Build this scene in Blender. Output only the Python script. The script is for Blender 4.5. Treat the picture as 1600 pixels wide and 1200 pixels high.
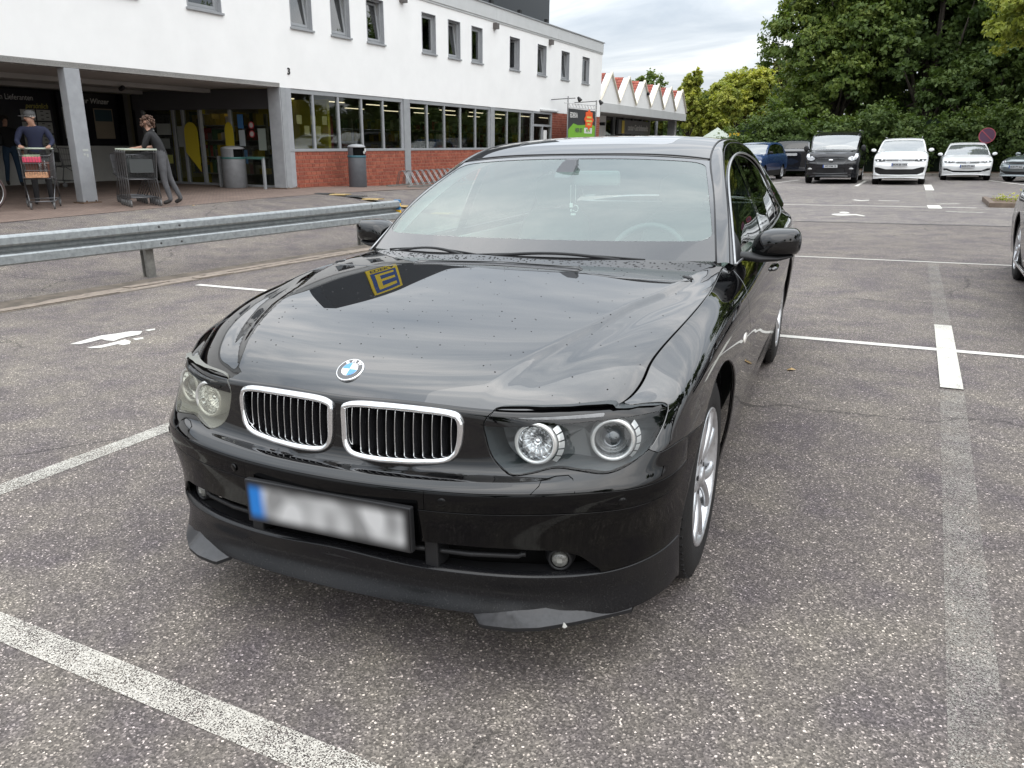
import bpy, math, random
import numpy as np
from mathutils import Vector, Matrix
for o in list(bpy.data.objects): bpy.data.objects.remove(o)
SC = bpy.context.scene
COL = SC.collection
rnd = random.Random(7)
# ------------------------------------------------------------------ camera
YAW, PITCH, ROLL, FPX = -.4013, .2922, -.0150, 1214.3
CAM = np.array([1.2401, -2.4962, 1.4238])
fw = np.array([math.sin(YAW)*math.cos(PITCH), math.cos(YAW)*math.cos(PITCH), -math.sin(PITCH)])
ri = np.array([math.cos(YAW), -math.sin(YAW), 0.]); uu = np.cross(ri, fw)
ri, uu = math.cos(ROLL)*ri+math.sin(ROLL)*uu, -math.sin(ROLL)*ri+math.cos(ROLL)*uu
cd = bpy.data.cameras.new('camera'); cam = bpy.data.objects.new('camera', cd); COL.objects.link(cam)
cam.matrix_world = Matrix(((ri[0], uu[0], -fw[0], CAM[0]), (ri[1], uu[1], -fw[1], CAM[1]), (ri[2], uu[2], -fw[2], CAM[2]), (0, 0, 0, 1)))
cd.sensor_fit = 'HORIZONTAL'; cd.sensor_width = 36; cd.lens = 36*FPX/1600; cd.clip_start = .05; cd.clip_end = 2000
SC.camera = cam
# ------------------------------------------------------------------ sky, sun, exposure
SUN_EL, SUN_AZ = math.radians(46), math.radians(128)      # azimuth clockwise from +Y
W = bpy.data.worlds.new("World"); SC.world = W; W.use_nodes = True
nt = W.node_tree; nt.nodes.clear()
def wn(t, **k):
    n = nt.nodes.new(t)
    for a, b in k.items(): setattr(n, a, b)
    return n
sky = wn('ShaderNodeTexSky', sky_type='NISHITA', sun_disc=False, sun_elevation=SUN_EL, sun_rotation=SUN_AZ, air_density=1.0, dust_density=2.0, ozone_density=1.0)
tc = wn('ShaderNodeTexCoord'); sep = wn('ShaderNodeSeparateXYZ'); nt.links.new(tc.outputs['Generated'], sep.inputs[0])
def wm(op, a, b=None, clamp=False):
    n = wn('ShaderNodeMath', operation=op, use_clamp=clamp)
    for i, v in enumerate((a, b)):
        if v is None: continue
        if isinstance(v, (int, float)): n.inputs[i].default_value = v
        else: nt.links.new(v, n.inputs[i])
    return n.outputs[0]
zc = wm('MAXIMUM', sep.outputs['Z'], 0.0); den = wm('ADD', zc, .22)
cx = wm('DIVIDE', sep.outputs['X'], den); cy = wm('DIVIDE', sep.outputs['Y'], den)
comb = wn('ShaderNodeCombineXYZ'); nt.links.new(cx, comb.inputs[0]); nt.links.new(cy, comb.inputs[1])
mp = wn('ShaderNodeMapping'); mp.inputs['Scale'].default_value = (.8, 1.9, 1); mp.inputs['Rotation'].default_value = (0, 0, .5); nt.links.new(comb.outputs[0], mp.inputs[0])
n1 = wn('ShaderNodeTexNoise'); n1.inputs['Scale'].default_value = 1.3; n1.inputs['Detail'].default_value = 7; n1.inputs['Roughness'].default_value = .58; n1.inputs['Distortion'].default_value = .35
nt.links.new(mp.outputs[0], n1.inputs['Vector'])
ramp = wn('ShaderNodeValToRGB'); ramp.color_ramp.elements[0].position = .32; ramp.color_ramp.elements[0].color = (.50, .555, .62, 1)
ramp.color_ramp.elements[1].position = .62; ramp.color_ramp.elements[1].color = (.98, .985, .99, 1)
e = ramp.color_ramp.elements.new(.50); e.color = (.71, .75, .79, 1)
nt.links.new(n1.outputs['Fac'], ramp.inputs[0])
grad = wm('ADD', wm('MULTIPLY', zc, 2.35), .655)           # an overcast sky brightens towards the zenith
cm = wn('ShaderNodeVectorMath', operation='SCALE'); nt.links.new(ramp.outputs[0], cm.inputs[0]); nt.links.new(grad, cm.inputs['Scale'])
sk = wn('ShaderNodeVectorMath', operation='SCALE'); nt.links.new(sky.outputs[0], sk.inputs[0]); sk.inputs['Scale'].default_value = .10
mx = wn('ShaderNodeMix', data_type='RGBA'); mx.inputs['Factor'].default_value = .88
nt.links.new(sk.outputs[0], mx.inputs['A']); nt.links.new(cm.outputs[0], mx.inputs['B'])
bg = wn('ShaderNodeBackground'); bg.inputs['Strength'].default_value = 1.0; wo = wn('ShaderNodeOutputWorld')
nt.links.new(mx.outputs['Result'], bg.inputs[0]); nt.links.new(bg.outputs[0], wo.inputs[0])
sl = bpy.data.lights.new('sun', 'SUN'); sl.energy = .9; sl.angle = math.radians(95); sl.color = (1, .96, .9)
sun = bpy.data.objects.new('sun', sl); COL.objects.link(sun)
sd = Vector((math.sin(SUN_AZ)*math.cos(SUN_EL), math.cos(SUN_AZ)*math.cos(SUN_EL), math.sin(SUN_EL)))
sun.rotation_euler = sd.to_track_quat('Z', 'Y').to_euler()
SC.view_settings.view_transform = 'Standard'; SC.view_settings.look = 'None'; SC.view_settings.gamma = 1
SC.view_settings.use_curve_mapping = False; SC.view_settings.exposure = .50
SC.render.engine = 'CYCLES'
# ------------------------------------------------------------------ frames of the place
UP = np.array([0.02685, 0.01004, 0.99959]); S_ = np.array([0.0523, 0.9985, -.0010]); S_ /= np.linalg.norm(S_)
UP = UP-S_*(UP@S_); UP /= np.linalg.norm(UP); N_ = np.cross(UP, S_)
O_ = np.array([-12.4122794, 8.66587593, 0.54388846])
def bw(s, n, h): return O_+S_*s+N_*n+UP*h                 # building frame -> world
BM = Matrix(((N_[0]*-1, S_[0], UP[0], O_[0]), (N_[1]*-1, S_[1], UP[1], O_[1]), (N_[2]*-1, S_[2], UP[2], O_[2]), (0, 0, 0, 1)))  # local x = -n, y = s, z = h
T_ = .0704; LXv = np.array([math.cos(T_), -math.sin(T_), 0]); LYv = np.array([math.sin(T_), math.cos(T_), 0])
def lw(a, b, z=0.): return a*LXv+b*LYv+np.array([0, 0, z])
# ------------------------------------------------------------------ materials
MATS = {}
def nodes(m):
    m.use_nodes = True; return m.node_tree, m.node_tree.nodes['Principled BSDF']
def mat(name, col, rough=.5, metal=0., spec=.5, coat=0., noise=None, bump=None, **kw):
    """noise=(scale, amount[, detail]) varies the colour; bump=(scale, strength) gives fine relief"""
    if name in MATS: return MATS[name]
    m = bpy.data.materials.new(name); t, p = nodes(m)
    c = tuple(col)+(1,) if len(col) == 3 else col
    p.inputs['Base Color'].default_value = c; p.inputs['Roughness'].default_value = rough; p.inputs['Metallic'].default_value = metal
    p.inputs['Specular IOR Level'].default_value = spec; p.inputs['Coat Weight'].default_value = coat; p.inputs['Coat Roughness'].default_value = kw.get('coat_rough', .02)
    if 'emit' in kw: p.inputs['Emission Color'].default_value = tuple(kw['emit'])+(1,); p.inputs['Emission Strength'].default_value = kw.get('es', 1)
    if noise or bump: co = t.nodes.new('ShaderNodeTexCoord')
    if noise:
        n = t.nodes.new('ShaderNodeTexNoise'); n.inputs['Scale'].default_value = noise[0]; n.inputs['Detail'].default_value = noise[2] if len(noise) > 2 else 6
        n.inputs['Roughness'].default_value = .6
        t.links.new(co.outputs['Object'], n.inputs['Vector'])
        mr = t.nodes.new('ShaderNodeMapRange'); mr.inputs['From Min'].default_value = .3; mr.inputs['From Max'].default_value = .7
        mr.inputs['To Min'].default_value = 1-noise[1]; mr.inputs['To Max'].default_value = 1+noise[1]
        t.links.new(n.outputs['Fac'], mr.inputs[0])
        v = t.nodes.new('ShaderNodeVectorMath'); v.operation = 'SCALE'; v.inputs[0].default_value = c[:3]; t.links.new(mr.outputs[0], v.inputs['Scale'])
        t.links.new(v.outputs[0], p.inputs['Base Color'])
        mr2 = t.nodes.new('ShaderNodeMapRange'); mr2.inputs['To Min'].default_value = max(0, rough-.1); mr2.inputs['To Max'].default_value = min(1, rough+.1)
        t.links.new(n.outputs['Fac'], mr2.inputs[0]); t.links.new(mr2.outputs[0], p.inputs['Roughness'])
    if bump:
        n = t.nodes.new('ShaderNodeTexNoise'); n.inputs['Scale'].default_value = bump[0]; n.inputs['Detail'].default_value = 4
        t.links.new(co.outputs['Object'], n.inputs['Vector'])
        b = t.nodes.new('ShaderNodeBump'); b.inputs['Strength'].default_value = bump[1]; b.inputs['Distance'].default_value = .01
        t.links.new(n.outputs['Fac'], b.inputs['Height']); t.links.new(b.outputs[0], p.inputs['Normal'])
    MATS[name] = m; return m
def glassy(name, tint, refl=.05, rough=0., haze=None, hazefac=0., ior=1.5):
    """sheet glass: fresnel reflection over a tinted see-through pane, optionally a thin milky film"""
    if name in MATS: return MATS[name]
    m = bpy.data.materials.new(name); m.use_nodes = True; t = m.node_tree; t.nodes.clear()
    out = t.nodes.new('ShaderNodeOutputMaterial'); tr = t.nodes.new('ShaderNodeBsdfTransparent'); tr.inputs[0].default_value = tuple(tint)+(1,)
    gl = t.nodes.new('ShaderNodeBsdfGlossy'); gl.inputs['Roughness'].default_value = rough
    base = tr.outputs[0]
    if haze:
        df = t.nodes.new('ShaderNodeBsdfDiffuse'); df.inputs[0].default_value = tuple(haze)+(1,)
        mh = t.nodes.new('ShaderNodeMixShader'); mh.inputs[0].default_value = hazefac; t.links.new(base, mh.inputs[1]); t.links.new(df.outputs[0], mh.inputs[2]); base = mh.outputs[0]
    fr = t.nodes.new('ShaderNodeFresnel'); ge = t.nodes.new('ShaderNodeNewGeometry'); mi = t.nodes.new('ShaderNodeMapRange'); mi.inputs['To Min'].default_value = ior; mi.inputs['To Max'].default_value = 1/ior; t.links.new(ge.outputs['Backfacing'], mi.inputs[0]); t.links.new(mi.outputs[0], fr.inputs['IOR'])
    ad = t.nodes.new('ShaderNodeMath'); ad.operation = 'ADD'; ad.use_clamp = True; ad.inputs[1].default_value = refl; t.links.new(fr.outputs[0], ad.inputs[0])
    mxs = t.nodes.new('ShaderNodeMixShader'); t.links.new(ad.outputs[0], mxs.inputs[0]); t.links.new(base, mxs.inputs[1]); t.links.new(gl.outputs[0], mxs.inputs[2])
    t.links.new(mxs.outputs[0], out.inputs[0]); MATS[name] = m; return m
# ------------------------------------------------------------------ objects
def setup(o, label=None, cat=None, group=None, kind=None):
    if label: o['label'] = label
    if cat: o['category'] = cat
    if group: o['group'] = group
    if kind: o['kind'] = kind
    return o
def empty(name, loc=(0, 0, 0), label=None, cat=None, group=None, rz=0., matrix=None, parent=None):
    o = bpy.data.objects.new(name, None); COL.objects.link(o); o.empty_display_size = .1
    if matrix is not None: o.matrix_world = matrix
    else: o.location = loc; o.rotation_euler = (0, 0, rz)
    if parent: o.parent = parent
    return setup(o, label, cat, group)
def link(name, me, parent=None, mat_=None, **k):
    o = bpy.data.objects.new(name, me); COL.objects.link(o)
    if parent: o.parent = parent
    if mat_ is not None and not me.materials:
        for m in (mat_ if isinstance(mat_, (list, tuple)) else [mat_]): me.materials.append(m)
    return setup(o, **k)
def copy_tree(o, parent=None):
    c = o.copy(); COL.objects.link(c)
    if parent: c.parent = parent
    for ch in list(o.children): copy_tree(ch, c)
    return c
class MB:
    """collects shapes into one mesh"""
    def __init__(s): s.v = []; s.f = []; s.m = []; s.mi = 0; s.sm = []; s.smooth = False
    def add(s, vs, fs):
        b = len(s.v); s.v += [tuple(map(float, v)) for v in vs]
        for f in fs: s.f.append(tuple(i+b for i in f)); s.m.append(s.mi); s.sm.append(s.smooth)
    def box(s, x0, x1, y0, y1, z0, z1, M=None):
        vs = [(x, y, z) for z in (z0, z1) for y in (y0, y1) for x in (x0, x1)]
        if M is not None: vs = [M @ Vector(v) for v in vs]
        s.add(vs, [(0, 2, 3, 1), (4, 5, 7, 6), (0, 1, 5, 4), (2, 6, 7, 3), (0, 4, 6, 2), (1, 3, 7, 5)])
    def tube(s, pts, r, n=8, closed=False, caps=True):
        pts = [Vector(p) for p in pts]; k = len(pts); rs = r if isinstance(r, (list, tuple)) else [r]*k
        vs = []; up = Vector((0, 0, 1)); last = None
        for i, p in enumerate(pts):
            a = pts[(i-1) % k] if (closed or i > 0) else p; b = pts[(i+1) % k] if (closed or i < k-1) else p
            d = (b-a); d = d.normalized() if d.length > 1e-9 else Vector((0, 0, 1))
            if last is None: q = d.cross(up if abs(d.z) < .95 else Vector((1, 0, 0))).normalized()
            else:
                q = (last-d*last.dot(d)); q = q.normalized() if q.length > 1e-6 else d.cross(up).normalized()
            last = q; w = d.cross(q)
            for j in range(n):
                t = 2*math.pi*j/n; vs.append(p+q*math.cos(t)*rs[i]+w*math.sin(t)*rs[i])
        fs = []
        for i in range(k if closed else k-1):
            for j in range(n):
                a, b = i*n+j, i*n+(j+1) % n; c, d = ((i+1) % k)*n+(j+1) % n, ((i+1) % k)*n+j; fs.append((a, b, c, d))
        sm = s.smooth; s.smooth = True
        if caps and not closed: fs2 = [tuple(range(n))[::-1], tuple((k-1)*n+j for j in range(n))]
        else: fs2 = []
        b = len(s.v); s.add(vs, fs); s.smooth = sm
        for f in fs2: s.f.append(tuple(i+b for i in f)); s.m.append(s.mi); s.sm.append(False)
    def lathe(s, prof, n=24, M=None, cap=True):
        """profile of (radius, z)"""
        vs = []
        for r, z in prof:
            for j in range(n):
                t = 2*math.pi*j/n; v = Vector((r*math.cos(t), r*math.sin(t), z)); vs.append(M @ v if M is not None else v)
        k = len(prof); fs = [(i*n+j, i*n+(j+1) % n, (i+1)*n+(j+1) % n, (i+1)*n+j) for i in range(k-1) for j in range(n)]
        b = len(s.v); s.add(vs, fs)
        if cap:
            for f in (tuple(range(n))[::-1], tuple((k-1)*n+j for j in range(n))): s.f.append(tuple(i+b for i in f)); s.m.append(s.mi); s.sm.append(False)
    def prism(s, poly, d0, d1, M=None):
        """polygon (x, y) extruded along z from d0 to d1"""
        n = len(poly); vs = [(x, y, d) for d in (d0, d1) for x, y in poly]
        if M is not None: vs = [M @ Vector(v) for v in vs]
        s.add(vs, [tuple(range(n))[::-1], tuple(range(n, 2*n))]+[(i, (i+1) % n, n+(i+1) % n, n+i) for i in range(n)])
    def mesh(s, name='m'):
        me = bpy.data.meshes.new(name); me.from_pydata(s.v, [], s.f)
        me.polygons.foreach_set('material_index', s.m); me.polygons.foreach_set('use_smooth', s.sm); me.update(); return me
    def build(s, name, mats, parent=None, bevel=0, **k):
        me = s.mesh(name)
        for m in (mats if isinstance(mats, (list, tuple)) else [mats]): me.materials.append(m)
        o = link(name, me, parent, **k)
        if bevel:
            b = o.modifiers.new('bevel', 'BEVEL'); b.width = bevel; b.segments = 2; b.limit_method = 'ANGLE'; b.angle_limit = math.radians(40)
        return o
def grid_mesh(name, G, mat_, parent=None, smooth=True, flip=False, solid=0., closed_u=False, **k):
    G = np.asarray(G, float); m, n = G.shape[:2]; i = np.arange(m*n).reshape(m, n)
    if closed_u: i = np.concatenate([i, i[:, :1]], 1)
    a, b, c, d = i[:-1, :-1].ravel(), i[:-1, 1:].ravel(), i[1:, 1:].ravel(), i[1:, :-1].ravel()
    F = np.stack([a, d, c, b] if flip else [a, b, c, d], 1)
    me = bpy.data.meshes.new(name); me.from_pydata(G.reshape(-1, 3).tolist(), [], F.tolist())
    if smooth: me.polygons.foreach_set('use_smooth', [True]*len(F))
    me.update(); o = link(name, me, parent, mat_, **k)
    if solid: s = o.modifiers.new('solid', 'SOLIDIFY'); s.thickness = solid; s.offset = -1
    return o
def text_mesh(txt, size, mat_, name='lettering', M=None, parent=None, bold=False, ext=.002, align='CENTER', shear=0., sx=1., **k):
    cu = bpy.data.curves.new(name, 'FONT'); cu.body = txt; cu.size = size; cu.align_x = align; cu.align_y = 'CENTER'; cu.extrude = ext; cu.shear = shear
    if bold: cu.offset = size*.018
    o = bpy.data.objects.new(name, cu); COL.objects.link(o)
    dg = bpy.context.evaluated_depsgraph_get(); me = bpy.data.meshes.new_from_object(o.evaluated_get(dg)); me.name = name
    bpy.data.objects.remove(o); bpy.data.curves.remove(cu)
    me.transform((M if M is not None else Matrix())@Matrix.Diagonal((sx, 1, 1, 1)))
    me.materials.clear(); return link(name, me, parent, mat_, **k)
def frame_mat(origin, xdir, ydir):
    x = Vector(xdir).normalized(); y = Vector(ydir); y = (y-x*y.dot(x)).normalized(); z = x.cross(y); o = Vector(origin)
    return Matrix(((x.x, y.x, z.x, o.x), (x.y, y.y, z.y, o.y), (x.z, y.z, z.z, o.z), (0, 0, 0, 1)))
# ================================================================== THE BLACK SALOON
def cspline(t,Y,T):
    """natural C2 cubic spline through Y at t evaluated at T; Y (n,k)"""
    t=np.asarray(t,float);Y=np.asarray(Y,float);n=len(t);h=np.diff(t)
    A=np.zeros((n,n));B=np.zeros((n,)+Y.shape[1:]);A[0,0]=A[-1,-1]=1
    for i in range(1,n-1):
        A[i,i-1]=h[i-1];A[i,i]=2*(h[i-1]+h[i]);A[i,i+1]=h[i]
        B[i]=6*((Y[i+1]-Y[i])/h[i]-(Y[i]-Y[i-1])/h[i-1])
    M=np.linalg.solve(A,B);T=np.asarray(T,float)
    k=np.clip(np.searchsorted(t,T,side='right')-1,0,n-2);d=T-t[k];hk=h[k]
    sh=(-1,)+(1,)*(Y.ndim-1);d=d.reshape(sh);hk=hk.reshape(sh)
    a=Y[k];b=(Y[k+1]-Y[k])/hk-hk*(2*M[k]+M[k+1])/6
    return a+b*d+M[k]/2*d*d+(M[k+1]-M[k])/(6*hk)*d**3
def crom(P,fr):
    """centripetal-ish hermite through rows P (m,n,3) at fractional row positions fr -> (len(fr),n,3)"""
    P=np.asarray(P,float);m=len(P)
    d=np.maximum(np.linalg.norm(np.diff(P,axis=0),axis=2),1e-4)**.5
    tan=np.zeros_like(P)
    for i in range(m):
        if i==0: tan[i]=(P[1]-P[0])/d[0][:,None]
        elif i==m-1: tan[i]=(P[-1]-P[-2])/d[-1][:,None]
        else:
            a=(P[i]-P[i-1])/d[i-1][:,None];b=(P[i+1]-P[i])/d[i][:,None]
            w=(d[i]/(d[i]+d[i-1]))[:,None]
            tan[i]=a*w+b*(1-w)
    out=[]
    for f in fr:
        i=min(int(f),m-2);s=f-i;h=d[i][:,None]
        out.append((2*s**3-3*s*s+1)*P[i]+(s**3-2*s*s+s)*h*tan[i]+(3*s*s-2*s**3)*P[i+1]+(s**3-s*s)*h*tan[i+1])
    return np.array(out)
YS=[-.40,-.2,0,.2,.45,.7,1.2,1.7,2.2,2.6,3.0,3.4,3.75]
def row(front,xs,zs,rear):
    # front: 7 pts (x,y,z); side: xs,zs at YS ; rear: 4 pts
    s=[(x,y,z) for x,y,z in zip(xs,YS,zs)]
    return front+s+rear
def F(xy,z): return [(a,b,c) for (a,b),c in zip(xy,z)]
def const(a,n=13): return [a]*n
R=lambda a,b,c,z:[(a-.035,4.0,z),(.70*a/.9,4.0+b*.75,z),(.35,4.0+b,z),(0,4.0+c,z)]
LV=[
 row(F([(0,-.888),(.2,-.880),(.4,-.855),(.57,-.805),(.70,-.730),(.796,-.628),(.850,-.512)],[.230,.229,.227,.218,.208,.198,.190]),
     [.875,.878,.88,.88,.875,.872,.872,.872,.872,.875,.88,.875,.86],[.186,.19,.20]+const(.205,10),R(.88,.11,.125,.22)),
 row(F([(0,-.864),(.2,-.857),(.4,-.834),(.57,-.786),(.70,-.714),(.79,-.618),(.848,-.513)],[.288,.287,.282,.276,.272,.268,.262]),
     [.878,.884,.886,.886,.882,.880,.880,.88,.88,.885,.89,.885,.87],const(.26),R(.89,.13,.145,.27)),
 row(F([(0,-.878),(.2,-.870),(.4,-.845),(.57,-.796),(.70,-.722),(.795,-.627),(.852,-.517)],[.356,.345,.341,.338,.333,.331,.33]),
     [.879,.893,.900,.9,.897,.895,.895,.895,.895,.90,.905,.90,.88],[.33]+const(.34,12),R(.90,.14,.155,.36)),
 row(F([(0,-.885),(.2,-.876),(.4,-.848),(.57,-.798),(.70,-.724),(.796,-.626),(.855,-.52)],[.425,.423,.422,.415,.415,.415,.415]),
     [.887,.905,.912,.912,.91,.91,.912,.912,.91,.912,.918,.91,.89],const(.42),R(.91,.15,.165,.45)),
 row(F([(0,-.896),(.2,-.886),(.4,-.856),(.57,-.810),(.70,-.742),(.812,-.645),(.876,-.53)],[.523,.523,.523,.528,.526,.522,.528]),
     [.897,.915,.925,.926,.925,.925,.928,.928,.926,.928,.93,.922,.90],[.535,.545,.555,.565,.575,.58]+const(.585,7),R(.92,.16,.175,.55)),
 row(F([(0,-.893),(.2,-.883),(.4,-.853),(.57,-.808),(.70,-.740),(.812,-.643),(.877,-.528)],[.576,.576,.577,.582,.580,.572,.575]),
     [.900,.917,.928,.930,.931,.932,.935,.935,.933,.933,.935,.925,.903],[.585,.60,.61,.62,.63,.635]+const(.64,7),R(.925,.155,.17,.62)),
 row(F([(0,-.872),(.2,-.861),(.4,-.830),(.57,-.788),(.70,-.722),(.806,-.63),(.873,-.52)],[.592,.592,.596,.602,.603,.603,.612]),
     [.900,.917,.928,.931,.933,.934,.937,.937,.935,.934,.935,.925,.902],[.63,.65,.66,.665]+const(.67,9),R(.92,.15,.165,.65)),
 row(F([(0,-.828),(.2,-.817),(.4,-.785),(.57,-.75),(.70,-.688),(.803,-.603),(.868,-.51)],[.612,.612,.615,.622,.632,.65,.668]),
     [.897,.915,.927,.931,.934,.936,.94,.94,.938,.936,.935,.923,.90],[.69,.715]+const(.73,11),R(.915,.14,.155,.72)),
 row(F([(0,-.800),(.2,-.789),(.4,-.757),(.55,-.712),(.665,-.652),(.772,-.567),(.846,-.474)],[.775,.778,.768,.765,.766,.764,.763]),
     [.880,.896,.900,.907,.912,.916,.922,.924,.922,.917,.91,.895,.87],[.782,.828,.853,.867,.878,.887,.90,.905,.91,.915,.92,.925,.92],R(.87,.12,.13,.86)),
 row(F([(0,-.790),(.2,-.779),(.4,-.747),(.547,-.700),(.655,-.638),(.742,-.555),(.775,-.465)],[.782,.785,.775,.772,.773,.772,.81]),
     [.782,.812,.829,.839,.829,.822,.866,.868,.866,.858,.842,.81,.77],[.847,.896,.920,.943,.960,.974,.978,.985,.99,.995,1.0,1.0,.985],R(.80,.07,.08,.985)),
]
def _fair(L, j):
    L = [list(p) for p in L]; a = 8; b_ = 19; y = np.array([L[i][1] for i in range(a, b_)])
    for k, deg in ((0, 4), (2, 5)):
        if j == 9: continue
        v = np.array([L[i][k] for i in range(a, b_)]); wgt = np.ones(len(y)); wgt[0] = wgt[-1] = 6; f = np.polyval(np.polyfit(y, v, deg, w=wgt), y)
        for i in range(a, b_): L[i][k] = float(f[i-a])
    return [tuple(p) for p in L]
LV = [_fair(L, j) for j, L in enumerate(LV)]
SHELL_N=[]
def shell(uspan=None,vspan=None):
    A=np.array(LV)               # (m,n,3)
    M=A[:,::-1].copy();M[:,:,0]*=-1
    full=np.concatenate([M[:,:-1],A],1)  # rear-left ... centre ... rear-right
    n=full.shape[1];t=np.r_[0,np.cumsum(np.linalg.norm(np.diff(full[5],axis=0),axis=1))]
    T=[];
    for i in range(n-1):
        L=t[i+1]-t[i]; mid=full[5][i][1]+full[5][i+1][1]
        k=max(2,int(np.ceil(L/(.017 if mid<1.5 else .06)))); T+=list(np.linspace(t[i],t[i+1],k,endpoint=False))
    T.append(t[-1]);T=np.array(T)
    rails=np.array([cspline(t,full[j],T) for j in range(len(full))])
    vs=[8,8,7,9,5,5,6,9,9]
    fr=np.concatenate([np.arange(k)/k+i for i,k in enumerate(vs)]+[[len(vs)-1e-9]])
    G=crom(rails,fr)      # (V,U,3)
    e=1e-3;Tp,Tm=np.clip(T+e,t[0],t[-1]),np.clip(T-e,t[0],t[-1])
    du=crom(np.array([cspline(t,full[j],Tp) for j in range(len(full))]),fr)-crom(np.array([cspline(t,full[j],Tm) for j in range(len(full))]),fr)
    dv=crom(rails,np.clip(fr+e,0,len(vs)-1e-9))-crom(rails,np.clip(fr-e,0,len(vs)-1e-9))
    SN=np.cross(du,dv);SHELL_N.append(SN/np.maximum(np.linalg.norm(SN,axis=2,keepdims=True),1e-12))
    U=np.interp(T,t,np.arange(n)-(n-1)/2)  # station coordinate: 0 centre, sign=side
    return G,U,fr
def grid_normals(G):
    du=np.gradient(G,axis=1);dv=np.gradient(G,axis=0);N=np.cross(du,dv);return N/np.maximum(np.linalg.norm(N,axis=2,keepdims=True),1e-9)
# ---- trimming of panels from a master surface; vertex rows carry x y z nx ny nz u v
def tri_grid(G, U, fr, flip=False):
    m, n = G.shape[:2]; i = np.arange(m*n).reshape(m, n); a, b, c, d = i[:-1, :-1], i[:-1, 1:], i[1:, 1:], i[1:, :-1]
    F = np.concatenate([np.stack([a, b, c], -1).reshape(-1, 3), np.stack([a, c, d], -1).reshape(-1, 3)])
    N = grid_normals(G)
    if flip: F = F[:, ::-1]; N = -N
    VV, UU = np.meshgrid(fr, U, indexing='ij')
    return np.concatenate([G.reshape(-1, 3), N.reshape(-1, 3), UU.reshape(-1, 1), VV.reshape(-1, 1)], 1), F
def clip(V, F, s):
    pos = s >= 0; c = pos[F].sum(1); full = F[c == 3]
    one = F[c == 1]; two = F[c == 2]
    if len(one)+len(two) == 0: return V, full
    def rot(T, want):
        k = np.argmax(pos[T] == want, axis=1); r = np.arange(len(T)); return np.stack([T[r, k], T[r, (k+1) % 3], T[r, (k+2) % 3]], 1)
    one = rot(one, True) if len(one) else one.reshape(0, 3); two = rot(two, False) if len(two) else two.reshape(0, 3)
    E = np.concatenate([one[:, [0, 1]], one[:, [0, 2]], two[:, [0, 1]], two[:, [0, 2]]]); Es = np.sort(E, 1)
    uq, inv = np.unique(Es, axis=0, return_inverse=True); inv = inv.ravel()
    a, b = uq[:, 0], uq[:, 1]; t = (s[a]/(s[a]-s[b]))[:, None]; nv = V[a]*(1-t)+V[b]*t
    base = len(V); V2 = np.concatenate([V, nv]); k1, k2 = len(one), len(two)
    ab, ac = inv[:k1]+base, inv[k1:2*k1]+base; ab2, ac2 = inv[2*k1:2*k1+k2]+base, inv[2*k1+k2:]+base
    F2 = np.concatenate([full, np.stack([one[:, 0], ab, ac], 1), np.stack([ab2, two[:, 1], two[:, 2]], 1), np.stack([ab2, two[:, 2], ac2], 1)])
    return V2, F2
def compact(V, F):
    u, inv = np.unique(F, return_inverse=True); F = inv.reshape(F.shape); V = V[u]
    key = np.round(V[:, :3]*20000).astype(np.int64); q, first, inv = np.unique(key, axis=0, return_index=True, return_inverse=True)
    F = inv.ravel()[F]; V = V[first]; ok = (F[:, 0] != F[:, 1]) & (F[:, 1] != F[:, 2]) & (F[:, 0] != F[:, 2]); return V, F[ok]
def sdf_poly(poly, a, b):
    """signed distance, positive inside"""
    P = np.asarray(poly, float); d = np.full(len(a), 1e9); ins = np.zeros(len(a), bool)
    for i in range(len(P)):
        p, q = P[i], P[(i+1) % len(P)]; e = q-p; w0, w1 = a-p[0], b-p[1]
        t = np.clip((w0*e[0]+w1*e[1])/max(e@e, 1e-12), 0, 1); d = np.minimum(d, np.hypot(w0-t*e[0], w1-t*e[1]))
        c = ((p[1] > b) != (q[1] > b)); xx = p[0]+(b-p[1])/(q[1]-p[1] if abs(q[1]-p[1]) > 1e-12 else 1e-12)*e[0]; ins ^= c & (a < xx)
    return np.where(ins, d, -d)
def rounded(poly, r, k=4):
    """polygon with rounded corners"""
    P = [np.array(p, float) for p in poly]; out = []
    for i in range(len(P)):
        a, b, c = P[i-1], P[i], P[(i+1) % len(P)]; u = a-b; w = c-b; lu, lw_ = np.linalg.norm(u), np.linalg.norm(w); rr = min(r, lu*.45, lw_*.45)
        s, e = b+u/lu*rr, b+w/lw_*rr
        for j in range(k+1):
            t = j/k; out.append((1-t)**2*s+2*t*(1-t)*b+t*t*e)
    return np.array(out)
def smooth_closed(P, k=4):
    P = np.asarray(P, float); n = len(P); out = []
    for i in range(n):
        p0, p1, p2, p3 = P[i-1], P[i], P[(i+1) % n], P[(i+2) % n]
        for j in range(k):
            t = j/k; out.append(.5*((2*p1)+(-p0+p2)*t+(2*p0-5*p1+4*p2-p3)*t*t+(-p0+3*p1-3*p2+p3)*t**3))
    return np.array(out)
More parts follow.
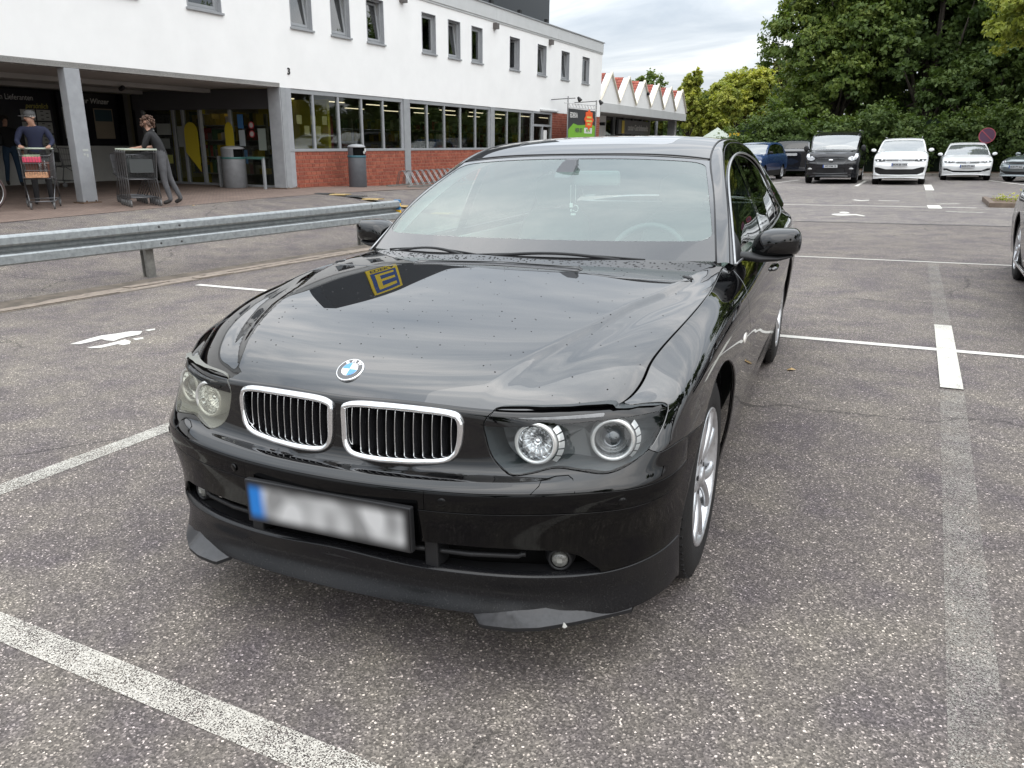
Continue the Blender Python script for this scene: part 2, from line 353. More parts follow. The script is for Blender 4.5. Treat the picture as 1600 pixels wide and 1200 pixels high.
def panel(name, V, F, mat_, parent, depth=.010, off=0., **k):
    V, F = compact(V, F); 
    if len(F) == 0: return None
    P, N = V[:, :3].copy(), V[:, 3:6]; N = N/np.maximum(np.linalg.norm(N, axis=1, keepdims=True), 1e-9); P = P+N*off
    E = np.concatenate([F[:, [0, 1]], F[:, [1, 2]], F[:, [2, 0]]]); key = np.sort(E, 1); uq, inv, cnt = np.unique(key, axis=0, return_inverse=True, return_counts=True)
    bd = E[cnt[inv.ravel()] == 1]; bi = np.unique(bd); mp_ = -np.ones(len(P), int); mp_[bi] = np.arange(len(bi))
    T = np.zeros_like(P); ev = P[bd[:, 1]]-P[bd[:, 0]]; ev /= np.maximum(np.linalg.norm(ev, axis=1, keepdims=True), 1e-9); tt = np.cross(ev, (N[bd[:, 0]]+N[bd[:, 1]])/2)
    np.add.at(T, bd[:, 0], tt); np.add.at(T, bd[:, 1], tt); T /= np.maximum(np.linalg.norm(T, axis=1, keepdims=True), 1e-9)
    n0 = len(P); A = P[bi]+T[bi]*.0009-N[bi]*.0016; B = P[bi]+T[bi]*.0012-N[bi]*depth; na = N[bi]*.6+T[bi]*.8; nb = T[bi]
    i, j = bd[:, 0], bd[:, 1]; ai, aj = n0+mp_[i], n0+mp_[j]; k_ = len(bi)
    Q = np.concatenate([np.stack([j, i, ai, aj], 1), np.stack([aj, ai, ai+k_, aj+k_], 1)])
    allV = np.concatenate([P, A, B]); allN = np.concatenate([N, na, nb]); allN /= np.maximum(np.linalg.norm(allN, axis=1, keepdims=True), 1e-9)
    me = bpy.data.meshes.new(name); me.from_pydata(allV.tolist(), [], F.tolist()+Q.tolist()); me.polygons.foreach_set('use_smooth', [True]*(len(F)+len(Q))); me.update()
    me.normals_split_custom_set_from_vertices(allN.tolist())
    return link(name, me, parent, mat_, **k)
def grid_cut(name, G, mat_, parent, keep, flip=False, depth=.008, off=0., **k):
    fr = np.arange(G.shape[0], dtype=float); V, F = tri_grid(G, np.arange(G.shape[1], dtype=float), fr, flip)
    for fn in keep: V, F = clip(V, F, fn(V)); 
    return panel(name, V, F, mat_, parent, depth, off, **k)

# ---- materials of the saloon
def paint(name, col, flake=.0, rough=.35, coat_rough=.004, dust=.0, metal=0., ior=2.1, cw=1.):
    m = bpy.data.materials.new(name); t, p = nodes(m); p.inputs['Base Color'].default_value = tuple(col)+(1,)
    p.inputs['Roughness'].default_value = rough; p.inputs['Metallic'].default_value = metal; p.inputs['Coat Weight'].default_value = cw; p.inputs['Coat IOR'].default_value = ior; p.inputs['Specular IOR Level'].default_value = .0
    co = t.nodes.new('ShaderNodeTexCoord'); n = t.nodes.new('ShaderNodeTexNoise'); n.inputs['Scale'].default_value = 9; n.inputs['Detail'].default_value = 8; t.links.new(co.outputs['Object'], n.inputs['Vector'])
    mr = t.nodes.new('ShaderNodeMapRange'); mr.inputs['From Min'].default_value = .35; mr.inputs['From Max'].default_value = .75; mr.inputs['To Min'].default_value = coat_rough; mr.inputs['To Max'].default_value = coat_rough+dust
    t.links.new(n.outputs['Fac'], mr.inputs[0]); sz = t.nodes.new('ShaderNodeSeparateXYZ'); t.links.new(co.outputs['Object'], sz.inputs[0]); md = t.nodes.new('ShaderNodeMapRange'); md.inputs['From Min'].default_value = .60; md.inputs['From Max'].default_value = .34; md.inputs['To Max'].default_value = .09; t.links.new(sz.outputs['Z'], md.inputs[0]); sm_ = t.nodes.new('ShaderNodeMath'); t.links.new(mr.outputs[0], sm_.inputs[0]); t.links.new(md.outputs[0], sm_.inputs[1]); t.links.new(sm_.outputs[0], p.inputs['Coat Roughness'])
    n2 = t.nodes.new('ShaderNodeTexNoise'); n2.inputs['Scale'].default_value = 260; n2.inputs['Detail'].default_value = 2; t.links.new(co.outputs['Object'], n2.inputs['Vector'])
    r2 = t.nodes.new('ShaderNodeMapRange'); r2.inputs['From Min'].default_value = .60; r2.inputs['From Max'].default_value = .72
    r2.inputs['To Min'].default_value = 0; r2.inputs['To Max'].default_value = flake; t.links.new(n2.outputs['Fac'], r2.inputs[0])
    mix = t.nodes.new('ShaderNodeMix'); mix.data_type = 'RGBA'; mix.inputs['A'].default_value = tuple(col)+(1,); mix.inputs['B'].default_value = (.34, .33, .31, 1)
    t.links.new(r2.outputs[0], mix.inputs['Factor']); t.links.new(mix.outputs['Result'], p.inputs['Base Color'])
    return m
M_PAINT = paint('black_paint', (.0018, .0018, .0022), flake=.006, rough=.4, dust=.012)
M_BUMP = paint('black_paint_darkened', (.0012, .0012, .0014), flake=.004, rough=.4, dust=.02, ior=1.5, cw=.62)  # same car paint, coat weakened to put a darker tone on the bumper
M_SOFT = paint('black_paint_subdued', (.0015, .0015, .0018), flake=.005, rough=.4, dust=.012, ior=1.6)  # same car paint, reflections reduced so nose, lamp lids and mirrors look darker
M_LIP = paint('dusty_black_paint', (.006, .006, .007), flake=.05, rough=.45, coat_rough=.08, dust=.14, ior=1.5, cw=.7)
M_TRIM = mat('black_trim', (.012, .012, .013), .5, spec=.35)
M_DARK = mat('dark_cavity', (.004, .004, .004), .8, spec=.1)
M_RUB = mat('tyre_rubber', (.013, .0125, .0125), .72, spec=.3, noise=(30, .25), bump=(160, .25))
M_CHROME = mat('chrome', (.86, .87, .88), .06, metal=1)
M_SATIN = mat('satin_metal', (.55, .56, .57), .28, metal=1)
M_ALLOY = mat('wheel_alloy', (.62, .63, .65), .30, metal=.85, coat=.5, noise=(40, .12))
M_GREY = mat('grey_plastic', (.10, .105, .11), .45)
M_SCREEN = glassy('windscreen_glass', (.66, .80, .75), refl=.09, haze=(.44, .57, .53), hazefac=.155)
M_SIDE = glassy('side_glass', (.10, .12, .11), refl=.03)
M_SIDE2 = glassy('door_glass', (.42, .50, .46), refl=.04)
M_LENS = glassy('lamp_lens', (.90, .92, .93), refl=.0)
M_LENSOLD = glassy('clouded_lamp_lens', (.80, .80, .74), refl=.0, haze=(.50, .49, .42), hazefac=.20)
M_CABIN = mat('cabin_grey', (.16, .18, .175), .75, noise=(20, .1))
M_CABINL = mat('cabin_light', (.50, .53, .50), .8)
M_BLUEB = mat('badge_blue', (.01, .22, .62), .25, coat=1); M_WHITE = mat('white_enamel', (.78, .78, .78), .25, coat=1)

CARM = Matrix.Identity(4)
car = empty('parked_car', (0, 1.6, 0), 'glossy black saloon in the foreground with twin chrome grilles and raindrops on its bonnet', 'car')
CROOT = car
car_off = empty('body_frame')   # replaced below: parts hang directly on the car
bpy.data.objects.remove(car_off)
car.location = (0, 0, 0)
SG, SU, SFR = shell()
SV, SF = tri_grid(SG, SU, SFR, flip=False); SV[:, 3:6] = SHELL_N[0].reshape(-1, 3)
if (SV[:, 3:6]*np.array([SV[:, 0], np.zeros(len(SV)), np.zeros(len(SV))]).T).sum() < 0: SV[:, 3:6] *= -1; SF = SF[:, ::-1]
HL = smooth_closed([(.421, .741), (.438, .765), (.465, .785), (.60, .785), (.715, .785), (.742, .770), (.800, .767), (.842, .757), (.846, .73), (.840, .70), (.821, .659), (.784, .631), (.738, .617), (.675, .624), (.61, .632), (.553, .619), (.495, .615), (.448, .648), (.427, .70)], 4)
ax = lambda V: np.abs(V[:, 0])
hl = lambda V: np.where(V[:, 1] < -.36, sdf_poly(HL, ax(V), V[:, 2]), -1.)
OPEN = rounded([(.0, .352), (.20, .345), (.40, .340), (.60, .335), (.71, .333), (.735, .334), (.68, .394), (.63, .414), (.52, .422), (.2, .423), (0, .425)], .012)
OPEN = np.concatenate([OPEN[1:-1], (OPEN[1:-1]*[-1, 1])[::-1]]); 
opn = lambda V: np.where(V[:, 1] < -.4, sdf_poly(OPEN, V[:, 0], V[:, 2]), -1.)
KID = smooth_closed([(.014, .70), (.014, .755), (.030, .770), (.075, .777), (.18, .778), (.28, .775), (.345, .768), (.366, .750), (.371, .72), (.366, .675), (.352, .645), (.322, .628), (.25, .619), (.14, .615), (.06, .619), (.028, .635), (.016, .66)], 4)
kid = lambda V: np.where(V[:, 1] < -.6, sdf_poly(KID, ax(V), V[:, 2]), -1.)
archF = lambda V: np.where(V[:, 1] < 1.5, np.hypot(V[:, 1]-.01, V[:, 2]-.345)-.408, 1.)
archR = lambda V: np.where(V[:, 1] > 1.5, np.hypot(V[:, 1]-2.99, V[:, 2]-.345)-.400, 1.)
arch = lambda V: np.where(ax(V) > .5, np.minimum(archF(V), archR(V)), 1.)
def seam_v(V):
    """lower edge of the front wing, as v over y: from the lamp back to the wheel arch"""
    return np.interp(V[:, 1], [-.64, -.585, -.563, -.49, -.31, -.2], [7.1, 7.1, 6.72, 6.70, 6.05, 6.0])
def doorline(V, base):
    return np.interp(V[:, 2], [.2, .30, .45, .74, .80, .865, .915, .95, 1.0], np.array([1.126, 1.126, .915, .649, .613, .602, .661, .706, .76])-.62+base)
LIPTOP = 2.0
def mk(name, cons, mat_=None, depth=.010, off=0., side=0, parent=None, **k):
    V, F = SV, SF
    if side: V, F = clip(V, F, side*V[:, 0]-.0)
    for c in cons: V, F = clip(V, F, c(V))
    return panel(name, V, F, mat_ or M_PAINT, parent or car, depth, off, **k)
g = .0022
yb = lambda V: V[:, 1]
y_ = lambda V: V[:, 1]
v_ = lambda V: V[:, 7]
mxm = np.maximum; mnm = np.minimum
nose = lambda V: .1-y_(V)
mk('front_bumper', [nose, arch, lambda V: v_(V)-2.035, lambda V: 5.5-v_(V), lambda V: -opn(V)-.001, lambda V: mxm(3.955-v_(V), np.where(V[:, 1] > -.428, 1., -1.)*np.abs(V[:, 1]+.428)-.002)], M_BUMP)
mk('bumper_top', [nose, arch, lambda V: v_(V)-5.04, lambda V: mxm(-.60-y_(V), (seam_v(V)-.035-v_(V))*.05), lambda V: mnm(-.43-y_(V), 1.), lambda V: -hl(V)-.0025, lambda V: -kid(V)-.001], M_SOFT)
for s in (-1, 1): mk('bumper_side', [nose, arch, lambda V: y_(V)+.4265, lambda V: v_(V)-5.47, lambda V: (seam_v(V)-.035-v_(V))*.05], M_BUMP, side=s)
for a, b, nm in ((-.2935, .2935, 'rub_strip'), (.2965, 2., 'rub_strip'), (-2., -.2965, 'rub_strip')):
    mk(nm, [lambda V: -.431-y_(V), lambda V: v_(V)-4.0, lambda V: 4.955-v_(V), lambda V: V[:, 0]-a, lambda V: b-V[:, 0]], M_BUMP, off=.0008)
lip = mk('front_spoiler', [nose, arch, lambda V: v_(V)-.0, lambda V: 1.965-v_(V)], M_LIP, depth=.03, off=.002, label='dusty black spoiler lip, chipped at the lower edge')
for s in (-1, 1):
    mk('front_wing', [lambda V: y_(V)+.62, arch, lambda V: -hl(V)-.0025, lambda V: (v_(V)-seam_v(V)-.035)*.05, lambda V: doorline(V, .613)-y_(V)], side=s) if 0 else None
    fw_ = mk('front_wing', [lambda V: s*V[:, 0]-.722, lambda V: y_(V)+.62, arch, lambda V: -hl(V)-.0025, lambda V: np.where(y_(V) < .10, (v_(V)-seam_v(V)-.035)*.05, .5), lambda V: np.where(y_(V) >= -.05, 1., (v_(V)-5.)*1.), lambda V: np.where((y_(V) < .10) & (v_(V) < 5.5), -1., 1.), lambda V: v_(V)-1.10, lambda V: doorline(V, .613)-y_(V)], side=s)
    mk('front_door', [lambda V: y_(V)-doorline(V, .6195), lambda V: v_(V)-1.12, lambda V: 1.718-y_(V)], side=s)
    mk('rear_door', [lambda V: y_(V)-1.7225, lambda V: v_(V)-1.12, lambda V: 2.78-y_(V)-.25*(V[:, 2]-.7), arch], side=s)
    mk('sill', [lambda V: y_(V)-.2, lambda V: 1.08-v_(V), lambda V: 3.0-y_(V), arch], side=s)
    mk('rear_wing', [lambda V: y_(V)+.25*(V[:, 2]-.7)-2.7845, arch, lambda V: mxm(3.7-y_(V), (v_(V)-5.2)*.2)], side=s)
mk('rear_bumper', [lambda V: y_(V)-3.704, lambda V: 5.15-v_(V)])
# front wheel-arch lips and repeater lamps
for s in (-1, 1):
    for cy, R in ((.01, .409), (2.99, .401)):
        b = MB(); pts = []
        for i in range(37):
            t = math.radians(-25+230*i/36); yy, zz = cy+R*math.cos(t), .345+R*math.sin(t)
            col = np.argmin(np.abs(SG[40, :, 1]-yy)+10*(SG[40, :, 0]*s < .5)); j = np.argmin(np.abs(SG[:, col, 2]-zz)); pts.append((SG[j, col, 0]-s*.004, yy, zz))
        b.tube(pts, .005, 6); b.build('arch_lip', M_PAINT, car)
    b = MB(); b.smooth = True
    c0 = Vector((s*.9345, .50, .728)); 
    b.lathe([(.001, .006), (.5, .0055), (.85, .004), (1, -.004)], 20, Matrix.Translation(c0)@Matrix(((0, 0, s, 0), (.052, 0, 0, 0), (0, .022, 0, 0), (0, 0, 0, 1))))
    b.build('repeater_lamp', mat('repeater_lens', (.75, .72, .66), .12, coat=1), car)
# ------------------------------------------------------------------ bonnet
A9 = np.array(LV[-1]); full9 = np.concatenate([(A9[1:]*[-1, 1, 1])[::-1], A9]); t5 = np.array(LV[5]); f5 = np.concatenate([(t5[1:]*[-1, 1, 1])[::-1], t5]); tt_ = np.r_[0, np.cumsum(np.linalg.norm(np.diff(f5, axis=0), axis=1))]
mid = (len(tt_)-1)//2; dense = cspline(tt_, full9, np.linspace(tt_[mid], tt_[mid+13], 1500))
iP = np.argmin(np.abs(dense[:, 0]-.728)+(dense[:, 1] > -.5)*9); iK = np.argmax(dense[:, 1] > .665)
front_e = dense[:iP+1]; side_e = dense[iP:iK+1]
def resample(C, n, dist=None):
    d = np.r_[0, np.cumsum(np.linalg.norm(np.diff(C, axis=0), axis=1))]; t = (np.linspace(0, 1, n) if dist is None else dist)*d[-1]
    return np.stack([np.interp(t, d, C[:, k]) for k in range(3)], 1)
NR, NC = 90, 70
tr = np.linspace(0, 1, NR); sd_ = resample(side_e, NR, tr)
zk = np.array([(-.790, .782), (-.772, .806), (-.736, .831), (-.66, .857), (-.5, .890), (-.3, .921), (-.1, .946), (.1, .969), (.3, .990), (.46, 1.004)])
dz = np.r_[0, np.cumsum(np.hypot(*np.diff(zk, axis=0).T))]; cz = cspline(dz, zk, tr**1.12*dz[-1])
fe = resample(front_e, 400); wx = np.linspace(0, 1, NC)
fy = np.interp(wx*fe[-1, 0], fe[:, 0], fe[:, 1]); fz = np.interp(wx*fe[-1, 0], fe[:, 0], fe[:, 2])
RX = np.array([-.78, -.774, -.625, -.484, -.319, -.09, .064, .305, .7]); RV = np.array([.40, .404, .484, .545, .608, .666, .725, .777, .80])
def sst(t): t = np.clip(t, 0, 1); return t*t*(3-2*t)
H = np.zeros((NR, NC, 3))
for i in range(NR):
    t = tr[i]; yc, zc = cz[i]; ys, zs = sd_[i, 1], sd_[i, 2]
    gy0 = (fy-fy[0])/(fy[-1]-fy[0]); gy1 = wx**2.1; k = (1-t)**1.5; gy = gy0*k+gy1*(1-k)
    y = yc+(ys-yc)*gy; G_ = .45*wx**2+.55*wx**5
    z = zc+(zs-zc)*G_; kz = np.exp(-t/.05); lin0 = fz[0]+(fz[-1]-fz[0])*G_; z = z+kz*(fz-lin0)
    # front edge rounds over quickly behind the lamps and grilles
    e = 1-np.exp(-t/.055); roundup = .020*wx**2*(1-wx**8)*(e-t*.9)*1.6; z = z+np.maximum(roundup, 0)*(1-kz)
    xr = np.interp(y, RX, RV); x = wx*sd_[i, 0]
    fade = sst(t/.16)*(1-sst((t-.80)/.2)*.55)
    z = z+fade*(.0125*sst((xr-x)/.034)-.0040*np.exp(-((x-xr-.045)/.03)**2))
    H[i, :, 0] = x; H[i, :, 1] = y; H[i, :, 2] = z
Hf = np.concatenate([H[:, 1:][:, ::-1]*[-1, 1, 1], H], 1)
def slot(V, cx=0., cy=.297, L=.352, r=.030, k=.10):
    x = V[:, 0]; y = V[:, 1]-(cy+.055*(1-(x/.36)**2)*0-.0*x); y = y+.10*(x/.36)**2*.3
    d = np.hypot(np.maximum(np.abs(x)-L+r, 0), y); return d-r
gap_in = lambda V: (NC-1)-np.abs(V[:, 6]-(NC-1))-.66
hood = grid_cut('bonnet', Hf, M_PAINT, car, [slot, gap_in, lambda V: V[:, 7]-.04], depth=.007)
def hz(x, y):
    d = (Hf[:, :, 0]-x)**2+(Hf[:, :, 1]-y)**2; i, j = np.unravel_index(np.argmin(d), d.shape); p = Hf[i, j]
    gu = Hf[i, min(j+1, Hf.shape[1]-1)]-Hf[i, j-1]; gv = Hf[min(i+1, NR-1), j]-Hf[max(i-1, 0), j]; n = np.cross(gu, gv); n /= np.linalg.norm(n); n = n if n[2] > 0 else -n
    return p[2]-(n[0]*(x-p[0])+n[1]*(y-p[1]))/n[2], n
# air intake grille in the bonnet: louvres across a dark slot
b = MB()
for k, yy in enumerate((.272, .283, .294, .305, .316)):
    pts = []
    for i in range(25):
        x = -.335+.67*i/24; yv = yy-.03*(x/.36)**2; z, n = hz(x, yv); pts.append((x, yv, z-.004-.001*k))
    b.tube(pts, .0034, 6)
vent = b.build('intake_louvre', mat('louvre_grey', (.05, .05, .055), .4), car)
b = MB(); n_ = 30
for i in range(n_):
    x0 = -.352+.704*i/n_; x1 = x0+.704/n_; z = hz((x0+x1)/2, .29)[0]; yy = -.03*((x0+x1)/.72)**2
    b.box(x0, x1, .250+yy, .345+yy, z-.03, z-.020)
b.build('intake_tray', M_DARK, car)
# bead round the intake slot
b = MB(); pts = []
for i in range(64):
    t = 2*math.pi*i/64; cx_ = math.copysign(.322, math.cos(t)) if abs(math.cos(t)) > 1e-6 else 0; x = cx_+.034*math.cos(t); y = .297+.034*math.sin(t)-.03*(x/.36)**2
    z, n = hz(x, y); pts.append((x, y, z+.0008))
b.tube(pts, .0026, 6, closed=True); b.build('intake_surround', M_PAINT, car)
for s in (-1, 1):      # raised step and washer nozzle at the rear corner of the bonnet
    b = MB(); pts = [(.36, .235), (.46, .20), (.60, .205), (.71, .235), (.745, .265), (.752, .31), (.74, .345)]
    pts = [(a, c) for a, c in cspline(np.arange(7.), np.array(pts), np.linspace(0, 6, 40))]
    for k_, (dx, hgt) in enumerate(((0, 1),)):
        b.tube([(s*a, c, hz(s*a, c)[0]-.0022) for a, c in pts], [.0015+.0030*sst(i/6)*(1-.2*sst((i-34)/6)) for i in range(40)], 8)
    b.build('bonnet_step', M_PAINT, car)
    b = MB(); b.smooth = True; z, n = hz(s*.742, .305)
    b.lathe([(.016, -.002), (.014, .002), (.010, .004), (.001, .005)], 16, Matrix.Translation((s*.742, .305, z))@Vector(n).to_track_quat('Z', 'Y').to_matrix().to_4x4()@Matrix.Diagonal((.7, 1.5, 1, 1)))
    b.build('washer_nozzle', M_TRIM, car)
# bonnet roundel
z, n = hz(0, -.736); RM = frame_mat((0, -.7355, z+.001), (1, 0, 0), np.cross(n, (1, 0, 0)))
b = MB(); b.smooth = True; b.lathe([(.0415, -.003), (.0415, .002), (.039, .0045), (.038, .0040)], 40, RM); rd = b.build('badge', M_CHROME, car)
b = MB(); b.lathe([(.038, .0), (.038, .0042), (.001, .0042)], 40, RM); b.build('badge_ring', mat('badge_black', (.012, .012, .014), .15, coat=1), rd)
b = MB(); b.lathe([(.0245, .0), (.0245, .0050), (.001, .0050)], 32, RM); b.build('badge_rim', M_CHROME, rd)
for q in range(4):
    b = MB(); pl = [(0, 0)]+[(.0232*math.cos(math.radians(90*q+a)), .0232*math.sin(math.radians(90*q+a))) for a in range(0, 91, 10)]
    b.prism(pl, .0048, .0058, RM); b.build('badge_quarter', M_WHITE if q in (0, 2) else M_BLUEB, rd)
for ch, a in (('B', 38), ('M', 0), ('W', -40)):
    text_mesh(ch, .0175, M_WHITE, 'badge_letter', RM@Matrix.Rotation(math.radians(a), 4, 'Z')@Matrix.Translation((0, .0312, .0046)), rd, bold=True, ext=.0004)
# ------------------------------------------------------------------ kidney grilles
def front_y(x, z, lo=5.5, hi=9.):
    """y of the nose skin at (x, z)"""
    sel = (SFR > lo) & (SFR < hi); g_ = SG[sel]; col = np.argmin(np.abs(g_[len(g_)//2, :, 0]-x)+10*(g_[len(g_)//2, :, 1] > -.3)); c = g_[:, col]; o = np.argsort(c[:, 2]); return np.interp(z, c[o, 2], c[o, 1])
def ring_band(name, poly, y_of, w, proud, mat_, parent, s, back=.03):
    """rounded chrome frame following a closed outline on the nose"""
    P = np.array(poly); n = len(P); c = P.mean(0); tn = np.roll(P, -1, 0)-np.roll(P, 1, 0); tn /= np.linalg.norm(tn, axis=1, keepdims=True)
    area = 0.5*np.sum(P[:, 0]*np.roll(P[:, 1], -1)-np.roll(P[:, 0], -1)*P[:, 1]); nn = np.stack([-tn[:, 1], tn[:, 0]], 1)*(1 if area > 0 else -1)
    prof = [(.0, back), (.0, .0), (.08, -proud*.6), (.25, -proud*.95), (.5, -proud), (.75, -proud*.92), (.95, -proud*.5), (1., .01), (1., back)]
    G = np.zeros((len(prof), n, 3))
    for k, (a, d) in enumerate(prof):
        q = P+nn*(w*a); 
        for i in range(n): G[k, i] = (s*q[i, 0], y_of(q[i, 0], q[i, 1])+d, q[i, 1])
    o = grid_mesh(name, G, mat_, parent, closed_u=True, flip=(s < 0)); return o
for s in (-1, 1):
    k0 = rounded(KID, .001, 1)
    kf = ring_band('grille_frame', KID, lambda x, z: front_y(x, z)-.003, .0175, .011, M_CHROME, car, s, back=.02)
    b = MB(); cx_ = KID.mean(0)
    inner = KID
    def span(x):
        zs = []
        for i in range(len(KID)):
            p, q = KID[i], KID[(i+1) % len(KID)]
            if (p[0] > x) != (q[0] > x): zs.append(p[1]+(x-p[0])/(q[0]-p[0])*(q[1]-p[1]))
        return min(zs), max(zs)
    for i in range(12):
        x = .040+.0265*i; z0, z1 = span(x); z0 += .012; z1 -= .012
        bb = MB(); m_ = 9; vs = []; 
        for j in range(m_):
            z = z0+(z1-z0)*j/(m_-1); y = front_y(x, z)+.012+.006*(1-4*(j/(m_-1)-.5)**2)*-1
            for dx, dy in ((-.0012, 0), (.0012, 0), (.0034, .030), (-.0034, .030)): vs.append((s*(x+dx), y+dy, z))
        fs = [(j*4+a, j*4+(a+1) % 4, (j+1)*4+(a+1) % 4, (j+1)*4+a) for j in range(m_-1) for a in range(4)]
        bb.add(vs, fs); bb.build('grille_bar', M_SATIN2 if 0 else mat('grille_bar_black', (.02, .02, .022), .22, coat=.6), kf)
        e = MB(); e.tube([(s*x, front_y(x, z0+(z1-z0)*j/8)+.0105-.006*(1-4*(j/8-.5)**2), z0+(z1-z0)*j/8) for j in range(9)], .0015, 5); e.build('bar_edge', mat('bar_silver', (.62, .62, .62), .25, metal=1), kf)
    b = MB(); b.prism([(s*p[0], p[1]) for p in KID[::2]], 0, .01, Matrix(((1, 0, 0, 0), (0, 0, 1, -.735), (0, 1, 0, 0), (0, 0, 0, 1)))); b.build('grille_backing', M_DARK, car)
# ------------------------------------------------------------------ headlamps
def lamp_surface(s, off, name, mat_, cons, depth=.004, parent=car):
    V, F = clip(SV, SF, s*SV[:, 0]-.3)
    for c in cons: V, F = clip(V, F, c(V))
    return panel(name, V, F, mat_, parent, depth, off)
def fpt(x, z): return np.array([x, front_y(x, z, 5.2, 9.), z])
for s in (-1, 1):
    lensm = M_LENS if s > 0 else M_LENSOLD
    hlobj = lamp_surface(s, -.001, 'headlamp', lensm, [lambda V: hl(V)-.0005], .01)
    # housing bucket
    b = MB(); P = HL; n = len(P); c = P.mean(0); ringA = []; ringB = []
    for p in P:
        yy = front_y(p[0], min(p[1], .765), 5.2, 9.); ringA.append((s*p[0], yy+.006, p[1])); q = c+(p-c)*.93; ringB.append((s*q[0], yy+.085-.10*(q[0]-.42)*0, q[1]))
    cen = (s*c[0], -.60, c[1]); b.add(ringA+ringB+[cen], [(i, (i+1) % n, n+(i+1) % n, n+i) for i in range(n)]+[(n+i, n+(i+1) % n, 2*n) for i in range(n)])
    b.build('lamp_housing', mat('lamp_housing_grey', (.055, .063, .066), .3) if s > 0 else mat('lamp_housing_pale', (.16, .16, .14), .4), hlobj)
    # eyebrow indicator and painted lid above the two round lamps
    lid = lamp_surface(s, .0012, 'lamp_lid', M_SOFT, [lambda V: hl(V)-.0030, lambda V: V[:, 2]-(.7335+.012*sst((ax(V)-.46)/.3)), lambda V: -sdf_poly(rounded([(.452, .750), (.470, .7565), (.712, .7625), (.712, .7485), (.50, .7440)], .004), ax(V), V[:, 2])-.0], .006, hlobj)
    lamp_surface(s, .0006, 'indicator_lens', mat('indicator_clear', (.13, .135, .14), .15, coat=1, noise=(60, .3)), [lambda V: sdf_poly(rounded([(.452, .750), (.470, .7565), (.712, .7625), (.712, .7485), (.50, .7440)], .004), ax(V), V[:, 2])-.001], .006, hlobj)
    for (lx, lz, R, kind) in ((.550, .687, .0545, 'r'), (.728, .684, .0560, 'p')):
        c0 = fpt(lx, lz); nrm = Vector((s*(.10 if kind == 'r' else .34), -1, .05)).normalized(); LM = Matrix.Translation((0, 0, 0))@frame_mat((s*c0[0], c0[1]+(.022 if kind == 'r' else .030), c0[2]), Vector((1, 0, 0))-nrm*nrm.x, nrm.cross(Vector((1, 0, 0))))
        b = MB(); b.smooth = True; b.lathe([(R*.84, -.02), (R*.87, .010), (R*.97, .015), (R*1.07, .008), (R*1.08, -.03)], 36, LM, cap=False)
        b.build('lamp_ring', mat('angel_ring', (.66, .66, .64), .22, metal=.55, coat=1), hlobj)
        b = MB(); b.smooth = True; b.lathe([(R*.84, .008), (R*.80, -.002), (R*.76, -.012), (R*.72, -.018)], 36, LM, cap=False); b.build('lamp_trim', M_CHROME, hlobj)
        b = MB(); b.lathe([(R*.76, -.010), (R*.70, -.022), (R*.5, -.034), (R*.25, -.042), (.004, -.044)] if kind == 'r' else [(R*.76, -.012), (R*.66, -.020), (R*.60, -.022)], 16 if kind == 'r' else 36, LM, cap=False)
        b.build('reflector', mat('reflector_chrome', (.88, .88, .87), .22, metal=.85), hlobj)
        if kind == 'p':
            b = MB(); b.smooth = True; b.lathe([(R*.62, -.024), (R*.56, -.012), (R*.42, .0), (R*.22, .008), (.001, .011)], 32, LM); b.build('projector_lens', mat('projector_glass', (.03, .035, .04), .02, coat=1, spec=1.), hlobj)
        else:
            b = MB()
            for q in range(14):
                a = 2*math.pi*q/14; b.tube([LM@Vector((R*.22*math.cos(a), R*.22*math.sin(a), -.036)), LM@Vector((R*.72*math.cos(a+.1), R*.72*math.sin(a+.1), -.012))], .0016, 5)
            b.smooth = True; b.lathe([(.011, -.04), (.011, -.016), (.008, -.010), (.001, -.008)], 16, LM); b.build('bulb_cap', M_CHROME, hlobj)
        b = MB()     # ribbed chrome side segments
        for q in range(5):
            a0 = math.radians(-44+18*q)*1; a1 = a0+math.radians(15)
            pts = []
            for a in (a0, (a0+a1)/2, a1): 
                for rr, zz in ((R*1.14, .004), (R*1.36, -.012)): pts.append(LM@Vector((rr*math.cos(a)*s, rr*math.sin(a), zz)))
            b.add(pts, [(0, 1, 3, 2), (2, 3, 5, 4)])
        b.build('lamp_segment', mat('segment_silver', (.80, .80, .78), .3, metal=.4), hlobj)
# ------------------------------------------------------------------ lower front: air opening, fog lamps, plate, splitter flaps
def low_y(x): return float(np.interp(abs(x), [0, .2, .4, .57, .70, .79, .85], [-.88, -.872, -.846, -.796, -.722, -.625, -.52]))
def sheet_along(xs, yfun, z0, z1, b, th=.004):
    vs = []; 
    for x in xs: vs += [(x, yfun(x), z0), (x, yfun(x), z1), (x, yfun(x)+th, z1), (x, yfun(x)+th, z0)]
    fs = [(i*4+a, i*4+(a+1) % 4, (i+1)*4+(a+1) % 4, (i+1)*4+a) for i in range(len(xs)-1) for a in range(4)]; b.add(vs, fs)
xs = np.linspace(-.76, .76, 61)
b = MB(); sheet_along(xs, lambda x: low_y(x)+.075+.10*abs(x), .29, .47, b); b.build('opening_backing', M_DARK, car)
b = MB(); sheet_along(xs, lambda x: low_y(x)+.006, .325, .331, b, .08); b.build('opening_shelf', M_TRIM, car)
for s, (xa, xb) in ((0, (-.24, .275)), (1, (.315, .545)), (-1, (-.545, -.315))):
    b = MB(); xx = np.linspace(xa, xb, 25); b.tube([(x, low_y(x)+.022, .388+.0*x+(.006 if s and abs(x) > .53 else 0)) for x in xx], .0075, 8); b.build('opening_bar', M_TRIM, car)
for x in (-.295, .295):
    b = MB(); b.box(x-.020, x+.020, low_y(x)+.012, low_y(x)+.08, .335, .428); b.build('opening_strut', M_TRIM, car, bevel=.004)
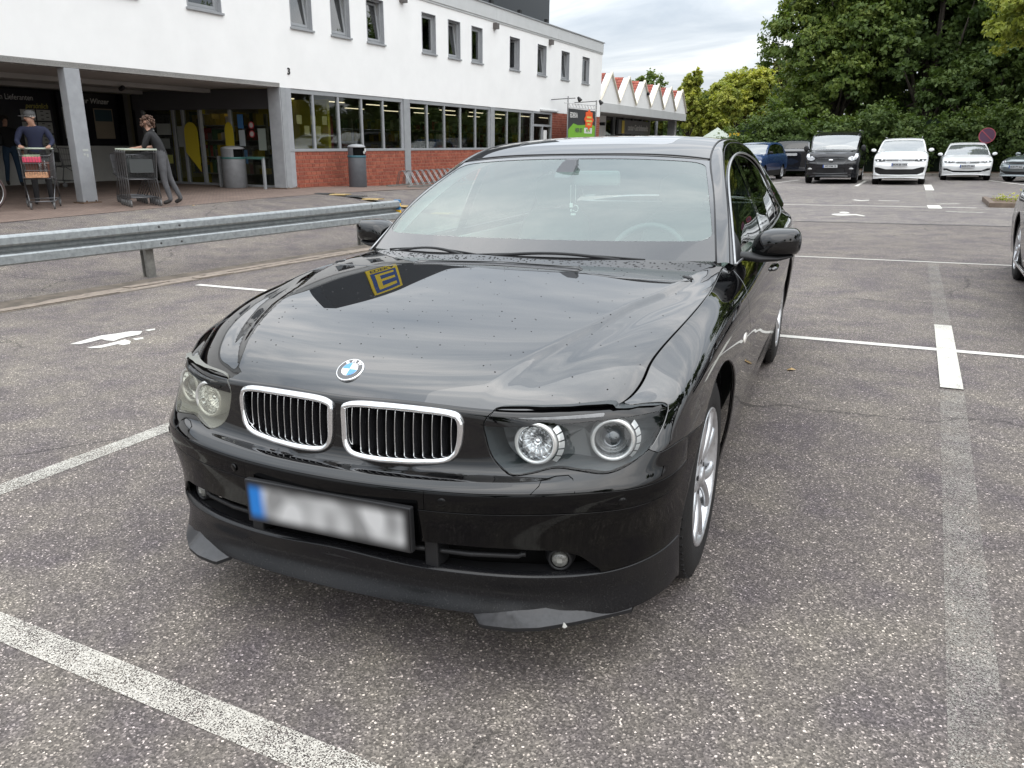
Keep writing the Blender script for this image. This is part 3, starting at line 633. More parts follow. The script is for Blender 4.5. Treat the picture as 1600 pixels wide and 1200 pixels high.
for s in (-1, 1):
    p = Vector((s*.622, -.728, .366)); LM = Matrix.Translation(p)@Vector((s*.28, -1, 0)).to_track_quat('Z', 'Y').to_matrix().to_4x4()
    b = MB(); b.smooth = True; b.lathe([(.042, -.03), (.032, .004), (.027, .007), (.0245, .002)], 28, LM, cap=False); fg = b.build('fog_lamp', M_TRIM, car)
    b = MB(); b.smooth = True; b.lathe([(.024, -.012), (.022, .003), (.017, .007), (.008, .0095), (.001, .010)], 28, LM); b.build('fog_lens', mat('fog_glass', (.15, .15, .14), .08, coat=1, noise=(90, .45)), fg)
    b = MB(); b.box(-.007, .007, -.006, .006, .008, .0105, LM); b.build('fog_bulb', mat('fog_bulb_grey', (.26, .26, .24), .3), fg)
    # splitter flap reaching forward below the lip
    fxs = np.linspace(.418, .800, 26)
    fb = lambda x: (np.interp(x, [.418, .450, .535, .60, .684, .775, .81, .845], [-.850, -.880, -.866, -.838, -.766, -.662, -.616, -.532]), np.interp(x, [.418, .455, .60, .684, .775, .845], [.226, .216, .217, .212, .200, .188]))
    ft = lambda x: (np.interp(x, [.418, .6, .705, .79, .848], [-.818, -.762, -.694, -.602, -.505]), np.interp(x, [.418, .50, .705, .80, .848], [.246, .262, .262, .245, .215]))
    top = [(s*x, ft(x)[0]+.003, ft(x)[1]) for x in fxs]; bot = [(s*x, fb(x)[0], fb(x)[1]) for x in fxs]; mid_ = [((p[0]+q[0])/2, (p[1]+q[1])/2+.004, (p[2]+q[2])/2-.003) for p, q in zip(top, bot)]
    ed = [(p[0], p[1]+.001, p[2]-.011) for p in bot]; bk = [(p[0], p[1]+.05, p[2]-.010) for p in bot]
    fl_ = grid_mesh('splitter_flap', np.array([top, mid_, bot]), mat('dust_grey_black', (.020, .020, .022), .5, noise=(60, .5), coat=.3), lip, flip=(s < 0)); grid_mesh('flap_edge', np.array([bot, ed, bk]), M_TRIM, fl_, flip=(s < 0), smooth=False)
# chipped patch at the lip edge
b = MB(); b.add([(.655, -.8005, .209), (.659, -.8005, .225), (.663, -.797, .219), (.667, -.794, .209), (.661, -.7985, .206)], [(0, 1, 2, 3, 4)]); b.build('chip_mark', mat('bare_primer', (.55, .55, .52), .6), lip)
# number plate: a soft grey print (the characters are unreadable in the photograph)
PY = -.908
b = MB(); b.box(-.272, .272, PY+.001, PY+.022, .405, .535); pl = b.build('plate_holder', M_TRIM, car, bevel=.004)
def plate_mat():
    m = bpy.data.materials.new('plate_print'); t, p = nodes(m); p.inputs['Roughness'].default_value = .35
    co = t.nodes.new('ShaderNodeTexCoord'); n = t.nodes.new('ShaderNodeTexNoise'); mpn = t.nodes.new('ShaderNodeMapping'); mpn.inputs['Scale'].default_value = (13, 1, 9)
    n.inputs['Scale'].default_value = 1; n.inputs['Detail'].default_value = 0; t.links.new(co.outputs['Object'], mpn.inputs[0]); t.links.new(mpn.outputs[0], n.inputs['Vector'])
    sp = t.nodes.new('ShaderNodeSeparateXYZ'); t.links.new(co.outputs['Object'], sp.inputs[0])
    r = t.nodes.new('ShaderNodeValToRGB'); r.color_ramp.elements[0].position = .30; r.color_ramp.elements[0].color = (.22, .22, .22, 1); r.color_ramp.elements[1].position = .62; r.color_ramp.elements[1].color = (.52, .52, .52, 1); t.links.new(n.outputs['Fac'], r.inputs[0])
    def edge(sock, a, b_):
        q = t.nodes.new('ShaderNodeMapRange'); q.interpolation_type = 'SMOOTHSTEP'; q.inputs['From Min'].default_value = a; q.inputs['From Max'].default_value = b_; t.links.new(sock, q.inputs[0]); return q.outputs[0]
    blue = edge(sp.outputs['X'], -.232, -.185)
    m1 = t.nodes.new('ShaderNodeMix'); m1.data_type = 'RGBA'; m1.inputs['A'].default_value = (.01, .16, .50, 1); t.links.new(blue, m1.inputs['Factor']); t.links.new(r.outputs[0], m1.inputs['B'])
    def mul(a, b_):
        q = t.nodes.new('ShaderNodeMath'); q.operation = 'MULTIPLY'; t.links.new(a, q.inputs[0]); t.links.new(b_, q.inputs[1]); return q.outputs[0]
    f = mul(mul(edge(sp.outputs['X'], -.268, -.245), edge(sp.outputs['X'], .268, .235)), mul(edge(sp.outputs['Z'], .405, .445), edge(sp.outputs['Z'], .535, .497)))
    m2 = t.nodes.new('ShaderNodeMix'); m2.data_type = 'RGBA'; m2.inputs['A'].default_value = (.012, .012, .013, 1); t.links.new(f, m2.inputs['Factor']); t.links.new(m1.outputs['Result'], m2.inputs['B'])
    t.links.new(m2.outputs['Result'], p.inputs['Base Color']); return m
b = MB(); b.box(-.268, .268, PY-.0015, PY, .407, .533); b.build('number_plate', plate_mat(), car, label='blurred white number plate with a blue band at its left')
# park-distance sensors, headlamp washer covers
for x, z in ((-.34, .545), (.345, .548), (.779, .542), (-.779, .542)):
    c = SG[(SFR > 3.5) & (SFR < 5)]; k = np.argmin(((c-[x, 0, z])[:, :, [0, 2]]**2).sum(2)+9*(c[:, :, 1] > -.4)); y = c.reshape(-1, 3)[k, 1]
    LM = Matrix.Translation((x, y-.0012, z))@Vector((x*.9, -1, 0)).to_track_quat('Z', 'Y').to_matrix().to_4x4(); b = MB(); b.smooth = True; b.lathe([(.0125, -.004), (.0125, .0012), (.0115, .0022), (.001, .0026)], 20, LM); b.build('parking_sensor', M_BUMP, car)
for s in (-1, 1):
    pv = np.array([(.573, 5.1), (.580, 5.7), (.592, 6.35), (.612, 6.62), (.652, 6.60), (.662, 6.3), (.668, 5.1)])
    b = MB(); pts = []
    for x, v in pv:
        r_ = SG[np.argmin(np.abs(SFR-v))]; k = np.argmin(np.abs(r_[:, 0]-s*x)+9*(r_[:, 1] > -.3)); pts.append(r_[k]+np.array([0, -.0004, .0006]))
    b.tube(pts, .0011, 5); b.build('washer_cover', M_DARK, car)
b = MB(); b.tube([(.40, -.758, .742-.004*i) if i else (.382, -.7645, .752) for i in range(2)]+[(.424, -.762, .735)], .0012, 5); b.build('bumper_gap', M_DARK, car)
# ------------------------------------------------------------------ dark skin behind the panel gaps
V, F = SV, SF
for c in (arch, lambda V: -opn(V)-.004, lambda V: -kid(V)-.004, lambda V: -hl(V)-.004): V, F = clip(V, F, c(V))
panel('inner_skin', V, F, M_DARK, car, .002, -.013)
grid_cut('bonnet_liner', Hf, M_DARK, car, [lambda V: slot(V, r=.036)], off=-.016, depth=.002)
# ------------------------------------------------------------------ roof, pillars and glass
c0w = [(0, .455, 1.000), (0, .65, 1.113), (0, .85, 1.215), (0, 1.05, 1.305), (0, 1.26, 1.390)]
c3w = [(.785, .654, .990), (.74, .855, 1.144), (.69, 1.08, 1.263), (.635, 1.32, 1.361)]
def res_(L, n): L = np.array(L, float); d = np.r_[0, np.cumsum(np.linalg.norm(np.diff(L, axis=0), axis=1))]; return cspline(d, L, np.linspace(0, d[-1], n))
NV, NW = 40, 61
a0, a3 = res_(c0w, NV), res_(c3w, NV); ww = np.linspace(-1, 1, NW)
def cross_sheet(a0, a3, pw_y=2.2, pw_z=2.6, dn=0.):
    G = np.zeros((len(a0), NW, 3)); aw = np.abs(ww)
    for i in range(len(a0)): G[i, :, 0] = ww*a3[i, 0]; G[i, :, 1] = a0[i, 1]+(a3[i, 1]-a0[i, 1])*aw**pw_y; G[i, :, 2] = a0[i, 2]+(a3[i, 2]-a0[i, 2])*aw**pw_z-dn
    return G
WS = cross_sheet(a0, a3)
grid_cut('windscreen', WS, M_SCREEN, car, [lambda V: 30-np.abs(V[:, 6]-30)-.20], depth=.004)
# black ceramic border printed on the screen
wsP = rounded([(-.735, .118), (.735, .118), (.60, .985), (.52, .955), (0, .93), (-.52, .955), (-.60, .985)], .07, 6)
wsP = rounded([(-.760, .14), (.760, .14), (.622, .965), (-.622, .965)], .075, 8)
BD = cross_sheet(a0, a3, dn=-.0025)
grid_cut('screen_border', BD, mat('ceramic_black', (.012, .012, .013), .25, coat=1), car, [lambda V: -sdf_poly(wsP, V[:, 0], V[:, 7]/(NV-1))], depth=.001)
c0r = [(0, 1.275, 1.398), (0, 1.5, 1.447), (0, 1.75, 1.479), (0, 2.0, 1.491), (0, 2.3, 1.488), (0, 2.6, 1.468), (0, 2.88, 1.430)]
c3r = [(.632, 1.335, 1.368), (.612, 1.55, 1.424), (.599, 1.80, 1.454), (.598, 2.05, 1.464), (.600, 2.3, 1.460), (.606, 2.6, 1.441), (.614, 2.85, 1.400)]
RF = cross_sheet(res_(c0r, 50), res_(c3r, 50), 2.2, 3.4)
def sunroof(V): return sdf_poly(rounded([(-.41, 1.50), (.41, 1.50), (.41, 2.28), (-.41, 2.28)], .07), V[:, 0], V[:, 1])
grid_cut('roof', RF, M_PAINT, car, [lambda V: -sunroof(V)-.002, lambda V: 30-np.abs(V[:, 6]-30)-.12])
grid_cut('sunroof', RF, mat('sunroof_glass', (.008, .009, .01), .03, coat=1), car, [lambda V: sunroof(V)-.002])
c0b = [(0, 2.895, 1.425), (0, 3.12, 1.330), (0, 3.36, 1.21), (0, 3.60, 1.085)]; c3b = [(.616, 2.88, 1.396), (.637, 3.12, 1.300), (.665, 3.36, 1.185), (.70, 3.60, 1.065)]
grid_mesh('rear_window', cross_sheet(res_(c0b, 20), res_(c3b, 20)), M_SIDE, car, solid=.004)
c0t = [(0, 3.62, 1.075), (0, 3.8, 1.068), (0, 4.02, 1.055), (0, 4.10, 1.0), (0, 4.165, .98)]; c3t = [(.79, 3.70, 1.0), (.785, 3.82, 1.0), (.765, 4.0, .985), (.755, 4.03, .98), (.75, 4.06, .975)]
grid_mesh('boot_lid', cross_sheet(res_(c0t, 16), res_(c3t, 16), 2, 3), M_PAINT, car, solid=.01)
C3 = [(.788, .650, .985), (.743, .850, 1.139), (.693, 1.075, 1.259), (.638, 1.32, 1.361), (.611, 1.6, 1.431), (.600, 1.9, 1.459), (.602, 2.3, 1.460), (.610, 2.7, 1.427), (.632, 3.1, 1.310), (.667, 3.4, 1.182), (.712, 3.66, 1.055)]
C4 = [(.824, .70, .982), (.782, .92, 1.130), (.728, 1.16, 1.264), (.675, 1.40, 1.376), (.641, 1.66, 1.436), (.630, 1.95, 1.457), (.635, 2.3, 1.452), (.647, 2.7, 1.415), (.685, 3.2, 1.30), (.735, 3.5, 1.18), (.79, 3.78, 1.045)]
C45 = [(.843, .705, .976), (.801, .90, 1.105), (.758, 1.10, 1.213), (.705, 1.345, 1.330), (.668, 1.66, 1.410), (.658, 1.95, 1.430), (.664, 2.32, 1.421), (.682, 2.75, 1.365), (.715, 3.16, 1.245), (.758, 3.46, 1.125), (.812, 3.7, 1.01)]
C5 = [(.850, .715, .972), (.812, .877, 1.081), (.776, 1.03, 1.175), (.725, 1.28, 1.292), (.693, 1.66, 1.376), (.685, 1.95, 1.392), (.690, 2.35, 1.374), (.704, 2.72, 1.318), (.733, 3.08, 1.20), (.766, 3.34, 1.085), (.802, 3.53, .99)]
BL = lambda y: np.interp(y, [.6, .9, 1.2, 1.7, 2.2, 2.6, 3.0, 3.4, 3.75], [.848, .862, .866, .868, .866, .858, .842, .81, .77])
BZ = lambda y: np.interp(y, [.6, 1.2, 1.7, 2.2, 2.6, 3.0, 3.4, 3.75], [.966, .978, .985, .99, .995, 1.0, 1.0, .985])
n5 = 110
L5 = [res_(L, n5) for L in (C3, C4, C45, C5)]
for s in (-1, 1):
    fr_ = np.concatenate([np.arange(k)/k+i for i, k in enumerate((6, 4, 4))]+[[3-1e-9]])
    G = crom(np.array(L5), fr_)*[s, 1, 1]
    # a shallow drip channel along the pillar
    G = G.copy()
    grid_mesh('roof_pillar', G, M_PAINT, car, flip=(s < 0))
    b = MB(); b.tube(G[0][::2]+[0, 0, .001], .0045, 6); b.build('screen_seal', M_TRIM, car)
    b = MB(); b.tube(G[8][:70:2]*1.0+np.array([s*.0005, 0, .0008]), .0022, 5); b.build('drip_seal', M_TRIM, car)
    # chrome strip round the windows
    top = L5[3]*[s, 1, 1]; bot = [(s*(BL(y)+.003), y, BZ(y)+.006) for y in np.linspace(3.52, .715, 70)]
    b = MB(); b.tube(top[::2]+[s*.004, 0, 0], .0058, 8); b.tube(bot, .0048, 8); b.build('window_trim', mat('trim_satin', (.34, .345, .35), .3, metal=1), car)
    def top_at(y): return np.array([np.interp(y, L5[3][:, 1], L5[3][:, 0]), y, np.interp(y, L5[3][:, 1], L5[3][:, 2])])
    def glass(name, y0, y1, m_, off=0., lean=0.):
        G = np.zeros((12, 30, 3))
        for j, q in enumerate(np.linspace(0, 1, 30)):
            yb_ = y0+(y1-y0)*q
            for i, w in enumerate(np.linspace(0, 1, 12)):
                y = yb_+lean*w; y = min(max(y, .74), 3.50); T = top_at(y); B_ = np.array([BL(y), y, BZ(y)]); p = B_*(1-w)+T*w; p[0] += .012*math.sin(math.pi*w)-.006-off; G[i, j] = p*[s, 1, 1]
        return grid_mesh(name, G, m_, car, flip=(s > 0))
    glass('mirror_sail', .74, .93, M_TRIM); gf = glass('front_door_window', .93, 1.67, M_SIDE2, .001)
    glass('door_pillar', 1.665, 1.775, mat('pillar_black', (.008, .008, .009), .12, coat=1), -.002, .05); glass('rear_door_window', 1.77, 2.80, M_SIDE, .001, .05); glass('door_pillar', 2.79, 2.85, mat('pillar_black', (0, 0, 0)), -.002, .10); glass('quarter_window', 2.845, 3.46, M_SIDE, .001, .06)
    # mirror
    m0 = empty('door_mirror', parent=car)
    OUT = np.array([(.896, 1.050), (.918, 1.076), (.950, 1.089), (.988, 1.094), (1.030, 1.095), (1.060, 1.092), (1.078, 1.072), (1.083, 1.035), (1.076, .998), (1.050, .984), (.985, .972), (.925, .966), (.892, .978), (.886, 1.012)])
    OUT = smooth_closed(OUT, 3); cen = OUT.mean(0); prof = [(.0, -.078), (.35, -.076), (.62, -.068), (.82, -.052), (.94, -.030), (1.0, .0), (1.0, .030), (.975, .055), (.95, .060)]
    G = np.zeros((len(prof), len(OUT), 3))
    for i, (k, d) in enumerate(prof):
        q = cen+(OUT-cen)*k; G[i, :, 0] = s*q[:, 0]; G[i, :, 1] = .975+d+.12*(q[:, 0]-.90)*(.5 if d < 0 else .2); G[i, :, 2] = q[:, 1]
    grid_mesh('mirror_shell', G, M_SOFT, m0, closed_u=True, flip=(s > 0))
    b = MB(); b.prism([(s*(cen[0]+(p[0]-cen[0])*.95), cen[1]+(p[1]-cen[1])*.95) for p in OUT], 0, .003, Matrix(((1, 0, 0, 0), (0, 0, 1, 1.036), (0, 1, 0, 0), (0, 0, 0, 1)))); b.build('mirror_glass', mat('mirror_silver', (.8, .82, .84), .02, metal=1), m0)
    b = MB(); b.smooth = True
    arm = [(.838, .90, .985, .030, .018), (.875, .915, .982, .042, .019), (.93, .935, .974, .050, .017), (1.0, .955, .974, .045, .012), (1.055, .97, .984, .03, .006)]
    vs = []
    for (x, y, z, ry, rz) in arm:
        for j in range(14): t = 2*math.pi*j/14; vs.append((s*x, y+ry*math.cos(t), z+rz*math.sin(t)))
    b.add(vs, [(i*14+j, i*14+(j+1) % 14, (i+1)*14+(j+1) % 14, (i+1)*14+j) for i in range(4) for j in range(14)]); b.build('mirror_arm', M_TRIM, m0)
    # door handles
    for yy in (1.50, 2.50):
        b = MB(); b.smooth = True; b.tube([(s*(.934+.018*math.sin(math.pi*i/8)**.5), yy+.20*i/8, .845) for i in range(9)], [.006]+[.0105]*7+[.006], 8); b.build('door_handle', M_PAINT, car)
# header trim line and cowl
b = MB(); b.tube([(p[0], p[1]+.004, p[2]+.002) for p in RF[0]], .0045, 6); b.build('header_seal', M_TRIM, car)
b = MB(); vs = []
for i in range(41):
    x = -.79+1.58*i/40; w = abs(x)/.79; yr = .455+.2*w**2.2; vs += [(x, yr-.035, 1.000-.018*w**3-.012), (x, yr+.012, 1.004-.014*w**2.6), (x, yr+.012, .95), (x, yr-.035, .94)]
b.add(vs, [(i*4+a, i*4+(a+1) % 4, (i+1)*4+(a+1) % 4, (i+1)*4+a) for i in range(40) for a in range(4)]); b.build('cowl', M_TRIM, car)
# wipers lying on the screen base
for s, x0, x1 in ((1, -.14, .46), (-1, -.62, -.22)):
    w = empty('wiper', parent=car)
    def wp(x, up_): 
        a_ = abs(x)/.785; y = .455+.2*a_**2.2; return (x, y+up_*.85-.016, .997-.012*a_**2.6+up_*.42)
    b = MB(); b.tube([wp(x0+(x1-x0)*i/12, .010+.045*math.sin(math.pi*i/12)) for i in range(13)], [.004]+[.007]*11+[.004], 6); b.build('wiper_arm', M_TRIM, w)
    b = MB(); b.tube([wp(x0-.05+(x1-x0+.12)*i/12, .022+.030*math.sin(math.pi*i/12)) for i in range(13)], .004, 5); b.build('wiper_blade', M_TRIM, w)
b = MB(); b.smooth = True; b.tube([(.0, 2.70, 1.462), (0, 2.76, 1.475), (0, 2.84, 1.480), (0, 2.88, 1.455)], [.012, .022, .016, .006], 8); b.build('roof_aerial', M_PAINT, car)
# ------------------------------------------------------------------ cabin
def box_part(name, b_, m_, parent=None, bevel=.01): b = MB(); b.box(*b_); return b.build(name, m_, parent or car, bevel=bevel)
cab = empty('cabin', parent=car)
box_part('cabin_floor', (-.78, .78, .7, 3.3, .28, .32), M_CABIN, cab); box_part('firewall', (-.80, .80, .64, .67, .25, .93), M_DARK, cab)
for s in (-1, 1):
    b = MB(); b.box(s*.80-.02, s*.80+.02, .75, 3.3, .3, .955); b.build('door_lining', M_CABINL, cab, bevel=.015)
    G = np.array([[p*[s, 1, 1]*[1, 1, 1]+np.array([-s*(.012+.030*k), .010+.0*k, -.012-.014*k]) for p in L5[k3][:44]] for k, k3 in ((0, 0), (.6, 1), (1, 2), (1.2, 3))]); grid_mesh('pillar_lining', G, M_CABINL, cab)
b = MB(); hv = []
X_ = np.linspace(-.775, .775, 50)
def dash_z(x, t):   # t: 0 at the screen, 1 at the driver's edge
    hump = .050*math.exp(-((x-.38)/.20)**2)+.028*math.exp(-((x+.02)/.22)**2)*.8
    return .945+.012*t+hump*math.sin(math.pi*min(1, t*.62+.12))*1.05-.02*(abs(x)/.78)**4-(.10*(t-.85)/.15 if t > .85 else 0)
G = np.array([[(x, .52+.17*(abs(x)/.78)**2.2+.50*t, dash_z(x, t)) for x in X_] for t in np.linspace(0, 1, 24)]); grid_mesh('dashboard', G, mat('dash_vinyl', (.20, .235, .23), .6, noise=(60, .12), bump=(300, .1)), cab)
# steering wheel
SWM = Matrix.Translation((.385, 1.19, .895))@Matrix.Rotation(math.radians(-25), 4, 'X')@Matrix.Rotation(math.radians(90), 4, 'X')
b = MB(); b.tube([SWM@Vector((.190*math.cos(2*math.pi*i/40), .190*math.sin(2*math.pi*i/40), 0)) for i in range(40)], .0155, 10, closed=True); sw = b.build('steering_wheel', mat('wheel_leather', (.12, .13, .13), .45), cab)
b = MB(); b.smooth = True; b.lathe([(.075, -.01), (.07, .03), (.04, .045), (.001, .05)], 24, SWM); b.tube([SWM@Vector((-.18, 0, 0)), SWM@Vector((.18, 0, 0))], .014, 8); b.build('wheel_hub', M_CABIN, sw)
for sx in (-.38, .38):
    st = empty('front_seat', parent=cab)
    for nm, pr in (('seat_cushion', [(sx, 1.35, .46, .25, .07), (sx, 1.55, .50, .26, .09), (sx, 1.85, .48, .25, .09)]), ('seat_back', [(sx, 1.90, .52, .24, .10), (sx, 1.97, .75, .25, .09), (sx, 2.05, 1.02, .21, .07), (sx, 2.07, 1.08, .15, .05)]), ('headrest', [(sx, 2.06, 1.10, .11, .05), (sx, 2.07, 1.17, .14, .06), (sx, 2.07, 1.25, .13, .05), (sx, 2.07, 1.28, .08, .03)])):
        vs = []; n = 16; vert = nm != 'seat_cushion'
        for (x, y, z, rx, rt) in pr:
            for j in range(n):
                t = 2*math.pi*j/n; c, q = math.copysign(abs(math.cos(t))**.6, math.cos(t)), math.copysign(abs(math.sin(t))**.6, math.sin(t)); vs.append((x+rx*c, y+(rt*q if vert else 0), z+(0 if vert else rt*q)))
        k = len(pr); b = MB(); b.smooth = True; b.add(vs, [(i*n+j, i*n+(j+1) % n, (i+1)*n+(j+1) % n, (i+1)*n+j) for i in range(k-1) for j in range(n)]+[tuple(range(n)), tuple((k-1)*n+j for j in range(n))]); b.build(nm, M_CABIN, st)
box_part('rear_bench', (-.70, .70, 2.65, 3.15, .35, .62), M_CABIN, cab, .06); box_part('rear_backrest', (-.70, .70, 3.05, 3.2, .6, 1.05), M_CABIN, cab, .05); box_part('parcel_shelf', (-.75, .75, 3.18, 3.7, 1.0, 1.03), M_CABIN, cab)
grid_mesh('headliner', RF[2:-2, 3:-3]-[0, 0, .035], M_CABINL, cab)
# rear-view mirror, sensor pod and a hanging charm
b = MB(); pts = [(-.046, 1.295), (-.040, 1.33), (-.022, 1.362), (.0, 1.380), (.052, 1.380), (.054, 1.35), (.046, 1.32), (.030, 1.295)]
b.prism([(x, z) for x, z in pts], -.02, .02, Matrix(((1, 0, 0, 0), (0, .55, 1, 1.10-.55*1.33+.015), (0, 1, 0, 0), (0, 0, 0, 1)))); b.build('sensor_pod', mat('pod_grey', (.11, .115, .125), .5), cab, bevel=.005)
b = MB(); b.box(.02, .25, 1.155, 1.19, 1.255, 1.325); b.build('rear_view_mirror', M_CABIN, cab, bevel=.016)
ch = empty('hanging_charm', parent=cab); mch = mat('charm_white', (.75, .75, .72), .5)
b = MB(); b.tube([(.012, 1.16, 1.26), (.010, 1.16, 1.175)], .0014, 5); b.tube([(.036, 1.16, 1.26), (.034, 1.16, 1.175)], .0014, 5); b.build('charm_cord', mch, ch)
b = MB(); b.box(.006, .022, 1.157, 1.163, 1.155, 1.175); b.box(.012, .036, 1.157, 1.163, 1.118, 1.127); b.tube([(.036+.013*math.cos(t), 1.16, 1.150+.016*math.sin(t)) for t in np.linspace(-1.9, 2.2, 12)], .0018, 5); b.box(.010, .016, 1.157, 1.163, 1.135, 1.148); b.box(.022, .029, 1.157, 1.163, 1.138, 1.143); b.build('charm_tag', mch, ch)
# ------------------------------------------------------------------ underside and wheels
for nm, bb in (('underbody', (-.70, .70, -.62, 4.0, .20, .26)), ('engine_bay', (-.52, .52, -.55, .6, .3, .80)), ('boot_floor', (-.6, .6, 3.3, 4.05, .3, .9))): box_part(nm, bb, M_DARK, car, 0)
for s in (-1, 1):
    for cy in (.01, 2.99):
        b = MB(); n = 28; vs = []
        for i in range(n+1):
            t = math.radians(-14+208*i/n); vs += [(s*.872, cy+.425*math.cos(t), .345+.425*math.sin(t)), (s*.60, cy+.425*math.cos(t), .345+.425*math.sin(t))]
        vs += [(s*.60, cy, .345)]
        b.add(vs, [(2*i, 2*i+1, 2*i+3, 2*i+2) for i in range(n)]+[(2*i+1, 2*i+3, len(vs)-1) for i in range(n)]); b.build('wheel_well', M_DARK, car)
def make_wheel(parent, tyre_r=.351, rim_r=.238, width=.225, spokes=5, style='double', name='wheel', rimm=None, rubm=None):
    """wheel about the local X axis, outer face at x=0, +x outwards"""
    rimm = rimm or M_ALLOY; w = empty(name, parent=parent); R = tyre_r; r = rim_r
    RX_ = Matrix.Rotation(math.radians(90), 4, 'Y')      # lathe axis z -> x
    b = MB(); b.smooth = True
    prof = [(r-.004, -.012), (r+.004, -.003), (r+.018, .000), (r+.050, .002), (R-.040, -.002), (R-.016, -.012), (R-.005, -.026), (R, -.042)]
    for k in range(4):
        z = -.060-k*.034; prof += [(R+.0005, z), (R-.0085, z-.002), (R-.0085, z-.009), (R+.0005, z-.011)]
    prof += [(R, -width+.03), (R-.016, -width+.01), (R-.05, -width), (r, -width)]
    b.lathe(prof, 64, RX_, cap=False); ty = b.build('tyre', rubm or M_RUB, w)
    b = MB()
    for q in range(64):
        a = 2*math.pi*q/64; M = Matrix.Rotation(a, 4, 'X'); b.box(-.040, -.014, -.004, .004, R-.020, R-.0055, M)
    b.build('tread_block', rubm or M_RUB, ty)
    b = MB(); b.smooth = True
    b.lathe([(r+.001, -.006), (r-.001, -.001), (r-.008, -.002), (r-.016, -.012), (r-.024, -.030), (r-.030, -.10), (r-.030, -width)], 64, RX_, cap=False); rim = b.build('rim', rimm, w)
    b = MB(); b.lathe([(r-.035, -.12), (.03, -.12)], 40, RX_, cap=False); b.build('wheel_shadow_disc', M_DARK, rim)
    b = MB(); b.lathe([(.155, -.095), (.155, -.085), (.06, -.085)], 48, RX_, cap=False); b.build('brake_disc', mat('brake_steel', (.28, .27, .26), .35, metal=1), rim)
    def blade(a0, a1, w0, w1, x0, x1, r0=.045, th=.030):
        n = 8; vs = []
        for i in range(n+1):
            t = i/n; rr = r0+(r-.012-r0)*t; a = a0+(a1-a0)*t; wd = w0+(w1-w0)*t+.010*max(0, (t-.85)/.15); x = x0+(x1-x0)*t**1.5+.010*math.sin(math.pi*t)
            for (u, d) in ((-1, -.35), (-.55, .2), (0, .42), (.55, .2), (1, -.35), (.8, -1), (-.8, -1)):
                yy, zz = rr, u*wd; y2 = yy*math.cos(a)-zz*math.sin(a); z2 = yy*math.sin(a)+zz*math.cos(a); vs.append((x+d*th*.5, y2, z2))
        return vs, [(i*7+j, i*7+(j+1) % 7, (i+1)*7+(j+1) % 7, (i+1)*7+j) for i in range(n) for j in range(7)]
    for q in range(spokes):
        a = 2*math.pi*q/spokes+.42; b = MB(); b.smooth = True
        if style == 'double':
            for sg in (-1, 1): b.add(*blade(a+sg*.06, a+sg*.30, .020, .017, -.030, -.012))
        else: b.add(*blade(a, a, .030, .018, -.028, -.010))
        b.build('spoke', rimm, rim)
    b = MB(); b.smooth = True; b.lathe([(.072, -.05), (.066, -.026), (.050, -.020), (.034, -.019), (.033, -.012), (.024, -.009), (.001, -.008)], 32, RX_); b.build('hub_cap', rimm, rim)
    for q in range(5):
        a = 2*math.pi*q/5+.1; b = MB(); b.lathe([(.009, -.03), (.009, -.019), (.001, -.018)], 8, Matrix.Translation((0, .054*math.cos(a), .054*math.sin(a)))@RX_); b.build('wheel_bolt', M_TRIM, rim)
    return w
W0 = make_wheel(car); W0.matrix_local = Matrix.Translation((.892, .01, .349))@Matrix.Rotation(.3, 4, 'X')
for (x, y, a, fl) in ((.895, 2.99, 1.1, 0), (-.892, .01, .7, 1), (-.895, 2.99, 2., 1)):
    c = copy_tree(W0, car); c.matrix_local = Matrix.Translation((x, y, .349))@(Matrix.Rotation(math.pi, 4, 'Z') if fl else Matrix())@Matrix.Rotation(a, 4, 'X')
# ------------------------------------------------------------------ raindrops left on the bonnet and the splitter
b = MB(); b.smooth = True; rr = random.Random(3)
def drop(x, y, r, sq=1.0):
    z, n = hz(x, y); M = Matrix.Translation((x, y, z))@Vector(n).to_track_quat('Z', 'Y').to_matrix().to_4x4()@Matrix.Rotation(rr.uniform(0, 3), 4, 'Z')@Matrix.Diagonal((1, sq, 1, 1))
    b.lathe([(r, -.0002), (r*.86, r*.22), (r*.5, r*.40), (.0001, r*.46)], 7, M, cap=False)
for i in range(620):
    x = rr.uniform(-.74, .76); k = rr.random(); y = .455+.2*(abs(x)/.79)**2.2-.03-abs(rr.gauss(0, .075)) if k < .62 else rr.uniform(-.72, .42)
    if abs(x) < .36 and .24 < y+.03*(x/.36)**2 < .35: continue
    if y > .44+.2*(abs(x)/.79)**2.2-.02: continue
    drop(x, y, (rr.uniform(.0020, .0056) if k < .62 else rr.uniform(.0012, .0032)), rr.uniform(.6, 1))
b.build('raindrops', paint('rain_water', (.002, .002, .002), ior=1.33), car, kind='stuff')
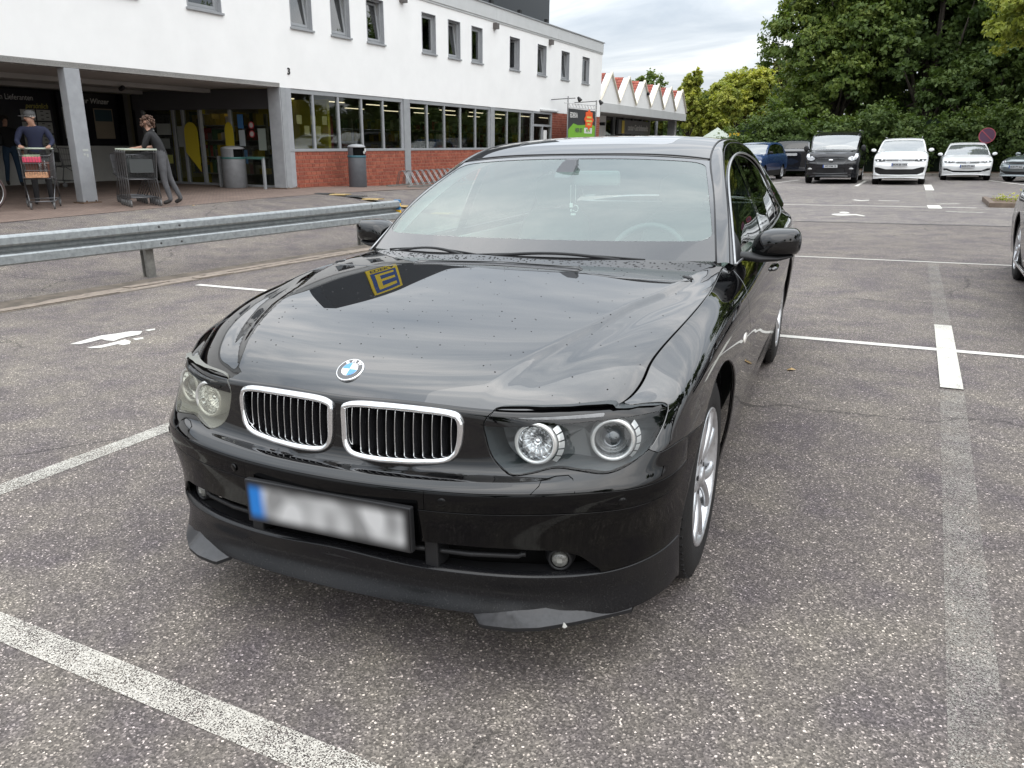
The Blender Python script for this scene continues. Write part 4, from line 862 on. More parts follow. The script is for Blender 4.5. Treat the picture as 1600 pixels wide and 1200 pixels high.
# ================================================================== GROUND AND MARKINGS
def nz(x, y):            # height of the ground over the world plane (level at the car, rising towards the shop)
    n = (np.asarray(x)-O_[0])*N_[0]+(np.asarray(y)-O_[1])*N_[1]
    zp = O_[2]-((np.asarray(x)-O_[0])*UP[0]+(np.asarray(y)-O_[1])*UP[1])/UP[2]; w = sst((n+6.35)/4.3)
    s = (np.asarray(x)-O_[0])*S_[0]+(np.asarray(y)-O_[1])*S_[1]
    return (zp-.16*sst((s-6.5)/6))*w
def g3(x, y, up=0.): return np.array([x, y, float(nz(x, y))+up])
def asphalt(name, base=.118, warm=(1.0, .94, .885), coarse=1.0):
    m = bpy.data.materials.new(name); t, p = nodes(m); N = t.nodes.new; L = t.links.new
    co = N('ShaderNodeTexCoord'); obj = co.outputs['Object']
    def noise(sc, det=4, ro=.6, dim=None):
        n = N('ShaderNodeTexNoise'); n.inputs['Scale'].default_value = sc; n.inputs['Detail'].default_value = det; n.inputs['Roughness'].default_value = ro; L(obj, n.inputs['Vector']); return n
    v = N('ShaderNodeTexVoronoi'); v.inputs['Scale'].default_value = 190*coarse; L(obj, v.inputs['Vector'])
    sepc = N('ShaderNodeSeparateColor'); L(v.outputs['Color'], sepc.inputs[0])
    r = N('ShaderNodeValToRGB'); r.color_ramp.interpolation = 'CONSTANT'; els = r.color_ramp.elements
    k = base/.105; vals = [(0, .062), (.22, .088), (.50, .118), (.74, .158), (.90, .24), (.972, .38), (.992, .60)]
    els[0].position = 0; els[0].color = tuple(vals[0][1]*k*c for c in warm)+(1,); els[1].position = vals[1][0]; els[1].color = tuple(vals[1][1]*k*c for c in warm)+(1,)
    for a, b_ in vals[2:]: e_ = els.new(a); e_.color = tuple(b_*k*c for c in warm)+(1,)
    L(sepc.outputs[0], r.inputs[0])
    v2 = N('ShaderNodeTexVoronoi'); v2.inputs['Scale'].default_value = 85*coarse; L(obj, v2.inputs['Vector']); s2 = N('ShaderNodeSeparateColor'); L(v2.outputs['Color'], s2.inputs[0])
    big = N('ShaderNodeMapRange'); big.inputs['From Min'].default_value = .955; big.inputs['From Max'].default_value = .965; L(s2.outputs[1], big.inputs[0])
    dd = N('ShaderNodeMapRange'); dd.inputs['From Min'].default_value = .30; dd.inputs['From Max'].default_value = .22; L(v2.outputs['Distance'], dd.inputs[0])
    mb = N('ShaderNodeMath'); mb.operation = 'MULTIPLY'; L(big.outputs[0], mb.inputs[0]); L(dd.outputs[0], mb.inputs[1])
    mxs = N('ShaderNodeMix'); mxs.data_type = 'RGBA'; mxs.inputs['B'].default_value = (.42*k, .40*k, .37*k, 1); L(mb.outputs[0], mxs.inputs['Factor']); L(r.outputs[0], mxs.inputs['A'])
    # patchy tone: purple-brown and yellowish areas a few decimetres across
    n1 = noise(2.2, 6, .65); rp = N('ShaderNodeValToRGB'); e0, e1 = rp.color_ramp.elements; e0.position = .33; e0.color = (.74, .67, .73, 1); e1.position = .66; e1.color = (1.28, 1.20, 1.08, 1); L(n1.outputs['Fac'], rp.inputs[0])
    n2 = noise(.23, 4, .55); rq = N('ShaderNodeValToRGB'); e0, e1 = rq.color_ramp.elements; e0.position = .35; e0.color = (.84, .82, .83, 1); e1.position = .68; e1.color = (1.12, 1.12, 1.10, 1); L(n2.outputs['Fac'], rq.inputs[0])
    m1 = N('ShaderNodeVectorMath'); m1.operation = 'MULTIPLY'; L(mxs.outputs['Result'], m1.inputs[0]); L(rp.outputs[0], m1.inputs[1])
    m2 = N('ShaderNodeVectorMath'); m2.operation = 'MULTIPLY'; L(m1.outputs[0], m2.inputs[0]); L(rq.outputs[0], m2.inputs[1]); last = m2.outputs[0]
    # a few long cracks and joints
    wv = N('ShaderNodeTexVoronoi'); wv.feature = 'DISTANCE_TO_EDGE'; wv.inputs['Scale'].default_value = .30; nd = noise(1.7, 4); mxv = N('ShaderNodeVectorMath'); mxv.operation = 'SCALE'; mxv.inputs['Scale'].default_value = .45; L(nd.outputs['Color'], mxv.inputs[0])
    av = N('ShaderNodeVectorMath'); L(obj, av.inputs[0]); L(mxv.outputs[0], av.inputs[1]); L(av.outputs[0], wv.inputs['Vector'])
    ck = N('ShaderNodeMapRange'); ck.inputs['From Min'].default_value = .0015; ck.inputs['From Max'].default_value = .0045; ck.inputs['To Min'].default_value = .55; L(wv.outputs['Distance'], ck.inputs[0])
    nm_ = noise(.7, 3); cm_ = N('ShaderNodeMapRange'); cm_.inputs['From Min'].default_value = .48; cm_.inputs['From Max'].default_value = .56; L(nm_.outputs['Fac'], cm_.inputs[0])
    cx2 = N('ShaderNodeMath'); cx2.operation = 'MAXIMUM'; L(ck.outputs[0], cx2.inputs[0]); L(cm_.outputs[0], cx2.inputs[1])
    m3 = N('ShaderNodeVectorMath'); m3.operation = 'SCALE'; L(last, m3.inputs[0]); L(cx2.outputs[0], m3.inputs['Scale']); last = m3.outputs[0]
    L(last, p.inputs['Base Color']); p.inputs['Roughness'].default_value = .82; p.inputs['Specular IOR Level'].default_value = .4
    bp = N('ShaderNodeBump'); bp.inputs['Strength'].default_value = .5; bp.inputs['Distance'].default_value = .004; L(v.outputs['Distance'], bp.inputs['Height']); L(bp.outputs[0], p.inputs['Normal'])
    return m
M_ASPH = asphalt('asphalt'); M_ASPH2 = asphalt('asphalt_old', .140, (1., .975, .945))
def axis(a, b, fine0, fine1, st, coarse):
    L_ = list(np.arange(fine0, fine1, st)); x = fine0; k = coarse
    while x > a: x -= k; k *= 1.35; L_.insert(0, x)
    x = L_[-1]; k = coarse
    while x < b: x += k; k *= 1.35; L_.append(x)
    return np.array(L_)
gx, gy = axis(-500, 500, -20, 6, .5, 2.), axis(-500, 700, -10, 60, 2., 4.)
GX, GY = np.meshgrid(gx, gy); grid_mesh('ground', np.stack([GX, GY, nz(GX, GY)], -1), M_ASPH, kind='structure')
def flat(name, pts, mat_, up=.004, n=1, **k):
    """a thin sheet of paint or paving following the ground; pts are (x, y) outlines"""
    b = MB(); P = [np.array(p) for p in pts]
    if len(P) == 4:
        L = max(np.linalg.norm(P[1]-P[0]), np.linalg.norm(P[2]-P[3])); m_ = max(1, int(L/.5))
        for i in range(m_):
            a0, a1 = i/m_, (i+1)/m_; q = [P[0]+(P[1]-P[0])*a0, P[0]+(P[1]-P[0])*a1, P[3]+(P[2]-P[3])*a1, P[3]+(P[2]-P[3])*a0]; b.add([g3(*v, up) for v in q], [(0, 1, 2, 3)])
    else: b.add([g3(*v, up) for v in P], [tuple(range(len(P)))])
    o = b.build(name, mat_, **k); return o
def paint_mat(name, wear, col=(.62, .60, .55), amax=1., soft=.10):
    m = bpy.data.materials.new(name); m.use_nodes = True; t = m.node_tree; p = t.nodes['Principled BSDF']; N = t.nodes.new; L = t.links.new; out = t.nodes['Material Output']
    co = N('ShaderNodeTexCoord'); p.inputs['Roughness'].default_value = .7
    v = N('ShaderNodeTexVoronoi'); v.inputs['Scale'].default_value = 330; L(co.outputs['Object'], v.inputs['Vector']); sc = N('ShaderNodeSeparateColor'); L(v.outputs['Color'], sc.inputs[0])
    n = N('ShaderNodeTexNoise'); n.inputs['Scale'].default_value = 5; n.inputs['Detail'].default_value = 10; n.inputs['Roughness'].default_value = .7; L(co.outputs['Object'], n.inputs['Vector'])
    a = N('ShaderNodeMath'); a.operation = 'MULTIPLY_ADD'; a.inputs[1].default_value = .55; L(sc.outputs[0], a.inputs[0]); mm = N('ShaderNodeMath'); mm.operation = 'MULTIPLY'; mm.inputs[1].default_value = .9; L(n.outputs['Fac'], mm.inputs[0]); L(mm.outputs[0], a.inputs[2])
    r = N('ShaderNodeMapRange'); r.inputs['From Min'].default_value = .34+wear; r.inputs['From Max'].default_value = .34+soft+wear; r.inputs['To Max'].default_value = amax; L(a.outputs[0], r.inputs[0])
    cr = N('ShaderNodeMapRange'); cr.inputs['To Min'].default_value = .72; cr.inputs['To Max'].default_value = 1.15; L(sc.outputs[1], cr.inputs[0]); vm = N('ShaderNodeVectorMath'); vm.operation = 'SCALE'; vm.inputs[0].default_value = col; L(cr.outputs[0], vm.inputs['Scale']); L(vm.outputs[0], p.inputs['Base Color'])
    tr = N('ShaderNodeBsdfTransparent'); mx_ = N('ShaderNodeMixShader'); L(r.outputs[0], mx_.inputs[0]); L(tr.outputs[0], mx_.inputs[1]); L(p.outputs[0], mx_.inputs[2]); L(mx_.outputs[0], out.inputs[0])
    return m
P_GOOD = paint_mat('line_paint', -.10); P_GOOD2 = paint_mat('line_paint_scuffed', .06, (.58, .56, .50)); P_MID = paint_mat('line_paint_worn', .22, (.56, .53, .47), .92, .20); P_BAD = paint_mat('line_paint_faded', .34, (.46, .44, .39), .46, .30); P_LOW = paint_mat('line_paint_rubbed', .26, (.58, .56, .50), .85, .22)
def lotline(a0, b0, a1, b1, w, m_, name='parking_line', up=.004):
    d = np.array([a1-a0, b1-b0]); d /= np.linalg.norm(d); q = np.array([-d[1], d[0]])*w/2
    pts = [lw(a0+q[0], b0+q[1])[:2], lw(a1+q[0], b1+q[1])[:2], lw(a1-q[0], b1-q[1])[:2], lw(a0-q[0], b0-q[1])[:2]]; return flat(name, pts, m_, up, kind='structure')
lotline(-6.2, -1.235, 3.2, -1.235, .10, P_MID)
lotline(-5.80, 3.86, 9.5, 3.80, .085, P_GOOD)
lotline(-2.13, -7., -2.06, 3.7, .12, P_LOW); 
lotline(1.70, -1.2, 1.745, 2.75, .13, P_BAD); lotline(1.745, 2.80, 1.735, 4.72, .125, P_GOOD2, up=.0075); lotline(1.735, 4.75, 1.70, 8.6, .12, P_BAD)
lotline(-.3, 8.70, 9., 8.71, .05, P_GOOD); lotline(-1.9, 18.80, 2.7, 18.68, .09, P_GOOD); lotline(-2.5, 14.05, 6, 14.0, .03, P_LOW)
lotline(2.60-.75, 18.2, 2.60-.78, 19.3, .28, P_GOOD, up=.0075); lotline(1.80, 26.5, 1.75, 30.6, .25, P_GOOD); lotline(1.8, 19.3, 1.75, 26.5, .2, P_BAD)
lotline(-3.9, 30.2, -3.2, 34.6, .10, P_GOOD); lotline(-.55, 29.0, -.50, 34, .12, P_GOOD); lotline(5.2, 28.9, 3.95, 34.5, .13, P_GOOD); lotline(-4.2, 22.2, 4., 22.2, .05, P_BAD); lotline(1.9, 30.4, 9, 30.4, .05, P_BAD)
flat('asphalt_patch', [lw(-14, 14.1)[:2], lw(30, 14.1)[:2], lw(30, 38)[:2], lw(-6, 38)[:2]], M_ASPH2, .0025, kind='structure') if 0 else None
b = MB()
for i in range(30): b.add([g3(*lw(-5.2+i*1.0+(j in (1, 2)), (14.03, 14.03, 38.2, 38.2)[j])[:2], .0018) for j in range(4)], [(0, 1, 2, 3)])
b.build('older_asphalt', M_ASPH2, kind='structure')
M_TAR = mat('tar_seam', (.045, .043, .042), .8, noise=(20, .3))
lotline(-5, 14.05, 25, 13.98, .07, M_TAR, 'tar_seam', .0042)
def poly_px(name, P_, m_, up=.004): b = MB(); [b.add([g3(x, y, up) for x, y in q], [tuple(range(len(q)))]) for q in P_]; return b.build(name, m_, kind='structure')
# painted bay symbols (worn pictograms)
SYM = {'left': [[(-4.324, 1.661), (-4.332, 1.775), (-4.343, 1.877), (-4.343, 1.973), (-4.283, 2.064), (-4.239, 2.172), (-4.146, 2.212), (-4.066, 2.112), (-4.076, 2.052), (-4.094, 2.005), (-4.093, 1.924), (-4.075, 1.865), (-4.143, 1.854), (-4.23, 1.876), (-4.227, 1.772), (-4.246, 1.688)], [(-4.095, 1.63), (-4.047, 1.721), (-4.036, 1.813), (-4.032, 1.932), (-3.934, 1.901), (-3.866, 1.829), (-3.881, 1.78), (-3.953, 1.792), (-3.975, 1.66), (-4.047, 1.622)], [(-4.162, 2.25), (-4.121, 2.324), (-4.086, 2.291), (-4.095, 2.23)], [(-3.997, 1.972), (-3.953, 2.041), (-3.908, 2.003), (-3.926, 1.943)]], 'far': [[(0.966, 15.966), (1.019, 16.066), (1.115, 16.131), (1.212, 16.063), (1.355, 16.007), (1.45, 16.071), (1.627, 15.64), (1.601, 15.51), (1.433, 15.808), (1.355, 15.748), (1.2, 15.629), (1.074, 15.644), (0.977, 15.794)], [(1.098, 16.584), (1.189, 16.697), (1.288, 16.624), (1.329, 16.267), (1.226, 16.2), (1.144, 16.318)], [(1.366, 20.97), (1.447, 21.122), (1.584, 20.867), (1.782, 20.968), (1.787, 20.764), (1.621, 20.602), (1.543, 20.589)]]}
poly_px('painted_symbol', SYM['left'], P_GOOD); poly_px('painted_symbol', SYM['far'], P_GOOD)
lotline(.55, 20.9, 1.05, 20.8, .12, P_GOOD, 'painted_symbol'); lotline(1.9, 19.9, 2.4, 20.1, .3, P_LOW, 'painted_symbol'); lotline(2.05, 17.4, 2.75, 17.2, .22, P_LOW, 'painted_symbol')
# gutter stones along the guard rail
M_STONE = mat('gutter_stone', (.23, .19, .155), .85, noise=(14, .35), bump=(60, .5)); M_DIRT = mat('gutter_dirt', (.115, .095, .075), .95, noise=(5, .5), bump=(40, .6))
gl_ = lambda y: -6.30+.156*(y-2.47)
b = MB()
for i in range(30):
    y0 = -3+i*.6; q = [(gl_(y0)-.42, y0), (gl_(y0+.6)-.42, y0+.6), (gl_(y0+.6)+.22, y0+.6), (gl_(y0)+.22, y0)]; b.add([g3(x, y, .003) for x, y in q], [(0, 3, 2, 1)])
gd = b.build('gutter_strip', M_DIRT, kind='structure')
st0 = None; R_ = random.Random(5)
for i in range(34):
    for row_ in (0, 1):
        y0 = -2.9+i*.5+row_*.22; y1 = y0+.485
        if y0 > 11: continue
        b = MB(); xa = gl_(y0)+(-.10 if row_ else .04); w_ = .125; dz = R_.uniform(.004, .014)
        for (xx, yy, zz) in [(0, 0, 0)]:
            z = float(nz(xa, y0)); vs = [(xa, y0, z), (gl_(y1)-gl_(y0)+xa, y1, z), (gl_(y1)-gl_(y0)+xa+w_, y1, z), (xa+w_, y0, z)]; b.add([(x, y, z-.02) for x, y, z in vs]+[(x, y, z+dz) for x, y, z in vs], [(4, 7, 6, 5), (0, 1, 5, 4), (1, 2, 6, 5), (2, 3, 7, 6), (3, 0, 4, 7)])
        b.build('kerb_stone', M_STONE, gd, bevel=.006)
# brick paving before the shop
def paving_mat():
    m = bpy.data.materials.new('paving_bricks'); t, p = nodes(m); N = t.nodes.new; L = t.links.new; co = N('ShaderNodeTexCoord'); mp_ = N('ShaderNodeMapping'); mp_.inputs['Rotation'].default_value = (0, 0, .05); L(co.outputs['Object'], mp_.inputs[0])
    br = N('ShaderNodeTexBrick'); br.inputs['Scale'].default_value = 5; br.inputs['Color1'].default_value = (.17, .115, .09, 1); br.inputs['Color2'].default_value = (.21, .15, .12, 1); br.inputs['Mortar'].default_value = (.10, .08, .07, 1); br.inputs['Mortar Size'].default_value = .03; L(mp_.outputs[0], br.inputs['Vector'])
    n = N('ShaderNodeTexNoise'); n.inputs['Scale'].default_value = 3; n.inputs['Detail'].default_value = 8; L(co.outputs['Object'], n.inputs['Vector']); mr = N('ShaderNodeMapRange'); mr.inputs['To Min'].default_value = .6; mr.inputs['To Max'].default_value = 1.4; L(n.outputs['Fac'], mr.inputs[0])
    vm = N('ShaderNodeVectorMath'); vm.operation = 'SCALE'; L(br.outputs['Color'], vm.inputs[0]); L(mr.outputs[0], vm.inputs['Scale']); L(vm.outputs[0], p.inputs['Base Color']); p.inputs['Roughness'].default_value = .85; return m
def bxy(s, x): q = bw(s, -x, 0); return q[:2]
b = MB()
ys_ = np.linspace(-16, 30, 47); xo = lambda s: float(np.interp(s, [-16, -3.1, 3.5, 7, 12, 30], [2.3, 2.16, 1.75, 2.3, 2.6, 2.6]))
for i in range(46):
    for k in range(6):
        def q(s, k_): xm = xo(s); x_ = -8+(xm+8)*k_/6; a = bxy(s, x_); return g3(a[0], a[1], .005)
        b.add([q(ys_[i], k), q(ys_[i], k+1), q(ys_[i+1], k+1), q(ys_[i+1], k)], [(0, 1, 2, 3)])
b.build('brick_pavement', paving_mat(), kind='structure')
# raised yellow and black drive-over strip
M_YEL = mat('rubber_yellow', (.34, .24, .10), .7, noise=(20, .3)); M_BLK = mat('rubber_black', (.03, .03, .03), .8)
hump = empty('speed_hump', bw(4.75, -1.9, 0), 'low yellow and black rubber cable ramp crossing the lane before the shop entrance', 'speed ramp')
hump.matrix_world = Matrix.Translation(bw(4.7, -1.75, 0))@Matrix.Rotation(-.05, 4, 'Z')
for i in range(9):
    b = MB(); x0 = i*.46; wz = float(nz(*(bw(4.7, -1.75-x0, 0)[:2])))-float(bw(4.7, -1.75, 0)[2]); b.prism([(-.15, .0), (-.09, .022), (.09, .022), (.15, 0)], 0, .45, Matrix(((0, 0, 1, x0), (1, 0, 0, 0), (0, 1, 0, wz), (0, 0, 0, 1)))); b.build('ramp_segment', M_YEL if i % 2 else M_BLK, hump)
# ================================================================== GUARD RAIL
M_ZINC = mat('galvanised_steel', (.33, .35, .355), .50, metal=.75, noise=(18, .22), bump=(70, .08)); M_ZPOST = mat('post_zinc', (.20, .195, .18), .6, metal=.4, noise=(12, .3))
rail = empty('guard_rail', (-6.42, 4.51, 0), 'galvanised double-beam crash barrier on short posts, blue and yellow tape at its end', 'guard rail')
RD = np.array([.1733, .9849, 0]); RO = np.array([-6.42, 4.51, 0]); RQ = np.array([.9849, -.1733, 0])     # along, towards the camera
RLM = Matrix(((RQ[0], RD[0], 0, 0), (RQ[1], RD[1], 0, 0), (0, 0, 1, 0), (0, 0, 0, 1)))              # local x=towards car, y=along
PR = [(-.045, .655), (.015, .660), (.046, .648), (.054, .632), (.058, .565), (.048, .548), (-.028, .522), (-.034, .512), (-.034, .492), (-.028, .484), (.046, .464), (.056, .448), (.060, .368), (.050, .352), (.0, .346), (-.045, .350)]
def beam(y0, y1, dx=0., dy=0., name='rail_beam'):
    b = MB(); n = len(PR); m_ = max(2, int((y1-y0)/.5)+1); vs = []
    for i in range(m_):
        y = y0+(y1-y0)*i/(m_-1); w = RO+RD*y; z = float(nz(w[0], w[1]))
        vs += [(x+dx, y, zz+z) for x, zz in PR]+[(x+dx-.004, y, zz+z) for x, zz in PR]
    fs = []
    for i in range(m_-1):
        o = i*2*n; p_ = o+2*n
        for j in range(n-1): fs += [(o+j, o+j+1, p_+j+1, p_+j), (o+n+j+1, o+n+j, p_+n+j, p_+n+j+1)]
    for o in (0, (m_-1)*2*n): fs += [(o+j, o+j+1, o+n+j+1, o+n+j) for j in range(n-1)]
    b.add(vs, fs); return b.build(name, M_ZINC, rail)
beam(-8.2, -3.86); beam(-4.2, .12); beam(-.16, 4.12, .005); beam(3.82, 4.50, .010)
for y in (-8, -4.02, 0, 3.74):
    b = MB(); w = RO+RD*y; z = float(nz(w[0], w[1])); b.box(-.105, -.045, y-.05, y+.05, z-.02, z+.62); b.box(-.165, -.105, y-.006, y+.006, z-.02, z+.62); b.box(-.17, -.16, y-.05, y+.05, z-.02, z+.62); b.build('rail_post', M_ZPOST, rail, bevel=.004)
    for zz, yy in ((.605, .10), (.600, .38), (.41, .10), (.405, .38)):
        b = MB(); b.lathe([(.016, 0), (.016, .008), (.009, .012), (.001, .013)], 8, Matrix.Translation((.055 if zz != .5 else -.034, y+yy, zz))@Matrix.Rotation(math.radians(90), 4, 'Y')); b.build('rail_bolt', mat('bolt_dark', (.08, .08, .08), .5, metal=.6), rail)
for k in range(6):
    b = MB(); z0 = .340+.0545*k; b.box(-.055, .064, 4.495, 4.525, z0, z0+.0545); b.build('end_stripe', mat('stripe_blue', (.03, .17, .38), .5) if k % 2 else mat('stripe_yellow', (.72, .42, .02), .5), rail)
for o in list(rail.children): o.matrix_parent_inverse = Matrix(); 
rail.matrix_world = Matrix.Translation((RO[0], RO[1], 0))@RLM
# ================================================================== THE SHOP BUILDING  (local x = out to the street, y = along, z = up)
M_WALL = mat('white_render', (.80, .80, .79), .85, noise=(1.2, .035, 8), bump=(90, .12)); M_FRM = mat('frame_grey', (.27, .28, .29), .5, noise=(6, .08)); M_FASC = mat('fascia_sheet', (.50, .51, .51), .5, noise=(2, .05)); M_COLM = mat('column_grey', (.30, .31, .325), .5, noise=(4, .12))
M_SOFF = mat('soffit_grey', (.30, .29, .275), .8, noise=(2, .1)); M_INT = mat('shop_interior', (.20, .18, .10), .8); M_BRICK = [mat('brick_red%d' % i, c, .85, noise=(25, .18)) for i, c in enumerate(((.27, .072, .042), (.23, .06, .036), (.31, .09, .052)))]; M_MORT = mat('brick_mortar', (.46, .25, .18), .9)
M_SHOPG = glassy('shop_glass', (.72, .74, .70), refl=.03); M_WING = glassy('upper_glass', (.35, .38, .38), refl=.16)
bld = empty('store_building', label='long white rendered shop building with red brick plinth and an open columned entrance', cat='building', matrix=BM)
def BB(name, b_, m_, par=None, bevel=0, **k): b = MB(); b.box(*b_); return b.build(name, m_, par or bld, bevel=bevel, **k)
Y0, Y1, ZS, ZT = -12.0, 29.3, 2.47, 5.42
wins = [(.72, .95), (2.98, .95), (6.24, .80), (7.84, .80), (9.45, .82), (12.38, .82), (14.02, .80), (15.65, .80), (18.72, .88), (21.36, .90), (23.96, .92), (26.56, .92)]
zw0, zw1 = 3.90, 5.08
b = MB(); b.box(-.32, 0, Y0, Y1, ZS, zw0); b.box(-.32, 0, Y0, Y1, zw1, ZT)
xs_ = [Y0]+[v for (y, w) in wins for v in (y, y+w)]+[Y1]
for i in range(0, len(xs_), 2): b.box(-.32, 0, xs_[i], xs_[i+1], zw0, zw1)
b.box(-14, -.32, Y1-.3, Y1, -1, ZT); b.box(-14, -13.7, Y0, Y1-.3, -1, ZT); b.box(-13.7, -.32, Y0, Y0+.3, -1, ZT)
b.build('wall', M_WALL, bld)
BB('roof', (-14, .03, Y0-.03, Y1+.03, ZT, ZT+.06), M_FASC)
for i in range(7): y = Y0+i*5.9; BB('fascia_panel', (-.05, .055, y+.003, min(y+5.9, Y1+.05)-.003, ZT+.06, 5.93), M_FASC, bevel=.004)
BB('fascia_panel', (-14, -.052, Y1-.05, Y1+.05, ZT+.06, 5.93), M_FASC); BB('fascia_cap', (-.08, .09, Y0-.1, Y1+.09, 5.93, 5.97), M_FRM)
tilt = {0: 0, 1: 0, 2: 1, 3: 1, 4: 1, 5: 0, 6: 1, 7: 0, 8: 2, 9: 1, 10: 1, 11: 0}
for i, (y, w) in enumerate(wins):
    fr = MB(); t = .055; x0, x1 = -.16, -.09
    fr.box(x0, x1, y, y+w, zw0+.02, zw0+.02+t); fr.box(x0, x1, y, y+w, zw1-t, zw1); fr.box(x0, x1, y, y+t, zw0+.02+t, zw1-t); fr.box(x0, x1, y+w-t, y+w, zw0+.02+t, zw1-t)
    W_ = fr.build('window', M_FRM, bld, bevel=.004)
    rv = MB(); rv.box(-.09, .012, y-.012, y+.004, zw0, zw1+.01); rv.box(-.09, .012, y+w-.004, y+w+.012, zw0, zw1+.01); rv.box(-.09, .012, y+.004, y+w-.004, zw1-.004, zw1+.012); rv.build('reveal_trim', M_COLM, W_)
    s_ = MB(); s_.box(-.10, .055, y-.05, y+w+.05, zw0-.03, zw0+.018); s_.build('window_sill', M_FRM, W_, bevel=.004)
    M = Matrix.Translation((-.125, 0, zw0+.08))@Matrix.Rotation(math.radians(-7 if tilt[i] == 1 else 0), 4, 'Y')@Matrix.Translation((0, 0, 0))
    sh = MB(); a, c, H_ = y+t+.005, y+w-t-.005, zw1-zw0-.08-t-.01
    if tilt[i] == 2: M = Matrix.Translation((-.125, c, zw0+.08))@Matrix.Rotation(math.radians(-70), 4, 'Z')@Matrix.Translation((0, -c, 0))
    sh.box(-.03, .03, a, c, 0, .06, M); sh.box(-.03, .03, a, c, H_-.06, H_, M); sh.box(-.03, .03, a, a+.06, .06, H_-.06, M); sh.box(-.03, .03, c-.06, c, .06, H_-.06, M); sh.build('sash', M_FRM, W_)
    g_ = MB(); g_.box(-.006, .006, a+.06, c-.06, .06, H_-.06, M); g_.build('pane', M_WING, W_)
    if tilt[i] == 1: h_ = MB(); h_.box(.03, .045, c-.04, c-.015, H_*.55, H_*.55+.12, M); h_.build('window_handle', M_COLM, W_)
    b = MB(); b.box(-.9, -.88, y-.2, y+w+.2, zw0-.2, zw1+.2); b.build('blind' if i < 5 else 'dark_room', mat('blind_pale', (.36, .40, .39), .8) if i < 5 else M_INT, W_)
for y in (.2, 11.25, 17.4, 22.6): b = MB(); b.box(0, .16, y-.11, y+.11, 5.18, 5.38); b.build('wall_lamp', mat('lamp_brown', (.10, .09, .085), .5), bld, bevel=.01)
# ground-floor shopfront
def shopfront(ya, yb, n, door=False):
    f = MB(); f.box(-.14, -.02, ya, yb, 2.36, 2.466); f.box(-.14, .01, ya, yb, .93, 1.0)
    F_ = f.build('shop_window', M_FRM, bld, bevel=.004)
    st = (yb-ya)/n
    for i in range(n+1):
        y = ya+st*i; w = .035
        if i in (0, n): w = .045
        y = min(max(y, ya+w), yb-w); m_ = MB(); m_.box(-.12, -.025, y-w, y+w, 1.0, 2.36); m_.build('mullion', M_FRM if i % n else M_COLM, F_, bevel=.003)
    for i in range(n): g_ = MB(); g_.box(-.075, -.067, ya+st*i+.035, ya+st*(i+1)-.035, 1.0, 2.36); g_.build('pane', M_SHOPG, F_)
def brickwork(ya, yb, z0, z1, x=0.):
    m = MB(); m.box(x-.20, x-.022, ya, yb, z0, z1); m.build('mortar_bed', M_MORT, bld)
    b = MB(); R2 = random.Random(int(ya*10)); nr = int((z1-z0)/.102)
    for r_ in range(nr+1):
        z = z1-(r_+1)*.102; y = ya-.18*R2.random()
        while y < yb:
            w = .195 if R2.random() < .75 else .095
            a, c = max(y, ya), min(y+w, yb); b.mi = R2.choice((0, 0, 1, 2))
            if c-a > .02: d = R2.uniform(-.003, .003); b.box(x-.022, x-.006+d, a+.007, c-.007, max(z+.009, z0), z+.092)
            y += w+.002
    return b.build('brick', M_BRICK, bld, kind='stuff')
shopfront(5.86, 11.2, 5); shopfront(11.52, 17.1, 5); shopfront(17.42, 21.0, 3)
for a, c in ((5.86, 11.2), (11.52, 17.1), (17.42, 21.0)): brickwork(a, c, -.25, .93)
brickwork(23.06, 29.3, -.3, 2.466)
for y0, y1_ in ((5.66, 5.86), (11.2, 11.52), (17.1, 17.42)): BB('pier', (-.2, .02, y0, y1_, -.3, ZS), M_FRM, bevel=.006)
f = MB(); f.box(-.12, .0, 21.0, 21.10, -.2, ZS); f.box(-.12, .0, 22.96, 23.06, -.2, ZS); f.box(-.12, 0, 21.1, 22.96, 1.86, 1.95); f.box(-.12, 0, 21.1, 22.96, 2.38, ZS); f.box(-.12, 0, 21.98, 22.08, -.2, 1.86); dr = f.build('side_door', M_FRM, bld)
for a, c, z0, z1 in ((21.1, 22.96, 1.95, 2.38), (21.1, 21.98, -.2, 1.86), (22.08, 22.96, -.2, 1.86)): b = MB(); b.box(-.07, -.06, a, c, z0, z1); b.build('pane', M_SHOPG, dr)
b = MB(); b.box(-.055, -.05, 22.25, 22.62, 1.25, 1.72); b.build('door_notice', mat('paper_white', (.75, .75, .74), .8), dr)
b = MB(); b.box(0, .07, 21.7, 23.6, 2.50, 2.56); b.build('canopy_light', M_FASC, bld)
text_mesh('3', .22, M_TRIM, 'house_number', Matrix.Translation((.012, 6.02, 2.86))@Matrix(((0, 0, 1, 0), (1, 0, 0, 0), (0, 1, 0, 0), (0, 0, 0, 1))), bld, bold=True, ext=.01)
